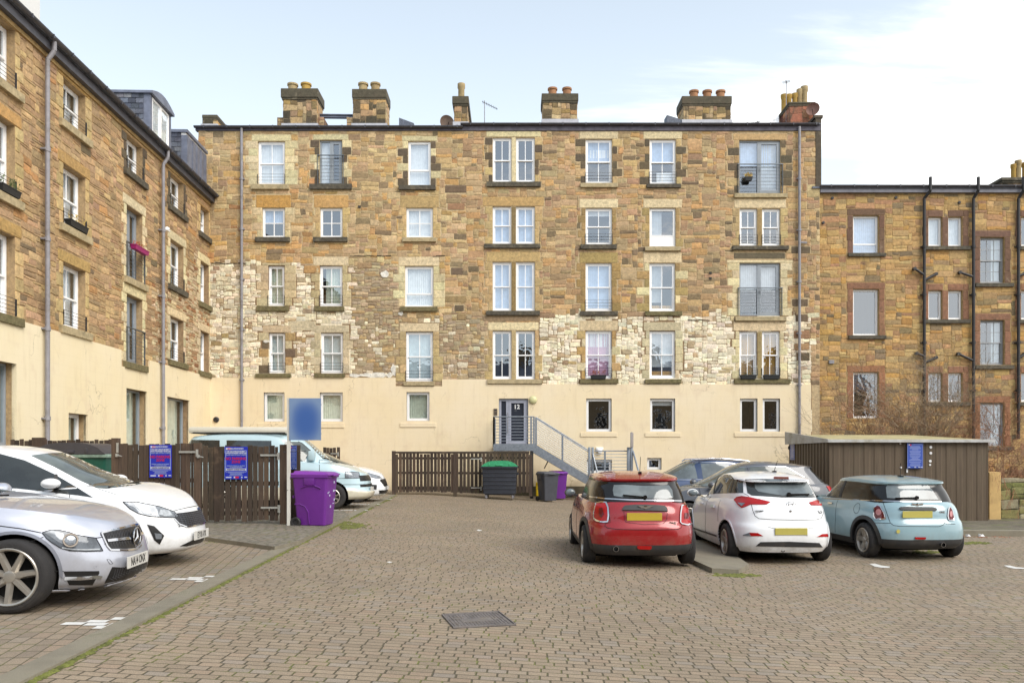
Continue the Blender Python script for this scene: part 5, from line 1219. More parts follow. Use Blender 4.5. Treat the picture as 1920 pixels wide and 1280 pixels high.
k.hexa([(a0-.08, sY-.13, zr+.0), (a1+.1, sY-.13, zr+.0), (a1+.1, sY-.1, zr+.0), (a0-.08, sY-.1, zr+.0), (a0-.08, sY-.13, zr+.075), (a1+.1, sY-.13, zr+.075), (a1+.1, sY-.1, zr+.075), (a0-.08, sY-.1, zr+.075)])
zz = zr+.06+(bY-sY)*.055
k.hexa([(bx-.15, bY, zr-.0), (a0-.09, sY-.13, zr), (a0-.06, sY-.11, zr), (bx-.12, bY, zr), (bx-.15, bY, zz+.1), (a0-.09, sY-.13, zr+.08), (a0-.06, sY-.11, zr+.08), (bx-.12, bY, zz+.1)])
k.build('fascia', MFAS, sh)
k = MB()
for px, py, r in ((1745, 838, .035), (1745, 849, .035), (1744, 864, .035), (1743.6, 871, .026), (1689, 876, .026), (1688, 831, .024)):
    k.lathe([(.001, 0), (r, 0), (r, .004), (.001, .006)], 14, T=lambda p, px=px, py=py: Vector(((px-CX)*19.98/F+p.x, 19.975-p.z, CZ+(HY-py)*19.98/F+p.y)))
x, z = (1700.5-CX)*19.98/F, CZ+(HY-881)*19.98/F; k.box(x-.02, x+.02, 19.965, 19.975, z-.06, z+.04); k.build('sticker', MWT, sh)
# the notice on the shed's side
t = thing('parking_notice', 'narrow pale blue notice on the end of the brown shed behind the grey car', 'sign', (lerp(bx, a0, .12)-.06, lerp(bY, sY, .12)-.05, CZ+(HY-845)*23.6/F), math.atan2(sY-bY, a0-bx), 'blue parking notices')
k = MB(); w, h = .56, .54; k.bbox(-.28, .28, -.004, .004, -h/2, h/2, .003); k.build('board', MBLUE2, t)
k = MB(); fr(k, -.27, .27, -.26, .26, .012, -.0065, -.0045)
for i in range(12): k.box(-.2+.02*(i % 3), .2-.03*(i % 2), -.0065, -.0045, -.2+.036*i, -.186+.036*i)
k.build('print', MLW, t)
k = thing('shed_lamp', 'small dark round lamp at the far corner of the shed', 'lamp', ((1482.5-CX)*24/F, 24, CZ+(HY-839)*24/F)); q = MB(); q.lathe([(.02, -.05), (.075, -.03), (.085, 0), (.06, .05), (.01, .06)], 14, T=lambda p: Vector((p.x, -p.z, p.y))); q.bar((0, 0, 0), (.12, 0, .02), .02); q.build('housing', MPB, k, 40)
# gate pillar and mossy wall
x0, x1 = (1855-CX)*20.4/F, (1877-CX)*20.4/F
k = thing('gate_pillar', 'cream rendered pillar between the shed and the mossy wall', 'pillar', ((x0+x1)/2, 20.4, zb)); q = MB(); w = (x1-x0)/2; q.bbox(-w, w, 0, .45, -.1, CZ+(HY-884.5)*20.4/F-zb, .015); q.build('shaft', M('pillar_render', (226, 190, 128), .9, var=.12, vs=3, dirt=(180, 150, 100)), k)
MSMOSS = stone_mat('mossy_stone', .5)
t = thing('stone_wall', 'mossy dry stone wall at the right edge', 'wall', (0, 20.7, 0))
mb = MB(); wx, wx1 = (1876-CX)*20.7/F, 22.0; zt_ = CZ+(HY-896)*20.7/F
mb.cc = alb((80, 76, 56))[:3]; mb.box(wx, wx1, 0, .4, -.3, zt_-.02)
fill_stones(mb, wx, wx1, -.2, zt_, [], lambda u, z: ('moss', (4, 10), (2, 4), .016)); mb.build('stonework', MSMOSS, t)
# ================================================================ leafless shrubs
MTW = [M('twig_brown', (164, 130, 100), .9, var=.3, vs=9), M('twig_grey', (172, 152, 124), .9, var=.25, vs=9), M('twig_red', (172, 124, 92), .9, var=.25, vs=9)]
def shrub(label, x, y, z, h, spread, n, mat, seed, arch=0.0, name='bare_shrub', thick=.018, cat='shrub', lean=0, gr='bare shrubs beyond the shed'):
    rr = random.Random(seed); t = thing(name, label, cat, (x, y, z), 0, gr); k = MB(); tw = MB()
    def grow(p, d, L, r, lev, kk):
        segs = 4 if lev < 2 else 3; q = p.copy(); dd = d.copy()
        for i in range(segs):
            dd = (dd + Vector((rr.gauss(0, .17), rr.gauss(0, .17), rr.gauss(0, .12) - arch*(i+lev)*.22))).normalized(); e = q + dd*(L/segs)
            (k if lev == 0 else tw).bar(q, e, max(r*(1-.22*i), .003), 4 if lev == 0 else 3, r2=max(r*(1-.22*(i+1)), .0025), caps=False); q = e
            if lev < 3 and (i > 0 or lev > 0):
                for _ in range(kk if lev < 2 else 2):
                    if rr.random() < .8:
                        nd = (dd + Vector((rr.gauss(0, .55), rr.gauss(0, .5), rr.gauss(.05, .4)))).normalized(); grow(q, nd, L*rr.uniform(.35, .6), r*.5, lev+1, kk)
    for i in range(n):
        a = rr.uniform(0, 2*math.pi); b = rr.uniform(0, spread); p = Vector((b*math.cos(a)*1.4, b*math.sin(a)*.5, 0))
        k.bar((0, 0, -.02), p, thick*1.2, 5, r2=thick, caps=True)
        d = Vector((math.cos(a)*rr.uniform(.1, .6)+lean, math.sin(a)*.25, 1)).normalized(); grow(p, d, h*rr.uniform(.55, .9), thick, 0, 2)
    k.build('branches', mat, t, fixn=False); tw.build('twigs', mat, t, fixn=False); return t
by = 27.0; gb = -.05
for i, (px, h, n, sp, mi) in enumerate(((1590, 1.3, 5, .35, 0), (1615, 1.9, 7, .45, 1), (1640, 3.0, 8, .6, 0), (1685, 3.3, 8, .7, 1), (1735, 2.6, 8, .6, 0), (1780, 2.3, 8, .6, 0), (1830, 2.4, 7, .6, 2))):
    shrub(['smallest leafless brown shrub, nearest the cream wall', 'grey leafless shrub below the neighbour\'s first window', 'brown leafless shrub just left of the tallest one', 'tallest leafless shrub, reaching past the lowest window', 'brown leafless shrub by the first black soil pipe', 'low leafless shrub under the small paired windows', 'reddish leafless shrub before the barred sash window'][i], (px-CX)*by/F, by+R.uniform(-.8, .8), gb, h*1.3, sp*1.2, int(n*1.7), MTW[mi], 40+i)
for i, (px, h) in enumerate(((1872, 2.5), (1900, 2.9), (1935, 2.6), (1990, 3))): shrub(['reddish bramble thicket just right of the shed', 'brown bramble thicket drooping over the mossy wall', 'bramble thicket at the very right edge', 'bramble thicket beyond the right edge'][i], (px-CX)*21.5/F, 21.6+i*.2, .2, h*.8, .7, 9, MTW[2 if i % 2 == 0 else 0], 70+i, arch=.9, name='bramble', gr='brambles by the mossy wall')
# ivy strand on the shed end, litter along the kerb
k = MB(); Rl = random.Random(3)
for _ in range(70):
    px, py = Rl.uniform(1800, 1885), Rl.gauss(1005, 3); x = (px-CX)*17.1/F; y = 17.05+Rl.uniform(-.25, .1); z = gz(x)+.006; a = Rl.uniform(0, 6); w = Rl.uniform(.015, .04)
    k.face([(x, y, z), (x+w*math.cos(a), y+w*math.sin(a), z+Rl.uniform(0, .02)), (x+w*math.cos(a+1.3), y+w*math.sin(a+1.3), z+.01)])
tag(k.build('fallen_leaves', MDRY, fixn=False), 'dry brown leaves gathered along the right kerb', None, None, 'stuff')
for px, py, w, l in ((1812, 1003, .07, 'crumpled white paper nearer the pale blue car'), (1837, 1006.5, .1, 'flat white scrap of paper on the right kerb')):
    x = (px-CX)*17.1/F; k = MB(); z = gz(x)+.02
    for _ in range(5): a = Rl.uniform(0, 3); k.hexa([(x-w/2+Rl.uniform(-.02, .02), 17.0, z), (x+w/2, 17.0+Rl.uniform(-.02, .02), z), (x+w/2, 17.08, z+.01), (x-w/2, 17.08, z), (x-w/2+.02, 17.0, z+.03), (x+w/2-.03, 17.02, z+Rl.uniform(.02, .05)), (x+w/2-.02, 17.06, z+.03), (x-w/2, 17.07, z+Rl.uniform(.02, .05))])
    tag(k.build('litter', MWT), l, 'litter')
# ================================================================ cars
def paint(name, c, metal=0, rough=.3, var=.03, k=KA, dirt=(150, 140, 124)):
    if name in MC: return MC[name]
    n = NT(name); g = n.obj(); a = alb(c, k)
    z = n.n('ShaderNodeSeparateXYZ', Vector=g).outputs[2]
    col = n.mix(n.step(n.noise(g, 3, 4), .3, .7), tuple(v*(1-var) for v in a[:3])+(1,), tuple(min(1, v*(1+var)) for v in a[:3])+(1,))
    dz = n.math('MULTIPLY', n.math('MULTIPLY', n.step(z, .62, .18), n.step(n.noise(g, 7, 6, .7), .35, .7)), .35)
    col = n.mix(dz, col, alb(dirt)); ro = n.math('ADD', rough, n.math('MULTIPLY', n.noise(g, 25, 4), .08))
    m = n.done(col, ro, metal, None); n.put(n.p, 'Coat Weight', .8); n.put(n.p, 'Coat Roughness', .04); MC[name] = m; return m
def cglass(name, c, rough=.04):
    n = NT(name); g = n.obj(); col = n.mix(n.step(n.noise(g, 2.5, 3), .35, .65), tuple(v*.6 for v in c)+(1,), tuple(c)+(1,))
    m = n.done(col, rough, 0, None); n.put(n.p, 'IOR', 1.6); n.put(n.p, 'Specular IOR Level', .6); return m
MCG = cglass('car_glass', (.030, .036, .036)); MCGL = cglass('car_glass_light', (.16, .19, .20)); MCGP = cglass('windscreen_glass', (.13, .15, .14))
MBLK = M('black_trim', (52, 52, 54), .55, var=.12, dirt=(84, 78, 70)); MGBL = M('gloss_black', (20, 20, 22), .15); MUND = M('underbody_block', (22, 22, 22), .9)
MGRL = M('grille_black', (26, 26, 28), .4)
MTYR = M('tyre_rubber', (48, 46, 46), .85, var=.15, bump=.4, bs=60, dirt=(84, 78, 70)); MRIM = M('alloy', (196, 190, 182), .3, .7, var=.08); MRIMD = M('alloy_dark', (120, 112, 104), .35, .6)
MCHR = M('chrome', (225, 225, 228), .08, 1, var=.02); MREDL = M('lamp_red', (186, 10, 14), .22, var=.12, vs=10) ; MREDD = M('lamp_red_dark', (110, 18, 26), .1)
MLENS = M('lamp_clear', (142, 148, 156), .08, .25, var=.25, vs=14); MLENSW = M('lamp_white', (190, 196, 202), .15, .1, var=.2, vs=30); MAMB = M('lamp_pink', (216, 150, 150), .1)
MPLY = M('plate_yellow', (206, 178, 52), .5, var=.06, vs=3); MPLY2 = M('plate_yellow_pale', (204, 192, 96), .5, var=.06, vs=3); MPLW = M('plate_white', (228, 226, 220), .5, var=.03); MPLK = M('plate_black', (22, 22, 24), .5, var=0)
def q_(s, ox, oy, pts): return [(ox+x/s, oy+y/s) for x, y in pts]
def outline(xr, xf, hw, nr, nf, N=44):
    xc, a = (xr+xf)/2, (xf-xr)/2; D = []
    for i in range(361):
        p = math.pi*i/360; c = math.cos(p); n = nf if c > 0 else nr
        D.append((xc + a*math.copysign(abs(c)**(2/n), c), hw*abs(math.sin(p))**(2/n)))
    L = [0]
    for p, q in zip(D, D[1:]): L.append(L[-1]+math.hypot(q[0]-p[0], q[1]-p[1]))
    o = []; j = 0
    for i in range(N+1):
        t = L[-1]*i/N
        while j < 359 and L[j+1] < t: j += 1
        f = (t-L[j])/max(1e-9, L[j+1]-L[j]); o.append((lerp(D[j][0], D[j+1][0], min(1, f)), lerp(D[j][1], D[j+1][1], min(1, f))))
    return o + [(x, -y) for x, y in o[-2:0:-1]], xc
class Car:
    def __init__(s, name, label, cat, x, y, rz, spec, mats, group=None):
        s.t = thing(name, label, cat, (x, y, gz(x)), rz, group); s.M = Matrix.Translation((x, y, gz(x))) @ Matrix.Rotation(rz, 4, 'Z'); s.I = s.M.inverted(); s.sp = spec
        s.R3 = s.I.to_3x3(); s.extra = []
        lo = s.shell(spec['lower'], spec['zb'], spec['deck'], None, spec.get('crown', .03), spec.get('lowmat'), closed=True)
        gr = s.shell(spec['green'], None, spec['deck'], spec['roof'], spec.get('rcrown', .05), spec.get('gmat'), closed=True, NL=16)
        s.bvh = BVHTree.FromPolygons([Vector(v) for v in lo.v + gr.v], lo.f + [[i+len(lo.v) for i in f] for f in gr.f])
        # cut the wheel wells
        o1 = lo.build('tmp_body', mats + [MUND])
        cut = MB(); ra = spec['ra']; wi = len(mats)
        for wx in spec['wx']:
            for sd in (-1, 1):
                y0 = spec['hw'] - .34; y1 = spec['hw'] + .25
                T = lambda p, wx=wx, sd=sd: Vector((wx+p.x, sd*p.z, spec['R']+.01+p.y)); cut.lathe([(ra, y0), (ra, y1)], 40, m=wi, T=T)
        o2 = cut.build('tmp_cut', mats + [MUND])
        md = o1.modifiers.new('b', 'BOOLEAN'); md.operation = 'DIFFERENCE'; md.object = o2; md.solver = 'EXACT'
        me = bpy.data.meshes.new_from_object(o1.evaluated_get(bpy.context.evaluated_depsgraph_get()))
        b = MB()
        for v in me.vertices: b.V(v.co)
        for p in me.polygons: b.idx(p.vertices, min(p.material_index, wi))
        bpy.data.objects.remove(o1); bpy.data.objects.remove(o2); bpy.data.meshes.remove(me)
        n0 = len(b.v)
        for v in gr.v: b.V(v)
        for f, m in zip(gr.f, gr.m): b.idx([i+n0 for i in f], m)
        s.body = b.build('body', mats + [MUND], s.t, 38)
        u_ = MB(); hl_ = spec['L']/2; u_.bbox(-hl_+.8, hl_-.95, -spec['hw']+.22, spec['hw']-.22, .10, .3, .03); u_.build('underbody_block', MUND, s.t)  # added block, hung low to keep light off the ground beneath the car
        # wheels
        for i, wx in enumerate(spec['wx']):
            for sd in (-1, 1): s.wheel(wx, sd)
    def shell(s, tab, zb, deck, roof, crown, matf, closed, NL=24):
        k = MB(); rings = []
        ts = [tab[0][0] + (tab[-1][0]-tab[0][0])*i/NL for i in range(NL+1)]
        for t in ts:
            xr, xf, hw, nr, nf = cub(tab, t); P, xc = outline(xr, xf, hw, nr, nf); ring = []
            for x, y in P:
                zd = cub(deck, x)[0]
                if roof is None: z0 = cub(zb, x)[0] if isinstance(zb, list) else zb; z = z0 + (zd-z0)*t
                else: ze = cub(roof, x)[0]-crown; z = (zd-.06) + (ze-zd+.06)*t
                ring.append(k.V((x, y, z)))
            rings.append((ring, P, xc, t))
        n = len(rings[0][0])
        def mt(t, i, P): return matf(t, (P[i][0]+P[(i+1) % n][0])/2, (P[i][1]+P[(i+1) % n][1])/2) if matf else 0
        for (A, P, _, t0), (B, Q, _, t1) in zip(rings, rings[1:]):
            for i in range(n): k.idx([A[i], A[(i+1) % n], B[(i+1) % n], B[i]], mt((t0+t1)/2, i, P))
        top, P, xc, _ = rings[-1]; prev = top
        for kk in (.97, .92, .84, .72, .58, .42, .26, .1):
            ring = []
            for x, y in P:
                X_ = xc+(x-xc)*kk; Y_ = y*kk
                z = (cub(deck, X_)[0] + crown*(1-kk**3)) if roof is None else (cub(roof, X_)[0] - crown + crown*(1-kk**3))
                ring.append(k.V((X_, Y_, z)))
            for i in range(n): k.idx([prev[i], prev[(i+1) % n], ring[(i+1) % n], ring[i]], mt(1.01, i, P))
            prev = ring
        k.idx(prev, mt(1.01, 0, P)); bt = rings[0][0]
        if closed: k.idx(bt[::-1], 0)
        return k
    def ray(s, a, b, view):
        if view == 'C':
            d = Vector(((a-CX)/F, 1, -(b-HY)/F)).normalized(); return s.I @ Vector((0, 0, CZ)), s.R3 @ d
        return {'L': (Vector((a, 3, b)), Vector((0, -1, 0))), 'R': (Vector((a, -3, b)), Vector((0, 1, 0))), 'B': (Vector((-5, a, b)), Vector((1, 0, 0))), 'F': (Vector((5, a, b)), Vector((-1, 0, 0))), 'T': (Vector((a, b, 5)), Vector((0, 0, -1)))}[view]
    def hit(s, a, b, view, off=.004):
        o, d = s.ray(a, b, view); h = s.bvh.ray_cast(o, d)
        if h[0] is None:
            L = -o.dot(d); h = s.bvh.find_nearest(o + d*max(.1, L))
            return h[0] - d*off, -d
        n = h[1] if h[1].dot(d) < 0 else -h[1]
        return h[0] + n*off, n
    def patch(s, name, mat, pts, view='C', off=.005, mirror=False, only_mirror=False, parent=None, grid=None, thick=.012):
        px = view == 'C'; st = 3.0 if px else .03; st = grid or st
        P = [Vector(p) for p in pts]; Q = []
        for a, b in zip(P, P[1:]+P[:1]):
            n = max(1, int((b-a).length/st)); Q += [a+(b-a)*(i/n) for i in range(n)]
        n0 = len(Q); V = list(Q); E = [(i, (i+1) % n0) for i in range(n0)]
        x = min(p.x for p in P)+st*.7
        while x < max(p.x for p in P):
            y = min(p.y for p in P)+st*.6
            while y < max(p.y for p in P): V.append(Vector((x, y))); y += st*1.4
            x += st*1.4
        try: r = delaunay_2d_cdt(V, E, [], 1, 1e-5)
        except Exception: return None
        H_ = [s.hit(p[0], p[1], view, off) for p in r[0]]
        cnt = {}
        for f in r[2]:
            for a, b in zip(f, list(f[1:])+[f[0]]): cnt[(a, b)] = cnt.get((a, b), 0)+1
        outs = []
        for mir in ([False, True] if mirror else ([True] if only_mirror else [False])):
            k = MB(); fl = (lambda v: (v[0], -v[1], v[2])) if mir else (lambda v: v)
            used = {i for f in r[2] for i in f}; ids = [k.V(fl(h[0])) if i in used else None for i, h in enumerate(H_)]
            for f in r[2]: k.idx([ids[i] for i in f])
            low = {}
            for (a, b) in cnt:
                if (b, a) in cnt: continue
                for i in (a, b):
                    if i not in low: low[i] = k.V(fl(H_[i][0]-H_[i][1]*thick))
                k.idx([ids[b], ids[a], low[a], low[b]])
            outs.append(k.build(name, mat, parent or s.t, 50))
        return outs
    def stroke(s, k, pts, w=.004, view='C', off=.0025, mirror=False, closed=False, sm=True):
        """thin raised line following the bodywork, added to builder k"""
        P = [Vector(p) for p in pts]
        if closed: P.append(P[0])
        Q = []; st = 3.0 if view == 'C' else .04
        for a, b in zip(P, P[1:]):
            n = max(1, int((b-a).length/st)); Q += [a+(b-a)*(i/n) for i in range(n)]
        Q.append(P[-1]); H_ = [s.hit(p.x, p.y, view, off) for p in Q]
        for sg in ((1, -1) if mirror else (1,)):
            L = []
            for i, (p, n) in enumerate(H_):
                a = H_[max(0, i-1)][0]; b = H_[min(len(H_)-1, i+1)][0]; d = b-a
                if d.length < 1e-6: d = Vector((1, 0, 0))
                sd = d.cross(n).normalized()*w
                L.append([k.V((q.x, q.y*sg, q.z)) for q in (p+sd-n*.006, p+sd, p-sd, p-sd-n*.006)])
            for A, B in zip(L, L[1:]):
                for i in range(3): k.idx([A[i], A[i+1], B[i+1], B[i]])
    def lines(s, name, mat, L, w=.004, off=.0025, parent=None):
        k = MB()
        for e in L: s.stroke(k, e[0], e[3] if len(e) > 3 else w, e[1] if len(e) > 1 else 'C', off, e[2] if len(e) > 2 else False)
        return k.build(name, mat, parent or s.t, fixn=False)
    def wheel(s, wx, sd):
        sp = s.sp; Rr = sp['R']; tw = sp.get('tw', .2); hub = sp.get('rr', .2); ns = sp.get('spokes', 5); y1 = sp['hw']-.015
        T = lambda p: Vector((wx+p.x, sd*(y1-tw+p.z), Rr+p.y))
        w = MB(); sh = .012
        w.lathe([(hub, tw-.02), (hub+.012, tw-.004), (hub+.035, tw+.002), (Rr-.06, tw+.006), (Rr-.022, tw-.004), (Rr-.004, tw-.022), (Rr, tw-.05), (Rr, .05), (Rr-.004, .022), (Rr-.03, 0), (hub, .0)], 44, T=T, cap=False)
        for gy in (.35, .5, .65): w.lathe([(Rr+.0005, tw*gy-.004), (Rr-.001, tw*gy)], 44, T=T, cap=False)
        wh = w.build('wheel', MTYR, s.t, 45)
        r = MB(); r.lathe([(hub+.006, tw-.004), (hub-.006, tw+.004), (hub-.02, tw-.002), (hub-.03, tw-.03), (hub-.035, .03)], 44, T=T, cap=False)
        dp = sp.get('dish', .035); hr = .055
        for i in range(ns):
            for da in ((-.11, .11) if sp.get('twin') else (0,)):
                a = 2*math.pi*i/ns + sp.get('rot', .3); a2 = a+da; u = Vector((math.cos(a), math.sin(a), 0)); u2 = Vector((math.cos(a2), math.sin(a2), 0)); v = Vector((-math.sin(a), math.cos(a), 0))
                wi, wo = sp.get('sw', (.026, .034)); r0 = hr*.8; r1 = hub-.012; o = v*(.015 if da > 0 else (-.015 if da < 0 else 0))
                z0, z1 = tw-dp, tw-.006
                P = [u*r0-v*wi+o, u*r0+v*wi+o, u2*r1+v*wo, u2*r1-v*wo]
                B = [Vector((p.x, p.y, z-.03)) for p, z in zip(P, (z0, z0, z1, z1))]; Tt = [Vector((p.x*.995, p.y*.995, z)) for p, z in zip(P, (z0, z0, z1, z1))]
                q = [Tt[i_].lerp(Tt[j_], .25) for i_, j_ in ((0, 1), (1, 0), (2, 3), (3, 2))]
                r.hexa([T(p) for p in B] + [T(p) for p in q])
        r.lathe([(.001, tw-dp+.012), (.03, tw-dp+.012), (.05, tw-dp+.006), (.058, tw-dp-.01), (.058, tw-dp-.04)], 24, T=T, cap=False)
        r.build('rim', sp.get('rimm', MRIM), wh, 40)
        d = MB(); d.lathe([(.001, .05), (hub-.03, .05), (hub-.03, .08), (.001, .08)], 30, T=T); d.build('brake_disc', MUND, wh)
    def plate(s, px, mat, w=.52, h=.111, view='C', txt=None, rz=0, off=.02, lean=0, front=False, sz=.112):
        p, n = s.hit(px[0], px[1], view, off); a = rad(180) if not front else 0
        a = rad(90) if front else rad(-90); a += rz
        o = thing('tmp', None, None); bpy.data.objects.remove(o)
        k = MB(); k.bbox(-w/2, w/2, -.006, .006, -h/2, h/2, .004); pl = k.build('number_plate', mat, s.t); pl.location = p; pl.rotation_euler = (lean, 0, a)
        if txt: text('plate_text', txt, sz, MPLK, pl, (0, -.007, -.002), ext=.001, bold=.001, sx=.66)
        return pl
    def blobm(s, name, mat, c, r, parent=None, view=None, e=2.0, rz=0):
        bm = bmesh.new(); bmesh.ops.create_uvsphere(bm, u_segments=20, v_segments=12, radius=1); k = MB(); cr, sr = math.cos(rz), math.sin(rz)
        def T(v):
            x, y, z = v.x*r[0], v.y*r[1], v.z*r[2]; return Vector((c[0]+x*cr-y*sr, c[1]+x*sr+y*cr, c[2]+z))
        k.bm(bm, T=T); bm.free(); return k.build(name, mat, parent or s.t, 60)
    def mirror(s, x, y, z, mat, r=(.07, .10, .075), glassc=MCGL, lower=None):
        for sd in (-1, 1):
            o = s.blobm('door_mirror', mat, (x, sd*(y+.09), z), r); s.blobm('mirror_glass', glassc, (x-.035, sd*(y+.09), z), (r[0]*.6, r[1]*.86, r[2]*.86), parent=o)
            k = MB(); k.sbar((x, sd*(y-.06), z-.05), (x, sd*(y+.06), z-.03), .07, .035); k.build('mirror_arm', lower or MBLK, o)
def std(L, hw, zb=.2, **kw): d = dict(L=L, hw=hw, zb=zb); d.update(kw); return d
# ---------------------------------------------------------------- red small hatchback (rear view)
def mini_spec(zb=.2, glass_h=1.40, hw=.862, rear=-1.91, front=1.91):
    return std(3.82, hw, zb,
      lower=[(0, rear+.10, front-.12, hw-.06, 4.5, 3.6), (.12, rear+.02, front-.04, hw-.015, 5, 3.8), (.35, rear, front, hw, 5, 3.8), (.56, rear+.015, front-.02, hw, 4.6, 3.6), (.62, rear+.055, front-.05, hw-.004, 4.4, 3.4), (.8, rear+.08, front-.09, hw-.02, 4.2, 3.2), (.93, rear+.12, front-.16, hw-.05, 4.0, 3.0), (1, rear+.17, front-.24, hw-.085, 3.8, 2.8)],
      deck=[(-2.1, .93), (-1.7, .975), (-.6, .97), (.6, .955), (.95, .965), (1.4, .93), (1.7, .86), (1.95, .72), (2.2, .6)],
      green=[(0, rear+.17, 1.02, hw-.095, 4.2, 3.0), (.25, rear+.21, .90, hw-.118, 4.2, 3.0), (.6, rear+.29, .68, hw-.165, 4.2, 3.0), (.9, rear+.37, .46, hw-.215, 4.4, 3.0), (.93, rear+.34, .45, hw-.215, 4.6, 3.0), (1, rear+.34, .38, hw-.235, 4.8, 3.2)],
      roof=[(-1.8, glass_h-.05), (-1.2, glass_h-.01), (-.4, glass_h+.015), (.1, glass_h), (.6, glass_h-.05)], rcrown=.055, crown=.02,
      gmat=lambda t, x, y: 0 if t > .9 else 1, lowmat=lambda t, x, y: 2 if t < (.22 if x < -1.2 else .14) else 0,
      wx=(-1.24, 1.255), R=.30, ra=.355, rr=.205, spokes=5, twin=True, tw=.19)
MPR = paint('paint_red', (160, 16, 24), .15, .22, k=.8)
c = Car('parked_car', 'red small hatchback with black roof pillars parked beside the kerb island', 'car', 1.93, 13.42, rad(90), mini_spec(), [MPR, MGBL, MBLK], 'cars parked in the courtyard')
A = (5.82, 1060, 860)
Z_ = lambda pts, A=A: q_(*A, pts)
c.patch('rear_window', MCGL, Z_([(518, 340), (530, 285), (640, 282), (860, 295), (1130, 288), (1165, 340), (1178, 420), (1100, 436), (620, 418), (530, 402)]))
tl = c.patch('tail_light', MREDL, Z_([(340, 482), (400, 468), (445, 478), (466, 520), (473, 620), (463, 683), (400, 690), (347, 672), (317, 648), (317, 580), (327, 520)]), off=.012)
tr = c.patch('tail_light', MREDL, Z_([(1267, 512), (1300, 500), (1338, 510), (1363, 570), (1378, 660), (1376, 703), (1330, 720), (1267, 710), (1250, 688), (1252, 600)]), off=.012)
for t_, P in ((tl, [(340, 482), (400, 468), (445, 478), (466, 520), (473, 620), (463, 683), (400, 690), (347, 672), (317, 648), (317, 580), (327, 520), (340, 482)]), (tr, [(1267, 512), (1300, 500), (1338, 510), (1363, 570), (1378, 660), (1376, 703), (1330, 720), (1267, 710), (1250, 688), (1252, 600), (1267, 512)])):
    c.lines('chrome_surround', MCHR, [(Z_(P), 'C', False, .011)], off=.016, parent=t_[0])
c.patch('reflector', MREDD, Z_([(375, 540), (410, 535), (425, 600), (400, 640), (378, 620)]), parent=tl[0], off=.018); c.patch('reflector', MREDD, Z_([(1290, 590), (1330, 590), (1335, 650), (1292, 655)]), parent=tr[0], off=.018)
c.patch('tailgate_handle', MBLK, Z_([(622, 562), (626, 535), (650, 516), (760, 507), (870, 506), (1000, 512), (1080, 520), (1105, 540), (1112, 575), (1000, 570), (800, 564)]), off=.03, thick=.03)
c.plate(Z_([(862, 631)])[0], MPLY, .515, .112, off=.012)
k = MB(); p, n = c.hit(*Z_([(870, 535)])[0], 'C', .036)
for sd in (-1, 1):
    for i in range(3): k.sbar((p.x, p.y+sd*.02, p.z+.012-.012*i), (p.x, p.y+sd*(.11-.02*i), p.z+.022-.014*i), .012, .011)
k.lathe([(.001, 0), (.026, 0), (.026, .012), (.001, .014)], 18, T=lambda q: Vector((p.x-q.z, p.y+q.x, p.z+q.y))); k.build('emblem', MCHR, c.t)
p, n = c.hit(*Z_([(1168, 702)])[0], 'C', .006); text('lettering', 'ONE', .05, MCHR, c.t, p, (rad(90), 0, rad(-90)), ext=.004, bold=.002)
c.lines('panel_gap', MUND, [(Z_([(430, 470), (475, 560), (490, 690), (440, 705), (430, 730), (460, 752), (560, 766), (800, 772), (1000, 772), (1230, 765), (1262, 750), (1272, 728)]),), (Z_([(640, 575), (645, 660), (665, 690), (860, 715), (1070, 705), (1105, 660), (1112, 590)]), 'C', False, .003)])
c.lines('belt_trim', MCHR, [(Z_([(168, 396), (300, 415), (430, 432), (700, 446), (1000, 452), (1285, 457)]), 'C', False, .009)], off=.006)
c.patch('fog_lamp', MREDL, Z_([(780, 950), (800, 943), (925, 946), (945, 952), (935, 978), (915, 984), (805, 980), (788, 972)]), off=.02); 
k = MB(); p, n = c.hit(*Z_([(550, 972)])[0], 'C', .03); k.lathe([(.036, 0), (.04, .0), (.04, .1), (.034, .1), (.03, .02)], 20, T=lambda q: Vector((p.x+q.z-.03, p.y+q.x, p.z+q.y)), cap=False); k.build('exhaust', MCHR, c.t)
k = MB(); a, b = c.hit(*Z_([(868, 425)])[0], 'C', .03)[0], c.hit(*Z_([(628, 402)])[0], 'C', .025)[0]; k.sbar(a, b, .022, .02); k.lathe([(.03, 0), (.03, .03)], 12, T=lambda q: Vector((a.x-q.z+.02, a.y+q.x, a.z+q.y))); k.build('rear_wiper', MGBL, c.t)
k = MB(); p, n = c.hit(*Z_([(812, 158)])[0], 'C', 0); k.bbox(p.x-.05, p.x+.05, p.y-.025, p.y+.025, p.z-.01, p.z+.03, .01); k.bar((p.x, p.y, p.z+.02), (p.x-.03, p.y-.008, p.z+.26), .005); k.build('roof_aerial', MGBL, c.t)
def arches(c, r0, r1, a0=-8, a1=188, mat=MBLK, off=.008):
    R0 = c.sp['R']+.01
    for wx in c.sp['wx']:
        P = [(wx+r1*math.cos(rad(a)), R0+r1*math.sin(rad(a))) for a in range(a0, a1+1, 8)] + [(wx+r0*math.cos(rad(a)), R0+r0*math.sin(rad(a))) for a in range(a1, a0-1, -8)]
        c.patch('wheel_arch', mat, P, 'L', off, mirror=True, thick=.03)
arches(c, .352, .42); c.patch('side_skirt', MBLK, [(-.85, .21), (.86, .21), (.86, .32), (-.85, .32)], 'L', .01, mirror=True, thick=.02)
c.mirror(.72, .80, 1.0, MGBL, (.07, .10, .08)); c.lines('door_gap', MUND, [([(-.28, .33), (-.32, .6), (-.3, .95)], 'L', True), ([(.95, .4), (.93, .6), (.85, .93)], 'L', True)])
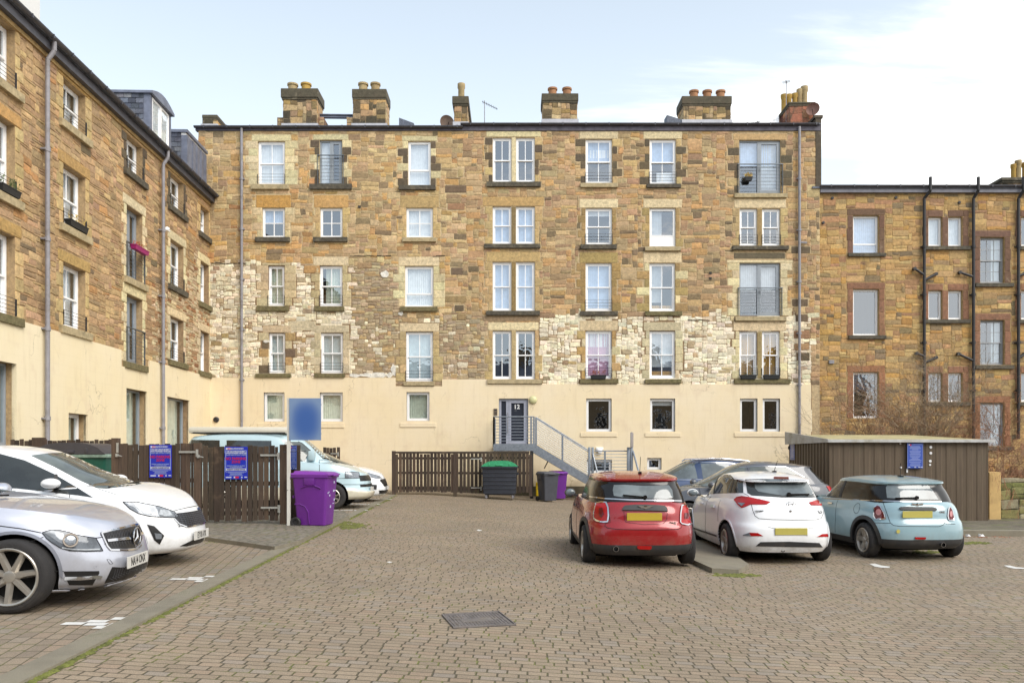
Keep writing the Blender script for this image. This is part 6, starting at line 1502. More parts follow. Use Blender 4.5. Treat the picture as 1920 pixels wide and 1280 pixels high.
for w_x, w_z in ((.02, .83),): c.patch('door_handle', MCHR, [(w_x-.1, w_z-.015), (w_x+.1, w_z-.015), (w_x+.1, w_z+.015), (w_x-.1, w_z+.015)], 'L', .03, mirror=True, thick=.02)
# ---------------------------------------------------------------- pale blue small hatchback
MPBL = paint('paint_pale_blue', (160, 192, 202), .0, .25)
sp = mini_spec(glass_h=1.385, hw=.842, rear=-1.85, front=1.85); sp['wx'] = (-1.225, 1.24); sp['rot'] = .1
c = Car('parked_car', 'pale blue small hatchback parked nearest the brown shed', 'car', 6.82, 14.95, rad(90+3.5), sp, [MPBL, MGBL, MBLK], 'cars parked in the courtyard')
A = (4.5725, 1520, 800); Z_ = lambda pts, A=A: q_(*A, pts)
c.patch('rear_window', MCGL, Z_([(645, 520), (662, 487), (1000, 492), (1035, 530), (1095, 622), (900, 622), (655, 608)]))
L1, L2 = [(548, 690), (575, 672), (600, 680), (636, 752), (640, 788), (560, 792), (545, 762)], [(1180, 700), (1192, 686), (1210, 712), (1226, 778), (1222, 802), (1182, 802), (1172, 762)]
for P in (L1, L2):
    t_ = c.patch('tail_light', MREDD, Z_(P), off=.012); c.lines('chrome_surround', MCHR, [(Z_(P+P[:1]), 'C', False, .009)], off=.016, parent=t_[0])
    cx = sum(p[0] for p in P)/len(P); cy = sum(p[1] for p in P)/len(P); w = 24 if P is L1 else 12
    c.patch('lamp_lens', MAMB, Z_([(cx+w*math.cos(a), cy-3+26*math.sin(a)) for a in [i*math.pi/6 for i in range(12)]]), off=.018, parent=t_[0])
c.patch('tailgate_handle', MBLK, Z_([(755, 698), (770, 690), (800, 687), (1040, 690), (1068, 698), (1080, 712), (1068, 720), (900, 716), (770, 713)]), off=.025, thick=.03)
c.plate(Z_([(913, 750)])[0], MPLY2, .515, .112, off=.012, rz=rad(0))
k = MB(); p, n = c.hit(*Z_([(912, 668)])[0], 'C', .01)
for sd in (-1, 1): k.sbar((p.x, p.y+sd*.02, p.z), (p.x, p.y+sd*.1, p.z+.012), .01, .03)
k.lathe([(.001, 0), (.026, 0), (.026, .01), (.001, .012)], 18, T=lambda q: Vector((p.x-q.z, p.y+q.x, p.z+q.y))); k.build('emblem', MCHR, c.t)
p, n = c.hit(*Z_([(1125, 730)])[0], 'C', .006); text('lettering', 'ONE', .045, MCHR, c.t, p, (rad(90), 0, rad(-90)), ext=.004, bold=.001)
c.lines('panel_gap', MUND, [(Z_([(618, 640), (650, 730), (682, 820), (710, 843), (760, 850), (1100, 853), (1135, 840), (1152, 820)]),), (Z_([(490, 818), (560, 822), (682, 824)]),), (Z_([(1152, 830), (1240, 832)]),)])
c.lines('belt_trim', MCHR, [(Z_([(95, 612), (300, 622), (600, 632), (850, 640), (1120, 642)]), 'C', False, .007)], off=.006)
c.patch('fog_lamp', MREDL, Z_([(890, 942), (985, 944), (980, 962), (895, 960)]), off=.02)
k = MB(); p, n = c.hit(*Z_([(1122, 1000)])[0], 'C', .03); k.lathe([(.034, 0), (.038, .0), (.038, .1), (.032, .1), (.028, .02)], 20, T=lambda q: Vector((p.x+q.z-.03, p.y+q.x, p.z+q.y)), cap=False); k.build('exhaust', MCHR, c.t)
k = MB(); a, b = c.hit(*Z_([(905, 612)])[0], 'C', .03)[0], c.hit(*Z_([(725, 615)])[0], 'C', .025)[0]; k.sbar(a, b, .022, .02); k.lathe([(.03, 0), (.03, .03)], 12, T=lambda q: Vector((a.x-q.z+.02, a.y+q.x, a.z+q.y))); k.build('rear_wiper', MGBL, c.t)
k = MB(); p, n = c.hit(*Z_([(768, 426)])[0], 'C', 0); k.bbox(p.x-.06, p.x+.05, p.y-.03, p.y+.03, p.z-.01, p.z+.03, .01); k.bar((p.x, p.y, p.z+.02), (p.x-.03, p.y+.01, p.z+.24), .005); k.build('roof_aerial', MGBL, c.t)
k = MB(); p, n = c.hit(*Z_([(750, 895)])[0], 'C', .004); k.lathe([(.001, 0), (.033, 0), (.033, .004), (.001, .004)], 16, T=lambda q: Vector((p.x-q.z, p.y+q.x, p.z+q.y))); k.build('sticker', MPLY2, c.t)
arches(c, .352, .418); c.patch('side_skirt', MBLK, [(-.85, .21), (.86, .21), (.86, .31), (-.85, .31)], 'L', .01, mirror=True, thick=.02)
c.mirror(.72, .78, 1.0, MPBL, (.07, .10, .08)); c.lines('door_gap', MUND, [([(-.24, .33), (-.27, .6), (-.24, .95)], 'L', True), ([(.93, .4), (.91, .6), (.85, .93)], 'L', True)])
c.lines('fuel_flap', MUND, [([(-.98+.09*math.cos(a), .83+.09*math.sin(a)) for a in [i*math.pi/8 for i in range(17)]], 'L', False, .003)])
c.patch('door_handle', MCHR, [(-.12, .845), (.06, .845), (.06, .87), (-.12, .87)], 'L', .03, mirror=True, thick=.02)
c.patch('window_pillar', MBLK, [(-.26, .985), (-.16, .985), (-.18, 1.29), (-.26, 1.29)], 'L', .006, mirror=True)
# ---------------------------------------------------------------- white five-door hatchback
MPW = paint('paint_white', (246, 248, 250), 0, .25, k=.9, var=.01)
hw = .867
sp = std(4.03, hw, .2,
    lower=[(0, -1.93, 1.9, hw-.06, 4.5, 3.4), (.12, -1.99, 1.97, hw-.02, 4.8, 3.6), (.32, -2.015, 2.01, hw, 4.8, 3.6), (.5, -2.0, 2.0, hw, 4.6, 3.5), (.56, -1.96, 1.98, hw, 4.4, 3.4), (.78, -1.92, 1.9, hw-.012, 4.0, 3.0), (.93, -1.86, 1.82, hw-.045, 3.8, 2.8), (1, -1.80, 1.76, hw-.085, 3.6, 2.7)],
    deck=[(-2.1, 1.0), (-1.8, 1.04), (-1.2, 1.03), (0, .97), (.8, .95), (1.1, .97), (1.5, .89), (1.8, .78), (2.1, .6)],
    green=[(0, -1.80, 1.15, hw-.09, 3.8, 3.0), (.3, -1.72, .92, hw-.125, 3.8, 3.0), (.7, -1.58, .55, hw-.19, 3.8, 3.0), (.9, -1.5, .35, hw-.235, 4.0, 3.0), (.95, -1.62, .3, hw-.245, 4.4, 3.0), (1, -1.6, .22, hw-.27, 4.6, 3.0)],
    roof=[(-1.8, 1.37), (-1.2, 1.44), (-.4, 1.475), (.1, 1.46), (.6, 1.40)], rcrown=.06, crown=.02,
    wx=(-1.335, 1.235), R=.31, ra=.36, rr=.205, spokes=5, twin=True, tw=.19, rimm=MRIM)
c = Car('parked_car', 'white five door hatchback with red wedge tail lights between the red and pale blue cars', 'car', 4.42, 14.62, rad(90), sp, [MPW, MGBL, MBLK], 'cars parked in the courtyard')
A = (5.3333, 1260, 840); Z_ = lambda pts, A=A: q_(*A, pts)
o = c.patch('rear_window', MCG, Z_([(732, 312), (900, 308), (1100, 310), (1370, 322), (1430, 400), (1482, 480), (1400, 494), (1100, 492), (800, 472), (755, 445)]))
c.patch('glass_pane', MCGL, Z_([(820, 335), (1000, 320), (1340, 337), (1405, 435), (1395, 470), (1100, 474), (860, 435), (830, 400)]), parent=o[0], off=.009)
o = c.patch('side_window', MCG, Z_([(252, 468), (290, 400), (370, 310), (430, 265), (520, 255), (590, 270), (628, 312), (708, 314), (714, 445), (480, 450), (280, 466)]))
c.patch('side_window', MCG, [(.95, .99), (.55, 1.25), (.2, 1.38), (-.6, 1.39), (-1.1, 1.33), (-1.45, 1.1), (-.4, 1.02)], 'R')
c.lines('window_pillar', MBLK, [(Z_([(480, 262), (440, 340), (418, 452)]), 'C', False, .03), (Z_([(625, 312), (590, 440)]), 'C', False, .015)], off=.009, parent=o[0])
LL = [(620, 516), (650, 487), (700, 478), (780, 490), (985, 538), (945, 562), (785, 562), (735, 585), (698, 596), (660, 568)]; LR = [(1368, 543), (1500, 505), (1560, 500), (1585, 540), (1588, 600), (1545, 576), (1390, 570)]
for P in (LL, LR): o = c.patch('tail_light', MREDL, Z_(P), off=.012)
c.patch('lamp_lens', MLENS, Z_([(660, 548), (735, 552), (700, 580)]), off=.018)
c.patch('lower_trim', MBLK, Z_([(840, 976), (885, 936), (1170, 932), (1470, 945), (1502, 986), (1300, 984), (1000, 980)]), off=.012)
for P, Q in (([(775, 842), (860, 846), (912, 876), (790, 878)], [(708, 865), (775, 842), (790, 878), (715, 872)]), ([(1450, 884), (1500, 856), (1550, 853), (1560, 884)], [(1550, 853), (1588, 858), (1604, 884), (1560, 884)])):
    c.patch('reflector', MREDL, Z_(P), off=.008); c.patch('reverse_lamp', MLENS, Z_(Q), off=.008)
c.lines('panel_gap', MUND, [(Z_([(795, 565), (808, 620), (830, 675), (870, 702), (1000, 712), (1200, 716), (1440, 714), (1490, 700), (1512, 650), (1516, 615)]),), (Z_([(715, 450), (760, 470), (795, 565)]), 'C', False, .003), (Z_([(955, 786), (1030, 800), (1030, 875)]), 'C', False, .003), (Z_([(1425, 795), (1352, 800), (1350, 878)]), 'C', False, .003)])
c.patch('brake_light', MREDD, Z_([(1018, 287), (1165, 290), (1168, 309), (1018, 305)]), off=.008)
c.plate(Z_([(1190, 831)])[0], MPLY2, .515, .112, off=.012)
p, n = c.hit(*Z_([(1187, 562)])[0], 'C', .008); k = MB()
N = 26; E = [Vector((p.x, p.y+.075*math.cos(2*math.pi*i/N), p.z+.04*math.sin(2*math.pi*i/N))) for i in range(N+1)]; k.tube(E, .005, 5)
k.sbar((p.x, p.y+.045, p.z-.03), (p.x, p.y+.03, p.z+.03), .006, .012, up=(1, 0, 0)); k.sbar((p.x, p.y-.03, p.z-.03), (p.x, p.y-.045, p.z+.03), .006, .012, up=(1, 0, 0)); k.sbar((p.x, p.y+.036, p.z-.004), (p.x, p.y-.036, p.z+.004), .006, .012, up=(1, 0, 0)); k.build('emblem', MCHR, c.t)
MLTG = M('badge_grey', (90, 92, 96), .4, .5)
for body, pt, sz in (('HYUNDAI', (885, 630), .034), ('i20', (1467, 642), .062)):
    p, n = c.hit(*Z_([pt])[0], 'C', .006); text('lettering', body, sz, MLTG, c.t, p, (rad(90), 0, rad(-90)), ext=.003, bold=.0015, sx=1.25)
k = MB(); p, n = c.hit(*Z_([(1185, 625)])[0], 'C', .004); k.lathe([(.001, 0), (.02, 0), (.02, .012), (.001, .016)], 14, T=lambda q: Vector((p.x-q.z, p.y+q.x, p.z+q.y))); k.build('lock', MCHR, c.t)
k = MB(); a, b = c.hit(*Z_([(1165, 472)])[0], 'C', .03)[0], c.hit(*Z_([(1362, 468)])[0], 'C', .025)[0]; k.sbar(a, b, .025, .022); k.lathe([(.034, 0), (.034, .03)], 12, T=lambda q: Vector((a.x-q.z+.02, a.y+q.x, a.z+q.y))); k.build('rear_wiper', MGBL, c.t)
k = MB(); p, n = c.hit(*Z_([(1022, 238)])[0], 'C', 0); k.bbox(p.x-.05, p.x+.05, p.y-.03, p.y+.03, p.z-.01, p.z+.025, .01); k.bar((p.x, p.y, p.z+.02), (p.x-.05, p.y-.04, p.z+.2), .006); k.build('roof_aerial', MGBL, c.t)
c.mirror(.80, .80, 1.03, MPW, (.07, .11, .075)); arches(c, .36, .38, mat=MPW, off=.012)
for hx in (.25, -.62): c.patch('door_handle', MPW, [(hx-.11, .84), (hx+.09, .835), (hx+.09, .87), (hx-.11, .875)], 'L', .035, mirror=True, thick=.03)
c.lines('door_gap', MUND, [([(-.1, .3), (-.12, .6), (-.08, 1.0)], 'L', True), ([(-.98, .62), (-.93, .8), (-.9, 1.02)], 'L', True), ([(.98, .35), (.97, .6), (.95, .93)], 'L', True)]); c.lines('side_moulding', MBLK, [([(-.9, .36), (.95, .33)], 'L', True, .014)], off=.012)
k = MB(); N = 12; k.tube([Vector((-1.95, -.0+.03*math.cos(2*math.pi*i/N)+.07, .24+.025*math.sin(2*math.pi*i/N))) for i in range(N+1)], .006, 5); k.build('towing_eye', MUND, c.t)
# ---------------------------------------------------------------- white small hatchback (front, left)
def fiesta(label, x, y, rz, detail=True):
    hw = .867
    sp = std(4.04, hw, .18,
      lower=[(0, -1.93, 1.90, hw-.07, 4.2, 3.0), (.1, -1.99, 1.985, hw-.03, 4.4, 3.1), (.3, -2.01, 2.01, hw, 4.4, 3.1), (.55, -2.0, 2.0, hw, 4.2, 3.0), (.78, -1.93, 1.955, hw-.01, 3.8, 2.8), (.93, -1.86, 1.90, hw-.04, 3.6, 2.6), (1, -1.80, 1.86, hw-.075, 3.4, 2.5)],
      deck=[(-2.1, 1.0), (-1.7, 1.05), (-.8, 1.0), (.3, .94), (.9, .99), (1.2, .99), (1.55, .92), (1.85, .80), (2.02, .70), (2.2, .6)],
      green=[(0, -1.80, 1.32, hw-.08, 3.8, 2.8), (.3, -1.70, 1.02, hw-.12, 3.8, 2.8), (.6, -1.60, .70, hw-.175, 3.8, 2.8), (.9, -1.48, .34, hw-.24, 3.9, 2.8), (1, -1.55, .18, hw-.28, 4.2, 2.8)],
      roof=[(-1.8, 1.36), (-1.2, 1.45), (-.4, 1.495), (.1, 1.475), (.7, 1.41)], rcrown=.06, crown=.04,
      wx=(-1.26, 1.23), R=.31, ra=.36, rr=.2, spokes=8, tw=.19)
    return Car('parked_car', label, 'car', x, y, rz, sp, [MPW, MGBL, MBLK], 'cars parked in the courtyard')
c = fiesta('white small hatchback facing right behind the silver saloon', -5.98, 9.95, rad(3))
A = (3.2, 0, 780); Z_ = lambda pts, A=A: q_(*A, pts)
c.patch('windscreen', MCGP, Z_([(185, 236), (300, 222), (420, 218), (485, 238), (600, 290), (760, 362), (852, 405), (760, 420), (640, 434), (580, 430), (480, 385), (330, 305)]))
o = c.patch('side_window', MCG, Z_([(-300, 205), (-100, 212), (0, 226), (150, 266), (320, 345), (450, 420), (558, 487), (470, 474), (330, 458), (100, 432), (-100, 425), (-300, 420)])); c.patch('side_window', MCG, [(1.0, .99), (.5, 1.28), (.1, 1.4), (-.6, 1.41), (-1.2, 1.36), (-1.5, 1.12), (-.3, 1.02)], 'L')
c.lines('window_pillar', MBLK, [(Z_([(335, 350), (345, 462)]), 'C', False, .018)], off=.009, parent=o[0])
for mir, P in ((0, 0),):
    HL = Z_([(738, 514), (830, 516), (960, 542), (1045, 572), (1070, 600), (1030, 608), (900, 600), (830, 582), (780, 555)])
    hl = c.patch('headlight', MLENS, HL, off=.006, mirror=True)
c.patch('lamp_lens', MLENSW, Z_([(960, 560), (1010, 565), (1035, 595), (990, 600), (950, 590)]), off=.012, parent=hl[0]); c.patch('lamp_lens', MLENSW, Z_([(800, 530), (870, 540), (920, 590), (860, 580)]), off=.012, parent=hl[0])
c.lines('lamp_edge', MUND, [(HL+HL[:1], 'C', False, .004)], off=.008, parent=hl[0])
GP_ = [(-.40, .655), (.40, .655), (.47, .60), (.44, .53), (.34, .485), (-.34, .485), (-.44, .53), (-.47, .60)]
g_ = c.patch('grille', MGRL, GP_, 'F', off=.006)
gl = [([(-.46, .50+.022*i), (.46, .50+.022*i)], 'F', False, .0022) for i in range(8)] + [([(-.44+.05*i, .49), (-.44+.05*i, .65)], 'F', False, .0022) for i in range(18)]
c.lines('grille_mesh', M('mesh_grey', (84, 86, 96), .4), gl, off=.010, parent=g_[0]); c.lines('grille_rim', MCHR, [([(-.47, .60), (-.44, .53), (-.34, .483), (.34, .483), (.44, .53), (.47, .60)], 'F', False, .007)], off=.012, parent=g_[0])
v = c.patch('fog_vent', MGRL, Z_([(882, 648), (925, 658), (985, 715), (958, 768), (925, 742)]), off=.006); c.patch('fog_lamp', MLENS, Z_([(925, 700), (970, 706), (968, 735), (935, 735)]), off=.012, parent=v[0])
c.patch('lower_intake', MGRL, Z_([(1080, 778), (1155, 742), (1225, 726), (1228, 740), (1200, 758), (1120, 778)]), off=.006)
c.plate(Z_([(1198, 706)])[0], MPLW, .52, .111, txt='EY18 AYK', front=True, off=.022)
c.blobm('badge', M('badge_blue', (50, 70, 110), .2), c.hit(*Z_([(1190, 556)])[0], 'C', .004)[0], (.012, .055, .024))
c.lines('panel_gap', MUND, [(Z_([(1045, 566), (1120, 548), (1205, 532)]),), (Z_([(590, 435), (700, 470), (740, 512)]), 'C', False, .002), (Z_([(418, 468), (416, 530), (420, 640)]), 'C', False, .003)])
c.mirror(.62, .80, 1.04, MPW, (.10, .12, .06), lower=MBLK); arches(c, .36, .38, mat=MPW, off=.012)
k = MB(); a, b = c.hit(*Z_([(655, 430)])[0], 'C', .02)[0], c.hit(*Z_([(840, 398)])[0], 'C', .02)[0]; k.sbar(a, b, .02, .015); k.build('wiper', MGBL, c.t)
# ---------------------------------------------------------------- silver saloon, nearest
MPS = paint('paint_silver', (186, 190, 202), .45, .28, var=.02, k=1.0)
hw = .885
sp = std(4.59, hw, .16,
    lower=[(0, -2.2, 2.17, hw-.09, 4.5, 3.3), (.1, -2.26, 2.26, hw-.03, 4.5, 3.3), (.16, -2.28, 2.27, hw-.015, 4.5, 3.3), (.4, -2.295, 2.285, hw, 4.5, 3.3), (.62, -2.28, 2.27, hw, 4.5, 3.2), (.86, -2.22, 2.22, hw-.02, 4.2, 3.0), (1, -2.12, 2.16, hw-.08, 4.0, 2.9)],
    deck=[(-2.4, .95), (-1.8, 1.02), (-.8, .98), (.4, .94), (.8, .97), (1.2, .93), (1.8, .84), (2.1, .745), (2.25, .68), (2.4, .6)],
    green=[(0, -1.95, 1.15, hw-.09, 3.2, 2.8), (.4, -1.6, .75, hw-.15, 3.2, 2.8), (.8, -1.2, .35, hw-.24, 3.4, 2.8), (1, -1.0, .12, hw-.3, 3.6, 2.8)],
    roof=[(-1.8, 1.25), (-1.0, 1.40), (-.4, 1.44), (.1, 1.42), (.8, 1.33)], rcrown=.06, crown=.045,
    wx=(-1.27, 1.495), R=.32, ra=.352, rr=.25, spokes=7, tw=.22, sw=(.034, .03), dish=.03, rot=.15, rimm=M('alloy_grey', (200, 194, 184), .3, .65, var=.08))
th = rad(6); fwx, fwy = -4.33, 6.74+.02
cxm = fwx - (1.495*math.cos(th) + .885*math.sin(th)); cym = fwy - (1.495*math.sin(th) - .885*math.cos(th))
c = Car('parked_car', 'silver saloon facing right at the left edge, nearest the camera', 'car', cxm, cym, th, sp, [MPS, MGBL, MBLK], 'cars parked in the courtyard')
A = (4.57, 0, 880); Z_ = lambda pts, A=A: q_(*A, pts)
HL = Z_([(360, 541), (400, 525), (440, 514), (520, 520), (600, 538), (650, 558), (770, 580), (818, 586), (850, 640), (880, 696), (740, 700), (600, 694), (520, 670), (450, 628), (400, 590)])
hl = c.patch('headlight', M('headlight_grey', (104, 110, 118), .08, .15, var=.3, vs=12), HL, off=.006, mirror=True)
c.lines('lamp_edge', MUND, [(HL+HL[:1], 'C', False, .003)], off=.009, parent=hl[0])
c.patch('lamp_lens', MLENS, Z_([(385, 545), (440, 525), (540, 545), (560, 600), (545, 640), (500, 620), (440, 580)]), off=.011, parent=hl[0])
p, n = c.hit(*Z_([(603, 605)])[0], 'C', .012)
def disc(c, px, r, name, mat, parent=None, off=.012, h=.01, view='C', ring=False):
    p, n = c.hit(*px, view, off); u = n.orthogonal().normalized(); v = n.cross(u); k = MB()
    pr = [(r*.78, 0), (r, 0), (r, h), (r*.78, h), (r*.78, 0)] if ring else [(.001, 0), (r, 0), (r, h*.6), (r*.6, h), (.001, h)]
    k.lathe(pr, 28, T=lambda q: p+u*q.x+v*q.y+n*q.z, cap=False); return k.build(name, mat, parent or c.t, 40)
disc(c, Z_([(603, 608)])[0], .062, 'projector_ring', MRIMD, hl[0], ring=True, off=.016); disc(c, Z_([(603, 608)])[0], .044, 'projector', MLENS, hl[0], off=.014)
c.lines('led_strip', MLENSW, [(Z_([(530, 668), (620, 682), (740, 686), (850, 682)]), 'C', False, .006)], off=.012, parent=hl[0])
GR = [(880, 548), (1000, 522), (1190, 478), (1212, 520), (1216, 590), (1196, 640), (1160, 668), (1090, 676), (950, 676), (915, 640), (893, 580)]
gr = c.patch('grille', MGRL, Z_(GR), off=.006); c.lines('grille_frame', MCHR, [(Z_([(866, 542), (1000, 510), (1190, 466)]), 'C', False, .009), (Z_([(866, 542), (885, 590), (915, 655), (945, 688), (1090, 690), (1170, 680), (1208, 645)]), 'C', False, .007)], off=.012, parent=gr[0])
gl = [(Z_([(880+i*24, 560-i*5), (930+i*24, 665-i*3)]), 'C', False, .002) for i in range(0, 12)] + [(Z_([(930+i*24, 550-i*5), (895+i*24, 640-i*2)]), 'C', False, .002) for i in range(0, 12)]
c.lines('grille_mesh', M('mesh_dark', (70, 70, 74), .4), gl, off=.009, parent=gr[0])
c.lines('grille_bar', MCHR, [(Z_([(912, 612), (1105, 592)]), 'C', False, .013), (Z_([(1180, 565), (1212, 545)]), 'C', False, .013)], off=.02, parent=gr[0])
p, n = c.hit(*Z_([(1148, 584)])[0], 'C', .03); k = MB(); N = 36; rr_ = .09
k.lathe([(.001, -.02), (rr_*.9, -.015), (rr_*.9, -.005), (.001, -.005)], 30, m=1, T=lambda q: Vector((p.x+q.z, p.y+q.x, p.z+q.y)))
k.tube([Vector((p.x, p.y+rr_*math.cos(2*math.pi*i/N), p.z+rr_*math.sin(2*math.pi*i/N))) for i in range(N+1)], .0075, 6)
for a in (90, 210, 330):
    e = Vector((0, math.cos(rad(a)), math.sin(rad(a)))); s_v = Vector((0, -e.z, e.y)); C0 = Vector(p)
    k.face([C0+s_v*.014+Vector((.004, 0, 0)), C0+e*rr_*.96, C0+Vector((.016, 0, 0))]); k.face([C0-s_v*.014+Vector((.004, 0, 0)), C0+Vector((.016, 0, 0)), C0+e*rr_*.96])
k.build('star_emblem', [MCHR, MGBL], c.t, fixn=False)
c.patch('lower_grille', MGRL, Z_([(895, 970), (925, 910), (962, 832), (1060, 838), (1160, 812), (1256, 786), (1260, 850), (1180, 905), (1000, 950)]), off=.006)
gl = [(Z_([(930+i*24, 925-i*10), (975+i*24, 948-i*12)]), 'C', False, .0022) for i in range(0, 12)] + [(Z_([(960+i*22, 940-i*9), (985+i*22, 850-i*6)]), 'C', False, .0022) for i in range(0, 12)]
c.lines('grille_mesh', M('mesh_dark', (70, 70, 74), .4), gl, off=.009)
c.patch('side_intake', MGRL, Z_([(545, 870), (848, 867), (850, 885), (820, 935), (792, 985), (592, 985), (572, 945)]), off=.006)
c.lines('intake_blade', MCHR, [(Z_([(552, 928), (700, 928), (830, 916), (868, 922)]), 'C', False, .016)], off=.015)
pl = c.plate(Z_([(1153, 768)])[0], MPLW, .52, .111, txt='NA14 ONX', front=True, off=.03)
c.lines('panel_gap', MUND, [(Z_([(-60, 474), (0, 482), (180, 505), (355, 541)]), 'C', False, .004), (Z_([(195, 637), (290, 608), (372, 577)]), 'C', False, .003), (Z_([(818, 586), (880, 578)]), 'C', False, .004), (Z_([(400, 870), (545, 868)]), 'C', False, .003), (Z_([(880, 468+110), (862, 560), (862, 541), (1000, 505), (1192, 462)]), 'C', False, .003)])
c.lines('lower_lip', MPS, [(Z_([(405, 1032), (600, 1028), (860, 1002), (1080, 938), (1285, 858)]), 'C', False, .012)], off=.014)
for px in ((507, 812), (818, 832)): disc(c, Z_([px])[0], .014, 'parking_sensor', MPS, off=.002, h=.002, ring=True)
c.lines('tow_cover', MUND, [(Z_([(915, 768), (940, 770), (968, 805), (940, 808), (915, 768)]), 'C', False, .0015)])
arches(c, .352, .378, mat=M('arch_grey', (150, 154, 166), .35, .4), off=.01)
c.patch('windscreen', MCGP, [(-.64, .99), (0, 1.03), (.64, .99), (.56, 1.32), (0, 1.40), (-.56, 1.32)], 'F'); c.patch('side_window', MCG, [(1.0, 1.0), (.6, 1.2), (.1, 1.35), (-.8, 1.36), (-1.4, 1.12), (-.3, 1.02)], 'R', mirror=True)
c.mirror(.55, .82, 1.0, MPS, (.085, .12, .075)); k = MB(); a, b = c.hit(*Z_([(-10, 240)])[0], 'C', .02)[0], c.hit(*Z_([(68, 236)])[0], 'C', .02)[0]; k.sbar(a, b, .02, .015); k.build('wiper', MGBL, c.t)
# ---------------------------------------------------------------- pale blue camper van
MPV_ = paint('paint_van_blue', (206, 234, 244), 0, .3); MPC = paint('paint_cream', (236, 230, 208), 0, .35)
hw = .92
sp = std(4.8, hw, .24,
    lower=[(0, -2.32, 2.26, hw-.06, 7, 3.6), (.1, -2.38, 2.36, hw-.01, 7, 3.6), (.3, -2.4, 2.4, hw, 7, 3.6), (.38, -2.36, 2.34, hw, 7, 3.5), (.8, -2.33, 2.30, hw, 7, 3.3), (1, -2.28, 2.22, hw-.04, 6, 3.2)],
    deck=[(-2.5, 1.2), (-1, 1.2), (.6, 1.18), (1.1, 1.16), (1.35, 1.14), (1.8, 1.04), (2.2, .88), (2.4, .80)],
    green=[(0, -2.30, 1.42, hw-.02, 7, 3.2), (.5, -2.24, 1.02, hw-.06, 7, 3.2), (.9, -2.14, .62, hw-.12, 7, 3.2), (1, -2.08, .50, hw-.16, 6.5, 3.2)],
    roof=[(-2.3, 1.86), (-1, 1.93), (0, 1.93), (.5, 1.9), (1.2, 1.8)], rcrown=.05, crown=.05,
    gmat=lambda t, x, y: 0, lowmat=lambda t, x, y: 3 if t < .34 else 0,
    wx=(-1.3, 1.50), R=.32, ra=.38, rr=.19, spokes=8, tw=.2)
c = Car('camper_van', 'pale blue camper van with cream bumper and raised white roof behind the left fence', 'van', -6.02, 20.6, rad(1.5), sp, [MPV_, MGBL, MBLK, MPC], 'cars parked in the courtyard')
A = (9.145, 540, 780); Z_ = lambda pts, A=A: q_(*A, pts); B6 = lambda pts: q_(4.572, 500, 740, pts)
c.patch('windscreen', MCGP, Z_([(270, 400), (440, 400), (640, 535), (850, 705), (720, 725), (600, 735), (480, 610), (380, 500)]))
c.patch('side_window', MCGP, Z_([(-60, 435), (180, 438), (240, 465), (310, 520), (385, 592), (330, 690), (290, 772), (-60, 772)])); 
c.patch('side_window', MCG, [(344, 824), (412, 825), (412, 866), (336, 866)]); c.patch('side_window', MCG, [(425, 825), (509, 826), (509, 866), (425, 866)])
HL = B6([(672, 662), (730, 658), (790, 664), (800, 712), (672, 714)]); hl = c.patch('headlight', MLENS, HL, off=.006, mirror=True, grid=1.5); c.lines('lamp_edge', MUND, [(HL+HL[:1], 'C', False, .006)], off=.008, parent=hl[0])
c.patch('grille', MGRL, [(-.58, .84), (.58, .84), (.58, .70), (-.58, .70)], 'F', off=.008); c.patch('lower_intake', MGRL, [(-.6, .62), (.6, .62), (.6, .55), (-.6, .55)], 'F', off=.008)
c.plate((0, .47), MPLW, .52, .11, view='F', front=True, txt='N 12')if False else c.plate((0, .47), MPLW, .52, .11, view='F', front=True)
c.lines('panel_gap', MUND, [(B6([(451, 555), (452, 600), (453, 720)]), 'C', False, .006), (B6([(455, 560), (600, 552), (690, 565)]), 'C', False, .005), (B6([(600, 716), (670, 714)]), 'C', False, .005)])
c.lines('bumper_seam', MUND, [(B6([(605, 768), (850, 768)]), 'C', False, .006)])
c.lines('belt_moulding', MBLK, [(Z_([(170, 435), (240, 462), (390, 592)]), 'C', False, .012)], off=.008)
k = MB(); p, n = c.hit(*B6([(385, 535)])[0], 'C', .1); k.bbox(p.x-.09, p.x+.07, p.y-.14, p.y+.06, p.z-.13, p.z+.12, .04); k.build('door_mirror', MPV_, c.t, 40)
k = MB(); a, b = c.hit(*Z_([(600, 722)])[0], 'C', .03)[0], c.hit(*Z_([(880, 712)])[0], 'C', .03)[0]; k.sbar(a, b, .025, .02); k.build('wiper', MGBL, c.t)
k = MB(); n = 16
for i in range(1):
    k.bbox(-2.15, .42, -.72, .72, 1.90, 2.07, .08)
k.build('pop_top', M('pop_top_white', (240, 236, 220), .5, var=.03), c.t, 40)
k = MB(); k.bbox(-2.0, .3, -.79, -.74, 1.9, 1.935, .01); k.build('awning_rail', MBLK, c.t)
# ---------------------------------------------------------------- white car nose beyond the van
c = fiesta('second white small hatchback, only its nose showing beyond the camper van', -5.72, 23.4, rad(2))
Z_ = lambda pts: q_(9.145, 540, 780, pts)
c.patch('headlight', MLENS, [(1.62, .83), (1.5, .87), (1.35, .88), (1.5, .76), (1.75, .68), (1.9, .68), (1.82, .76)], 'R', mirror=True, off=.006); c.patch('windscreen', MCGP, [(-.64, 1.03), (0, 1.06), (.64, 1.03), (.56, 1.36), (0, 1.43), (-.56, 1.36)], 'F')
c.patch('grille', MGRL, [(-.42, .66), (.42, .66), (.46, .60), (.34, .44), (-.34, .44), (-.46, .60)], 'F', off=.006); c.patch('lower_intake', MGRL, [(-.55, .34), (.55, .34), (.5, .24), (-.5, .24)], 'F'); c.patch('fog_vent', MGRL, [(-.58, .5), (-.68, .52), (-.74, .4), (-.6, .36)], 'F', mirror=True)
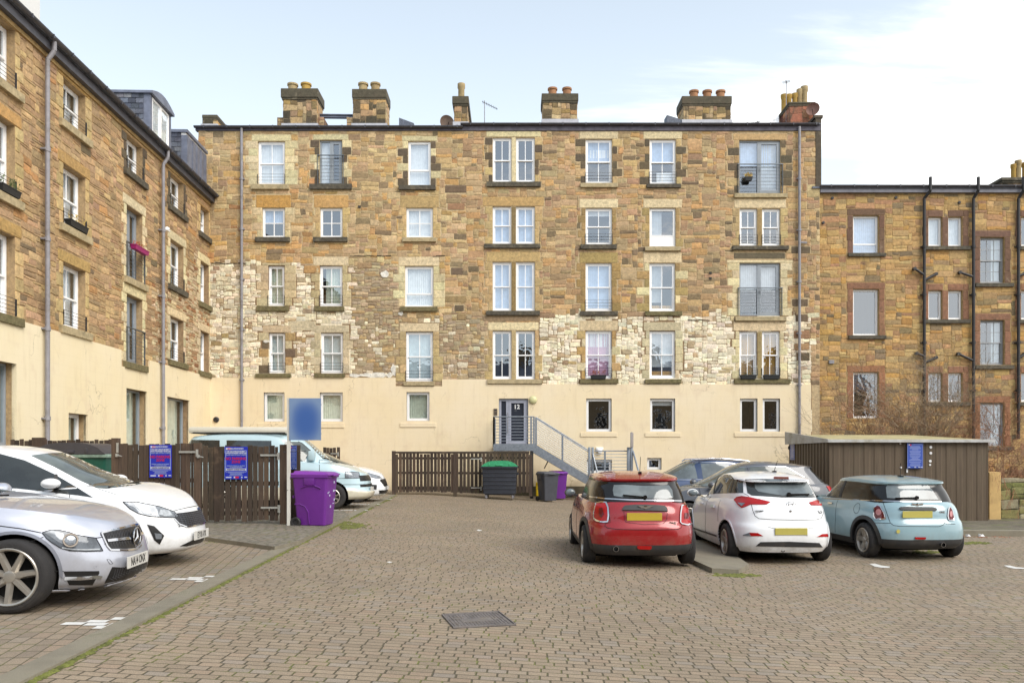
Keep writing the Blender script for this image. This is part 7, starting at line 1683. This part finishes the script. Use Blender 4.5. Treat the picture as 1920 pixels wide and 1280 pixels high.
c.plate((0, .40), MPLW, .52, .11, view='F', front=True); c.patch('side_window', MCG, [(1.0, .99), (.5, 1.28), (.1, 1.4), (-.6, 1.41), (-1.2, 1.36), (-1.5, 1.12), (-.3, 1.02)], 'R', mirror=True)
# ---------------------------------------------------------------- grey and blue cars at the back right, facing left
def wagon(label, x, y, mat, H_=1.64, belt=1.06, L=4.45, hw=.9, rb=0, group='cars parked in the courtyard'):
    h = L/2
    sp = std(L, hw, .2,
      lower=[(0, -h+.1, h-.14, hw-.06, 4.5, 3.2), (.12, -h+.03, h-.05, hw-.01, 4.6, 3.3), (.4, -h, h, hw, 4.4, 3.2), (.7, -h+.05, h-.06, hw, 4.2, 3.0), (.93, -h+.12, h-.16, hw-.04, 4.0, 2.8), (1, -h+.18, h-.24, hw-.08, 3.8, 2.7)],
      deck=[(-h-.1, belt), (-h+.4, belt+.05), (-.4, belt), (.6, belt-.06), (1.05, belt-.03), (1.4, belt-.1), (1.9, belt-.24), (h+.1, .7)],
      green=[(0, -h+.18, 1.28, hw-.09, 3.8, 2.8), (.3, -h+.3, .95, hw-.13, 3.8, 2.8), (.7, -h+.48, .45, hw-.2, 3.8, 2.8), (.92, -h+.58, .15, hw-.25, 4.2, 2.8), (1, -h+.5+rb, 0, hw-.29, 4.4, 2.8)],
      roof=[(-h, H_-.14), (-1.2, H_-.05), (-.4, H_), (.1, H_-.015), (.7, H_-.08)], rcrown=.06, crown=.04, wx=(-h+.85, h-.88), R=.33, ra=.38, rr=.22, spokes=5, twin=True)
    return Car('parked_car', label, 'car', x, y, rad(180), sp, [mat, MGBL, MBLK], group)
MPG = paint('paint_grey', (90, 92, 98), .15, .34, k=.85); MPN = paint('paint_blue', (44, 66, 104), .2, .3, k=.85)
c = wagon('grey estate facing left, half hidden behind the white hatchback', 5.42, 19.0, MPG, 1.62, 1.04)
A = (5.3333, 1260, 840); Z_ = lambda pts, A=A: q_(*A, pts)
c.patch('windscreen', MCGP, [(-.68, 1.06), (0, 1.08), (.68, 1.06), (.58, 1.46), (0, 1.56), (-.58, 1.46)], 'F')
c.patch('side_window', MCGP, [(1.15, 1.03), (.75, 1.26), (.3, 1.43), (-.02, 1.48), (-.02, 1.06)], 'L', mirror=True); c.patch('side_window', MCGP, [(-.12, 1.06), (-.12, 1.48), (-.7, 1.49), (-.95, 1.46), (-1.3, 1.25), (-1.4, 1.12), (-1.0, 1.09)], 'L', mirror=True)
c.patch('rear_window', MCG, [(-.6, 1.12), (.6, 1.12), (.5, 1.44), (-.5, 1.44)], 'B'); c.patch('rear_quarter_glass', MCG, [(-1.55, 1.47), (-1.72, 1.44), (-2.0, 1.12), (-1.86, 1.12)], 'L', mirror=True)
c.patch('tail_light', MREDL, [(-1.88, 1.04), (-2.2, 1.02), (-2.2, .84), (-2.08, .82), (-1.94, .92)], 'L', mirror=True, off=.01); c.lines('window_trim', MCHR, [([(1.2, 1.02), (.75, 1.28), (.3, 1.45), (-.4, 1.51), (-.95, 1.49), (-1.35, 1.25), (-1.45, 1.1)], 'L', True, .006)], off=.006)
c.lines('door_gap', MUND, [([(-.07, .4), (-.07, 1.5)], 'L', True), ([(1.05, .5), (1.1, 1.0)], 'L', True), ([(-1.0, .7), (-1.2, 1.05)], 'L', True)]); c.mirror(.85, .84, 1.08, MPG, (.08, .11, .075))
c.patch('bonnet_grille', MGRL, [(-.6, .66), (.6, .66), (.5, .5), (-.5, .5)], 'F'); c.patch('headlight', MLENS, [(1.72, .8), (1.95, .78), (2.1, .68), (1.8, .68)], 'L', mirror=True)
c = wagon('dark blue estate with silver roof rails facing left, farthest back by the railing', 5.15, 22.9, MPN, 1.68, 1.1, 4.55)
c.patch('windscreen', MCGP, [(-.68, 1.12), (0, 1.14), (.68, 1.12), (.58, 1.52), (0, 1.62), (-.58, 1.52)], 'F')
c.patch('side_window', MCGL, [(1.2, 1.09), (.75, 1.33), (.3, 1.48), (.0, 1.52), (-.05, 1.10)], 'L', mirror=True); c.patch('side_window', MCGL, [(-.2, 1.1), (-.17, 1.52), (-.7, 1.53), (-.95, 1.5), (-.95, 1.13)], 'L', mirror=True); c.patch('side_window', MCGL, [(-1.03, 1.13), (-1.03, 1.49), (-1.4, 1.4), (-1.65, 1.18)], 'L', mirror=True)
c.lines('window_trim', MCHR, [([(1.28, 1.06), (.78, 1.36), (.3, 1.52), (-.4, 1.56), (-1.05, 1.53), (-1.5, 1.4), (-1.75, 1.15), (-.8, 1.08), (1.28, 1.06)], 'L', True, .011)], off=.008)
k = MB()
for sd in (-1, 1): k.tube([(.1, sd*.57, 1.58), (.0, sd*.575, 1.635), (-.8, sd*.58, 1.665), (-1.5, sd*.58, 1.6), (-1.6, sd*.58, 1.55)], .02, 8)
k.build('roof_rail', MCHR, c.t, 40); c.mirror(.95, .84, 1.14, MPN, (.08, .11, .075)); c.patch('headlight', MLENS, [(1.75, .84), (2.0, .82), (2.15, .72), (1.85, .72)], 'L', mirror=True)
c.patch('rear_window', MCG, [(-.6, 1.18), (.6, 1.18), (.5, 1.5), (-.5, 1.5)], 'B'); c.patch('tail_light', MREDL, [(-1.95, 1.08), (-2.25, 1.04), (-2.25, .86), (-2.0, .92)], 'L', mirror=True, off=.01)
# ================================================================ pale render tower behind the wing, sky, light, camera
k = thing('pale_building', 'pale rendered gable just showing above the left wing', 'building', (-40, 62, 0))
x0, x1 = -14, (75-CX)*65/F+40; q = MB(); q.box(x0, x1, 0, 3, -.3, 46); q.build('wall', M('pale_render', (236, 236, 234), .9, var=.03), k)
q = MB(); q.box(x0-.2, x1+.2, -.2, 3.2, 46.001, 46.5); q.build('roof', MSLATE, k)
t = thing('added_terrace', 'long stone terrace across the yard, mirrored dark in the ground floor windows', 'building', (0, -26, 0))  # added out of view so the ground floor windows reflect something dark
q = MB(); q.cc = alb((150, 128, 98))[:3]; q.box(-40, 40, -9, 0, -.5, 8.6); q.build('wall', MS, t)
q = MB(); q.hexa([(-40.3, -9.3, 8.6), (40.3, -9.3, 8.6), (40.3, .3, 8.6), (-40.3, .3, 8.6), (-40.3, -4.6, 12.4), (40.3, -4.6, 12.4), (40.3, -4.4, 12.4), (-40.3, -4.4, 12.4)]); q.build('roof', MSLATE, t)
for i in range(12):
    for z in (1, 4.6):
        q = MB(); x = -36+i*6.5; fr(q, x, x+1.2, z, z+1.8, .08, .001, .04); q.box(x+.08, x+1.12, .001, .02, z+.08, z+1.72, 1); q.build('window', [MW, MGBL], t)
for i in range(5): q = MB(); q.cc = alb((130, 112, 88))[:3]; x = -30+i*15; q.box(x, x+2.2, -5, -4, 11.5, 14); q.build('chimney', MS, t)
w = bpy.data.worlds.new('World'); SC.world = w; w.use_nodes = True; t = w.node_tree; t.nodes.clear()
EL, AZ = rad(42), rad(205)      # sun behind and to the right of the camera
sky = t.nodes.new('ShaderNodeTexSky'); sky.sky_type = 'NISHITA'; sky.sun_disc = False; sky.sun_elevation = EL; sky.sun_rotation = rad(135); sky.air_density = 1; sky.dust_density = 2; sky.ozone_density = 1
tc = t.nodes.new('ShaderNodeTexCoord'); sp = t.nodes.new('ShaderNodeSeparateXYZ'); t.links.new(tc.outputs['Generated'], sp.inputs[0])
def mth(op, a, b=0, c=None):
    n = t.nodes.new('ShaderNodeMath'); n.operation = op
    for i, v in enumerate((a, b) if c is None else (a, b, c)):
        if isinstance(v, (int, float)): n.inputs[i].default_value = v
        else: t.links.new(v, n.inputs[i])
    return n.outputs[0]
def sm(v, a, b):
    n = t.nodes.new('ShaderNodeMapRange'); n.interpolation_type = 'SMOOTHSTEP'; t.links.new(v, n.inputs[0]); n.inputs[1].default_value = a; n.inputs[2].default_value = b; return n.outputs[0]
x, y, z = sp.outputs
# plane-projected cloud coordinates
inv = mth('DIVIDE', 1, mth('MAXIMUM', mth('ADD', z, .12), .05)); cv = t.nodes.new('ShaderNodeCombineXYZ')
t.links.new(mth('MULTIPLY', x, inv), cv.inputs[0]); t.links.new(mth('MULTIPLY', mth('MULTIPLY', y, inv), 2.1), cv.inputs[1])
def nz_(sc, det, dist=0):
    n = t.nodes.new('ShaderNodeTexNoise'); n.inputs['Scale'].default_value = sc; n.inputs['Detail'].default_value = det; n.inputs['Roughness'].default_value = .55; n.inputs['Distortion'].default_value = dist
    t.links.new(cv.outputs[0], n.inputs['Vector']); return n.outputs['Fac']
cl = nz_(.75, 8, .5)
bias = mth('MULTIPLY', x, .42)
clm = sm(mth('ADD', mth('ADD', cl, bias), mth('MULTIPLY', z, -.12)), .52, .68)
haze = sm(z, .62, .02)
def mixc(f, a, b):
    n = t.nodes.new('ShaderNodeMix'); n.data_type = 'RGBA'
    t.links.new(f, n.inputs[0])
    for i, v in ((6, a), (7, b)):
        if isinstance(v, tuple): n.inputs[i].default_value = v
        else: t.links.new(v, n.inputs[i])
    return n.outputs[2]
base = mixc(mth('ADD', mth('MULTIPLY', haze, .46), .36), sky.outputs[0], (7.6, 8.35, 8.6, 1))
allc = mixc(mth('MULTIPLY', clm, .9), base, (9.6, 9.6, 9.4, 1))
bg = t.nodes.new('ShaderNodeBackground'); bg.inputs[1].default_value = .1; t.links.new(allc, bg.inputs[0])
ow = t.nodes.new('ShaderNodeOutputWorld'); t.links.new(bg.outputs[0], ow.inputs[0])
sl = bpy.data.lights.new('sun', 'SUN'); sl.energy = 1.5; sl.angle = rad(38); sl.color = (1, .95, .88)
so = bpy.data.objects.new('sun', sl); COL.objects.link(so)
dv = Vector((-.70*math.cos(EL), .71*math.cos(EL), -math.sin(EL))); so.rotation_euler = dv.to_track_quat('-Z', 'Y').to_euler()
cam = bpy.data.cameras.new('camera'); cam.sensor_width = 36; cam.lens = F/1920*36; cam.shift_y = (HY-640)/1920; cam.clip_end = 2000
co = bpy.data.objects.new('camera', cam); COL.objects.link(co); co.location = (0, 0, CZ); co.rotation_euler = (rad(90), 0, 0); SC.camera = co
SC.view_settings.view_transform = 'Standard'; SC.view_settings.look = 'None'; SC.view_settings.gamma = 1; SC.view_settings.exposure = .88
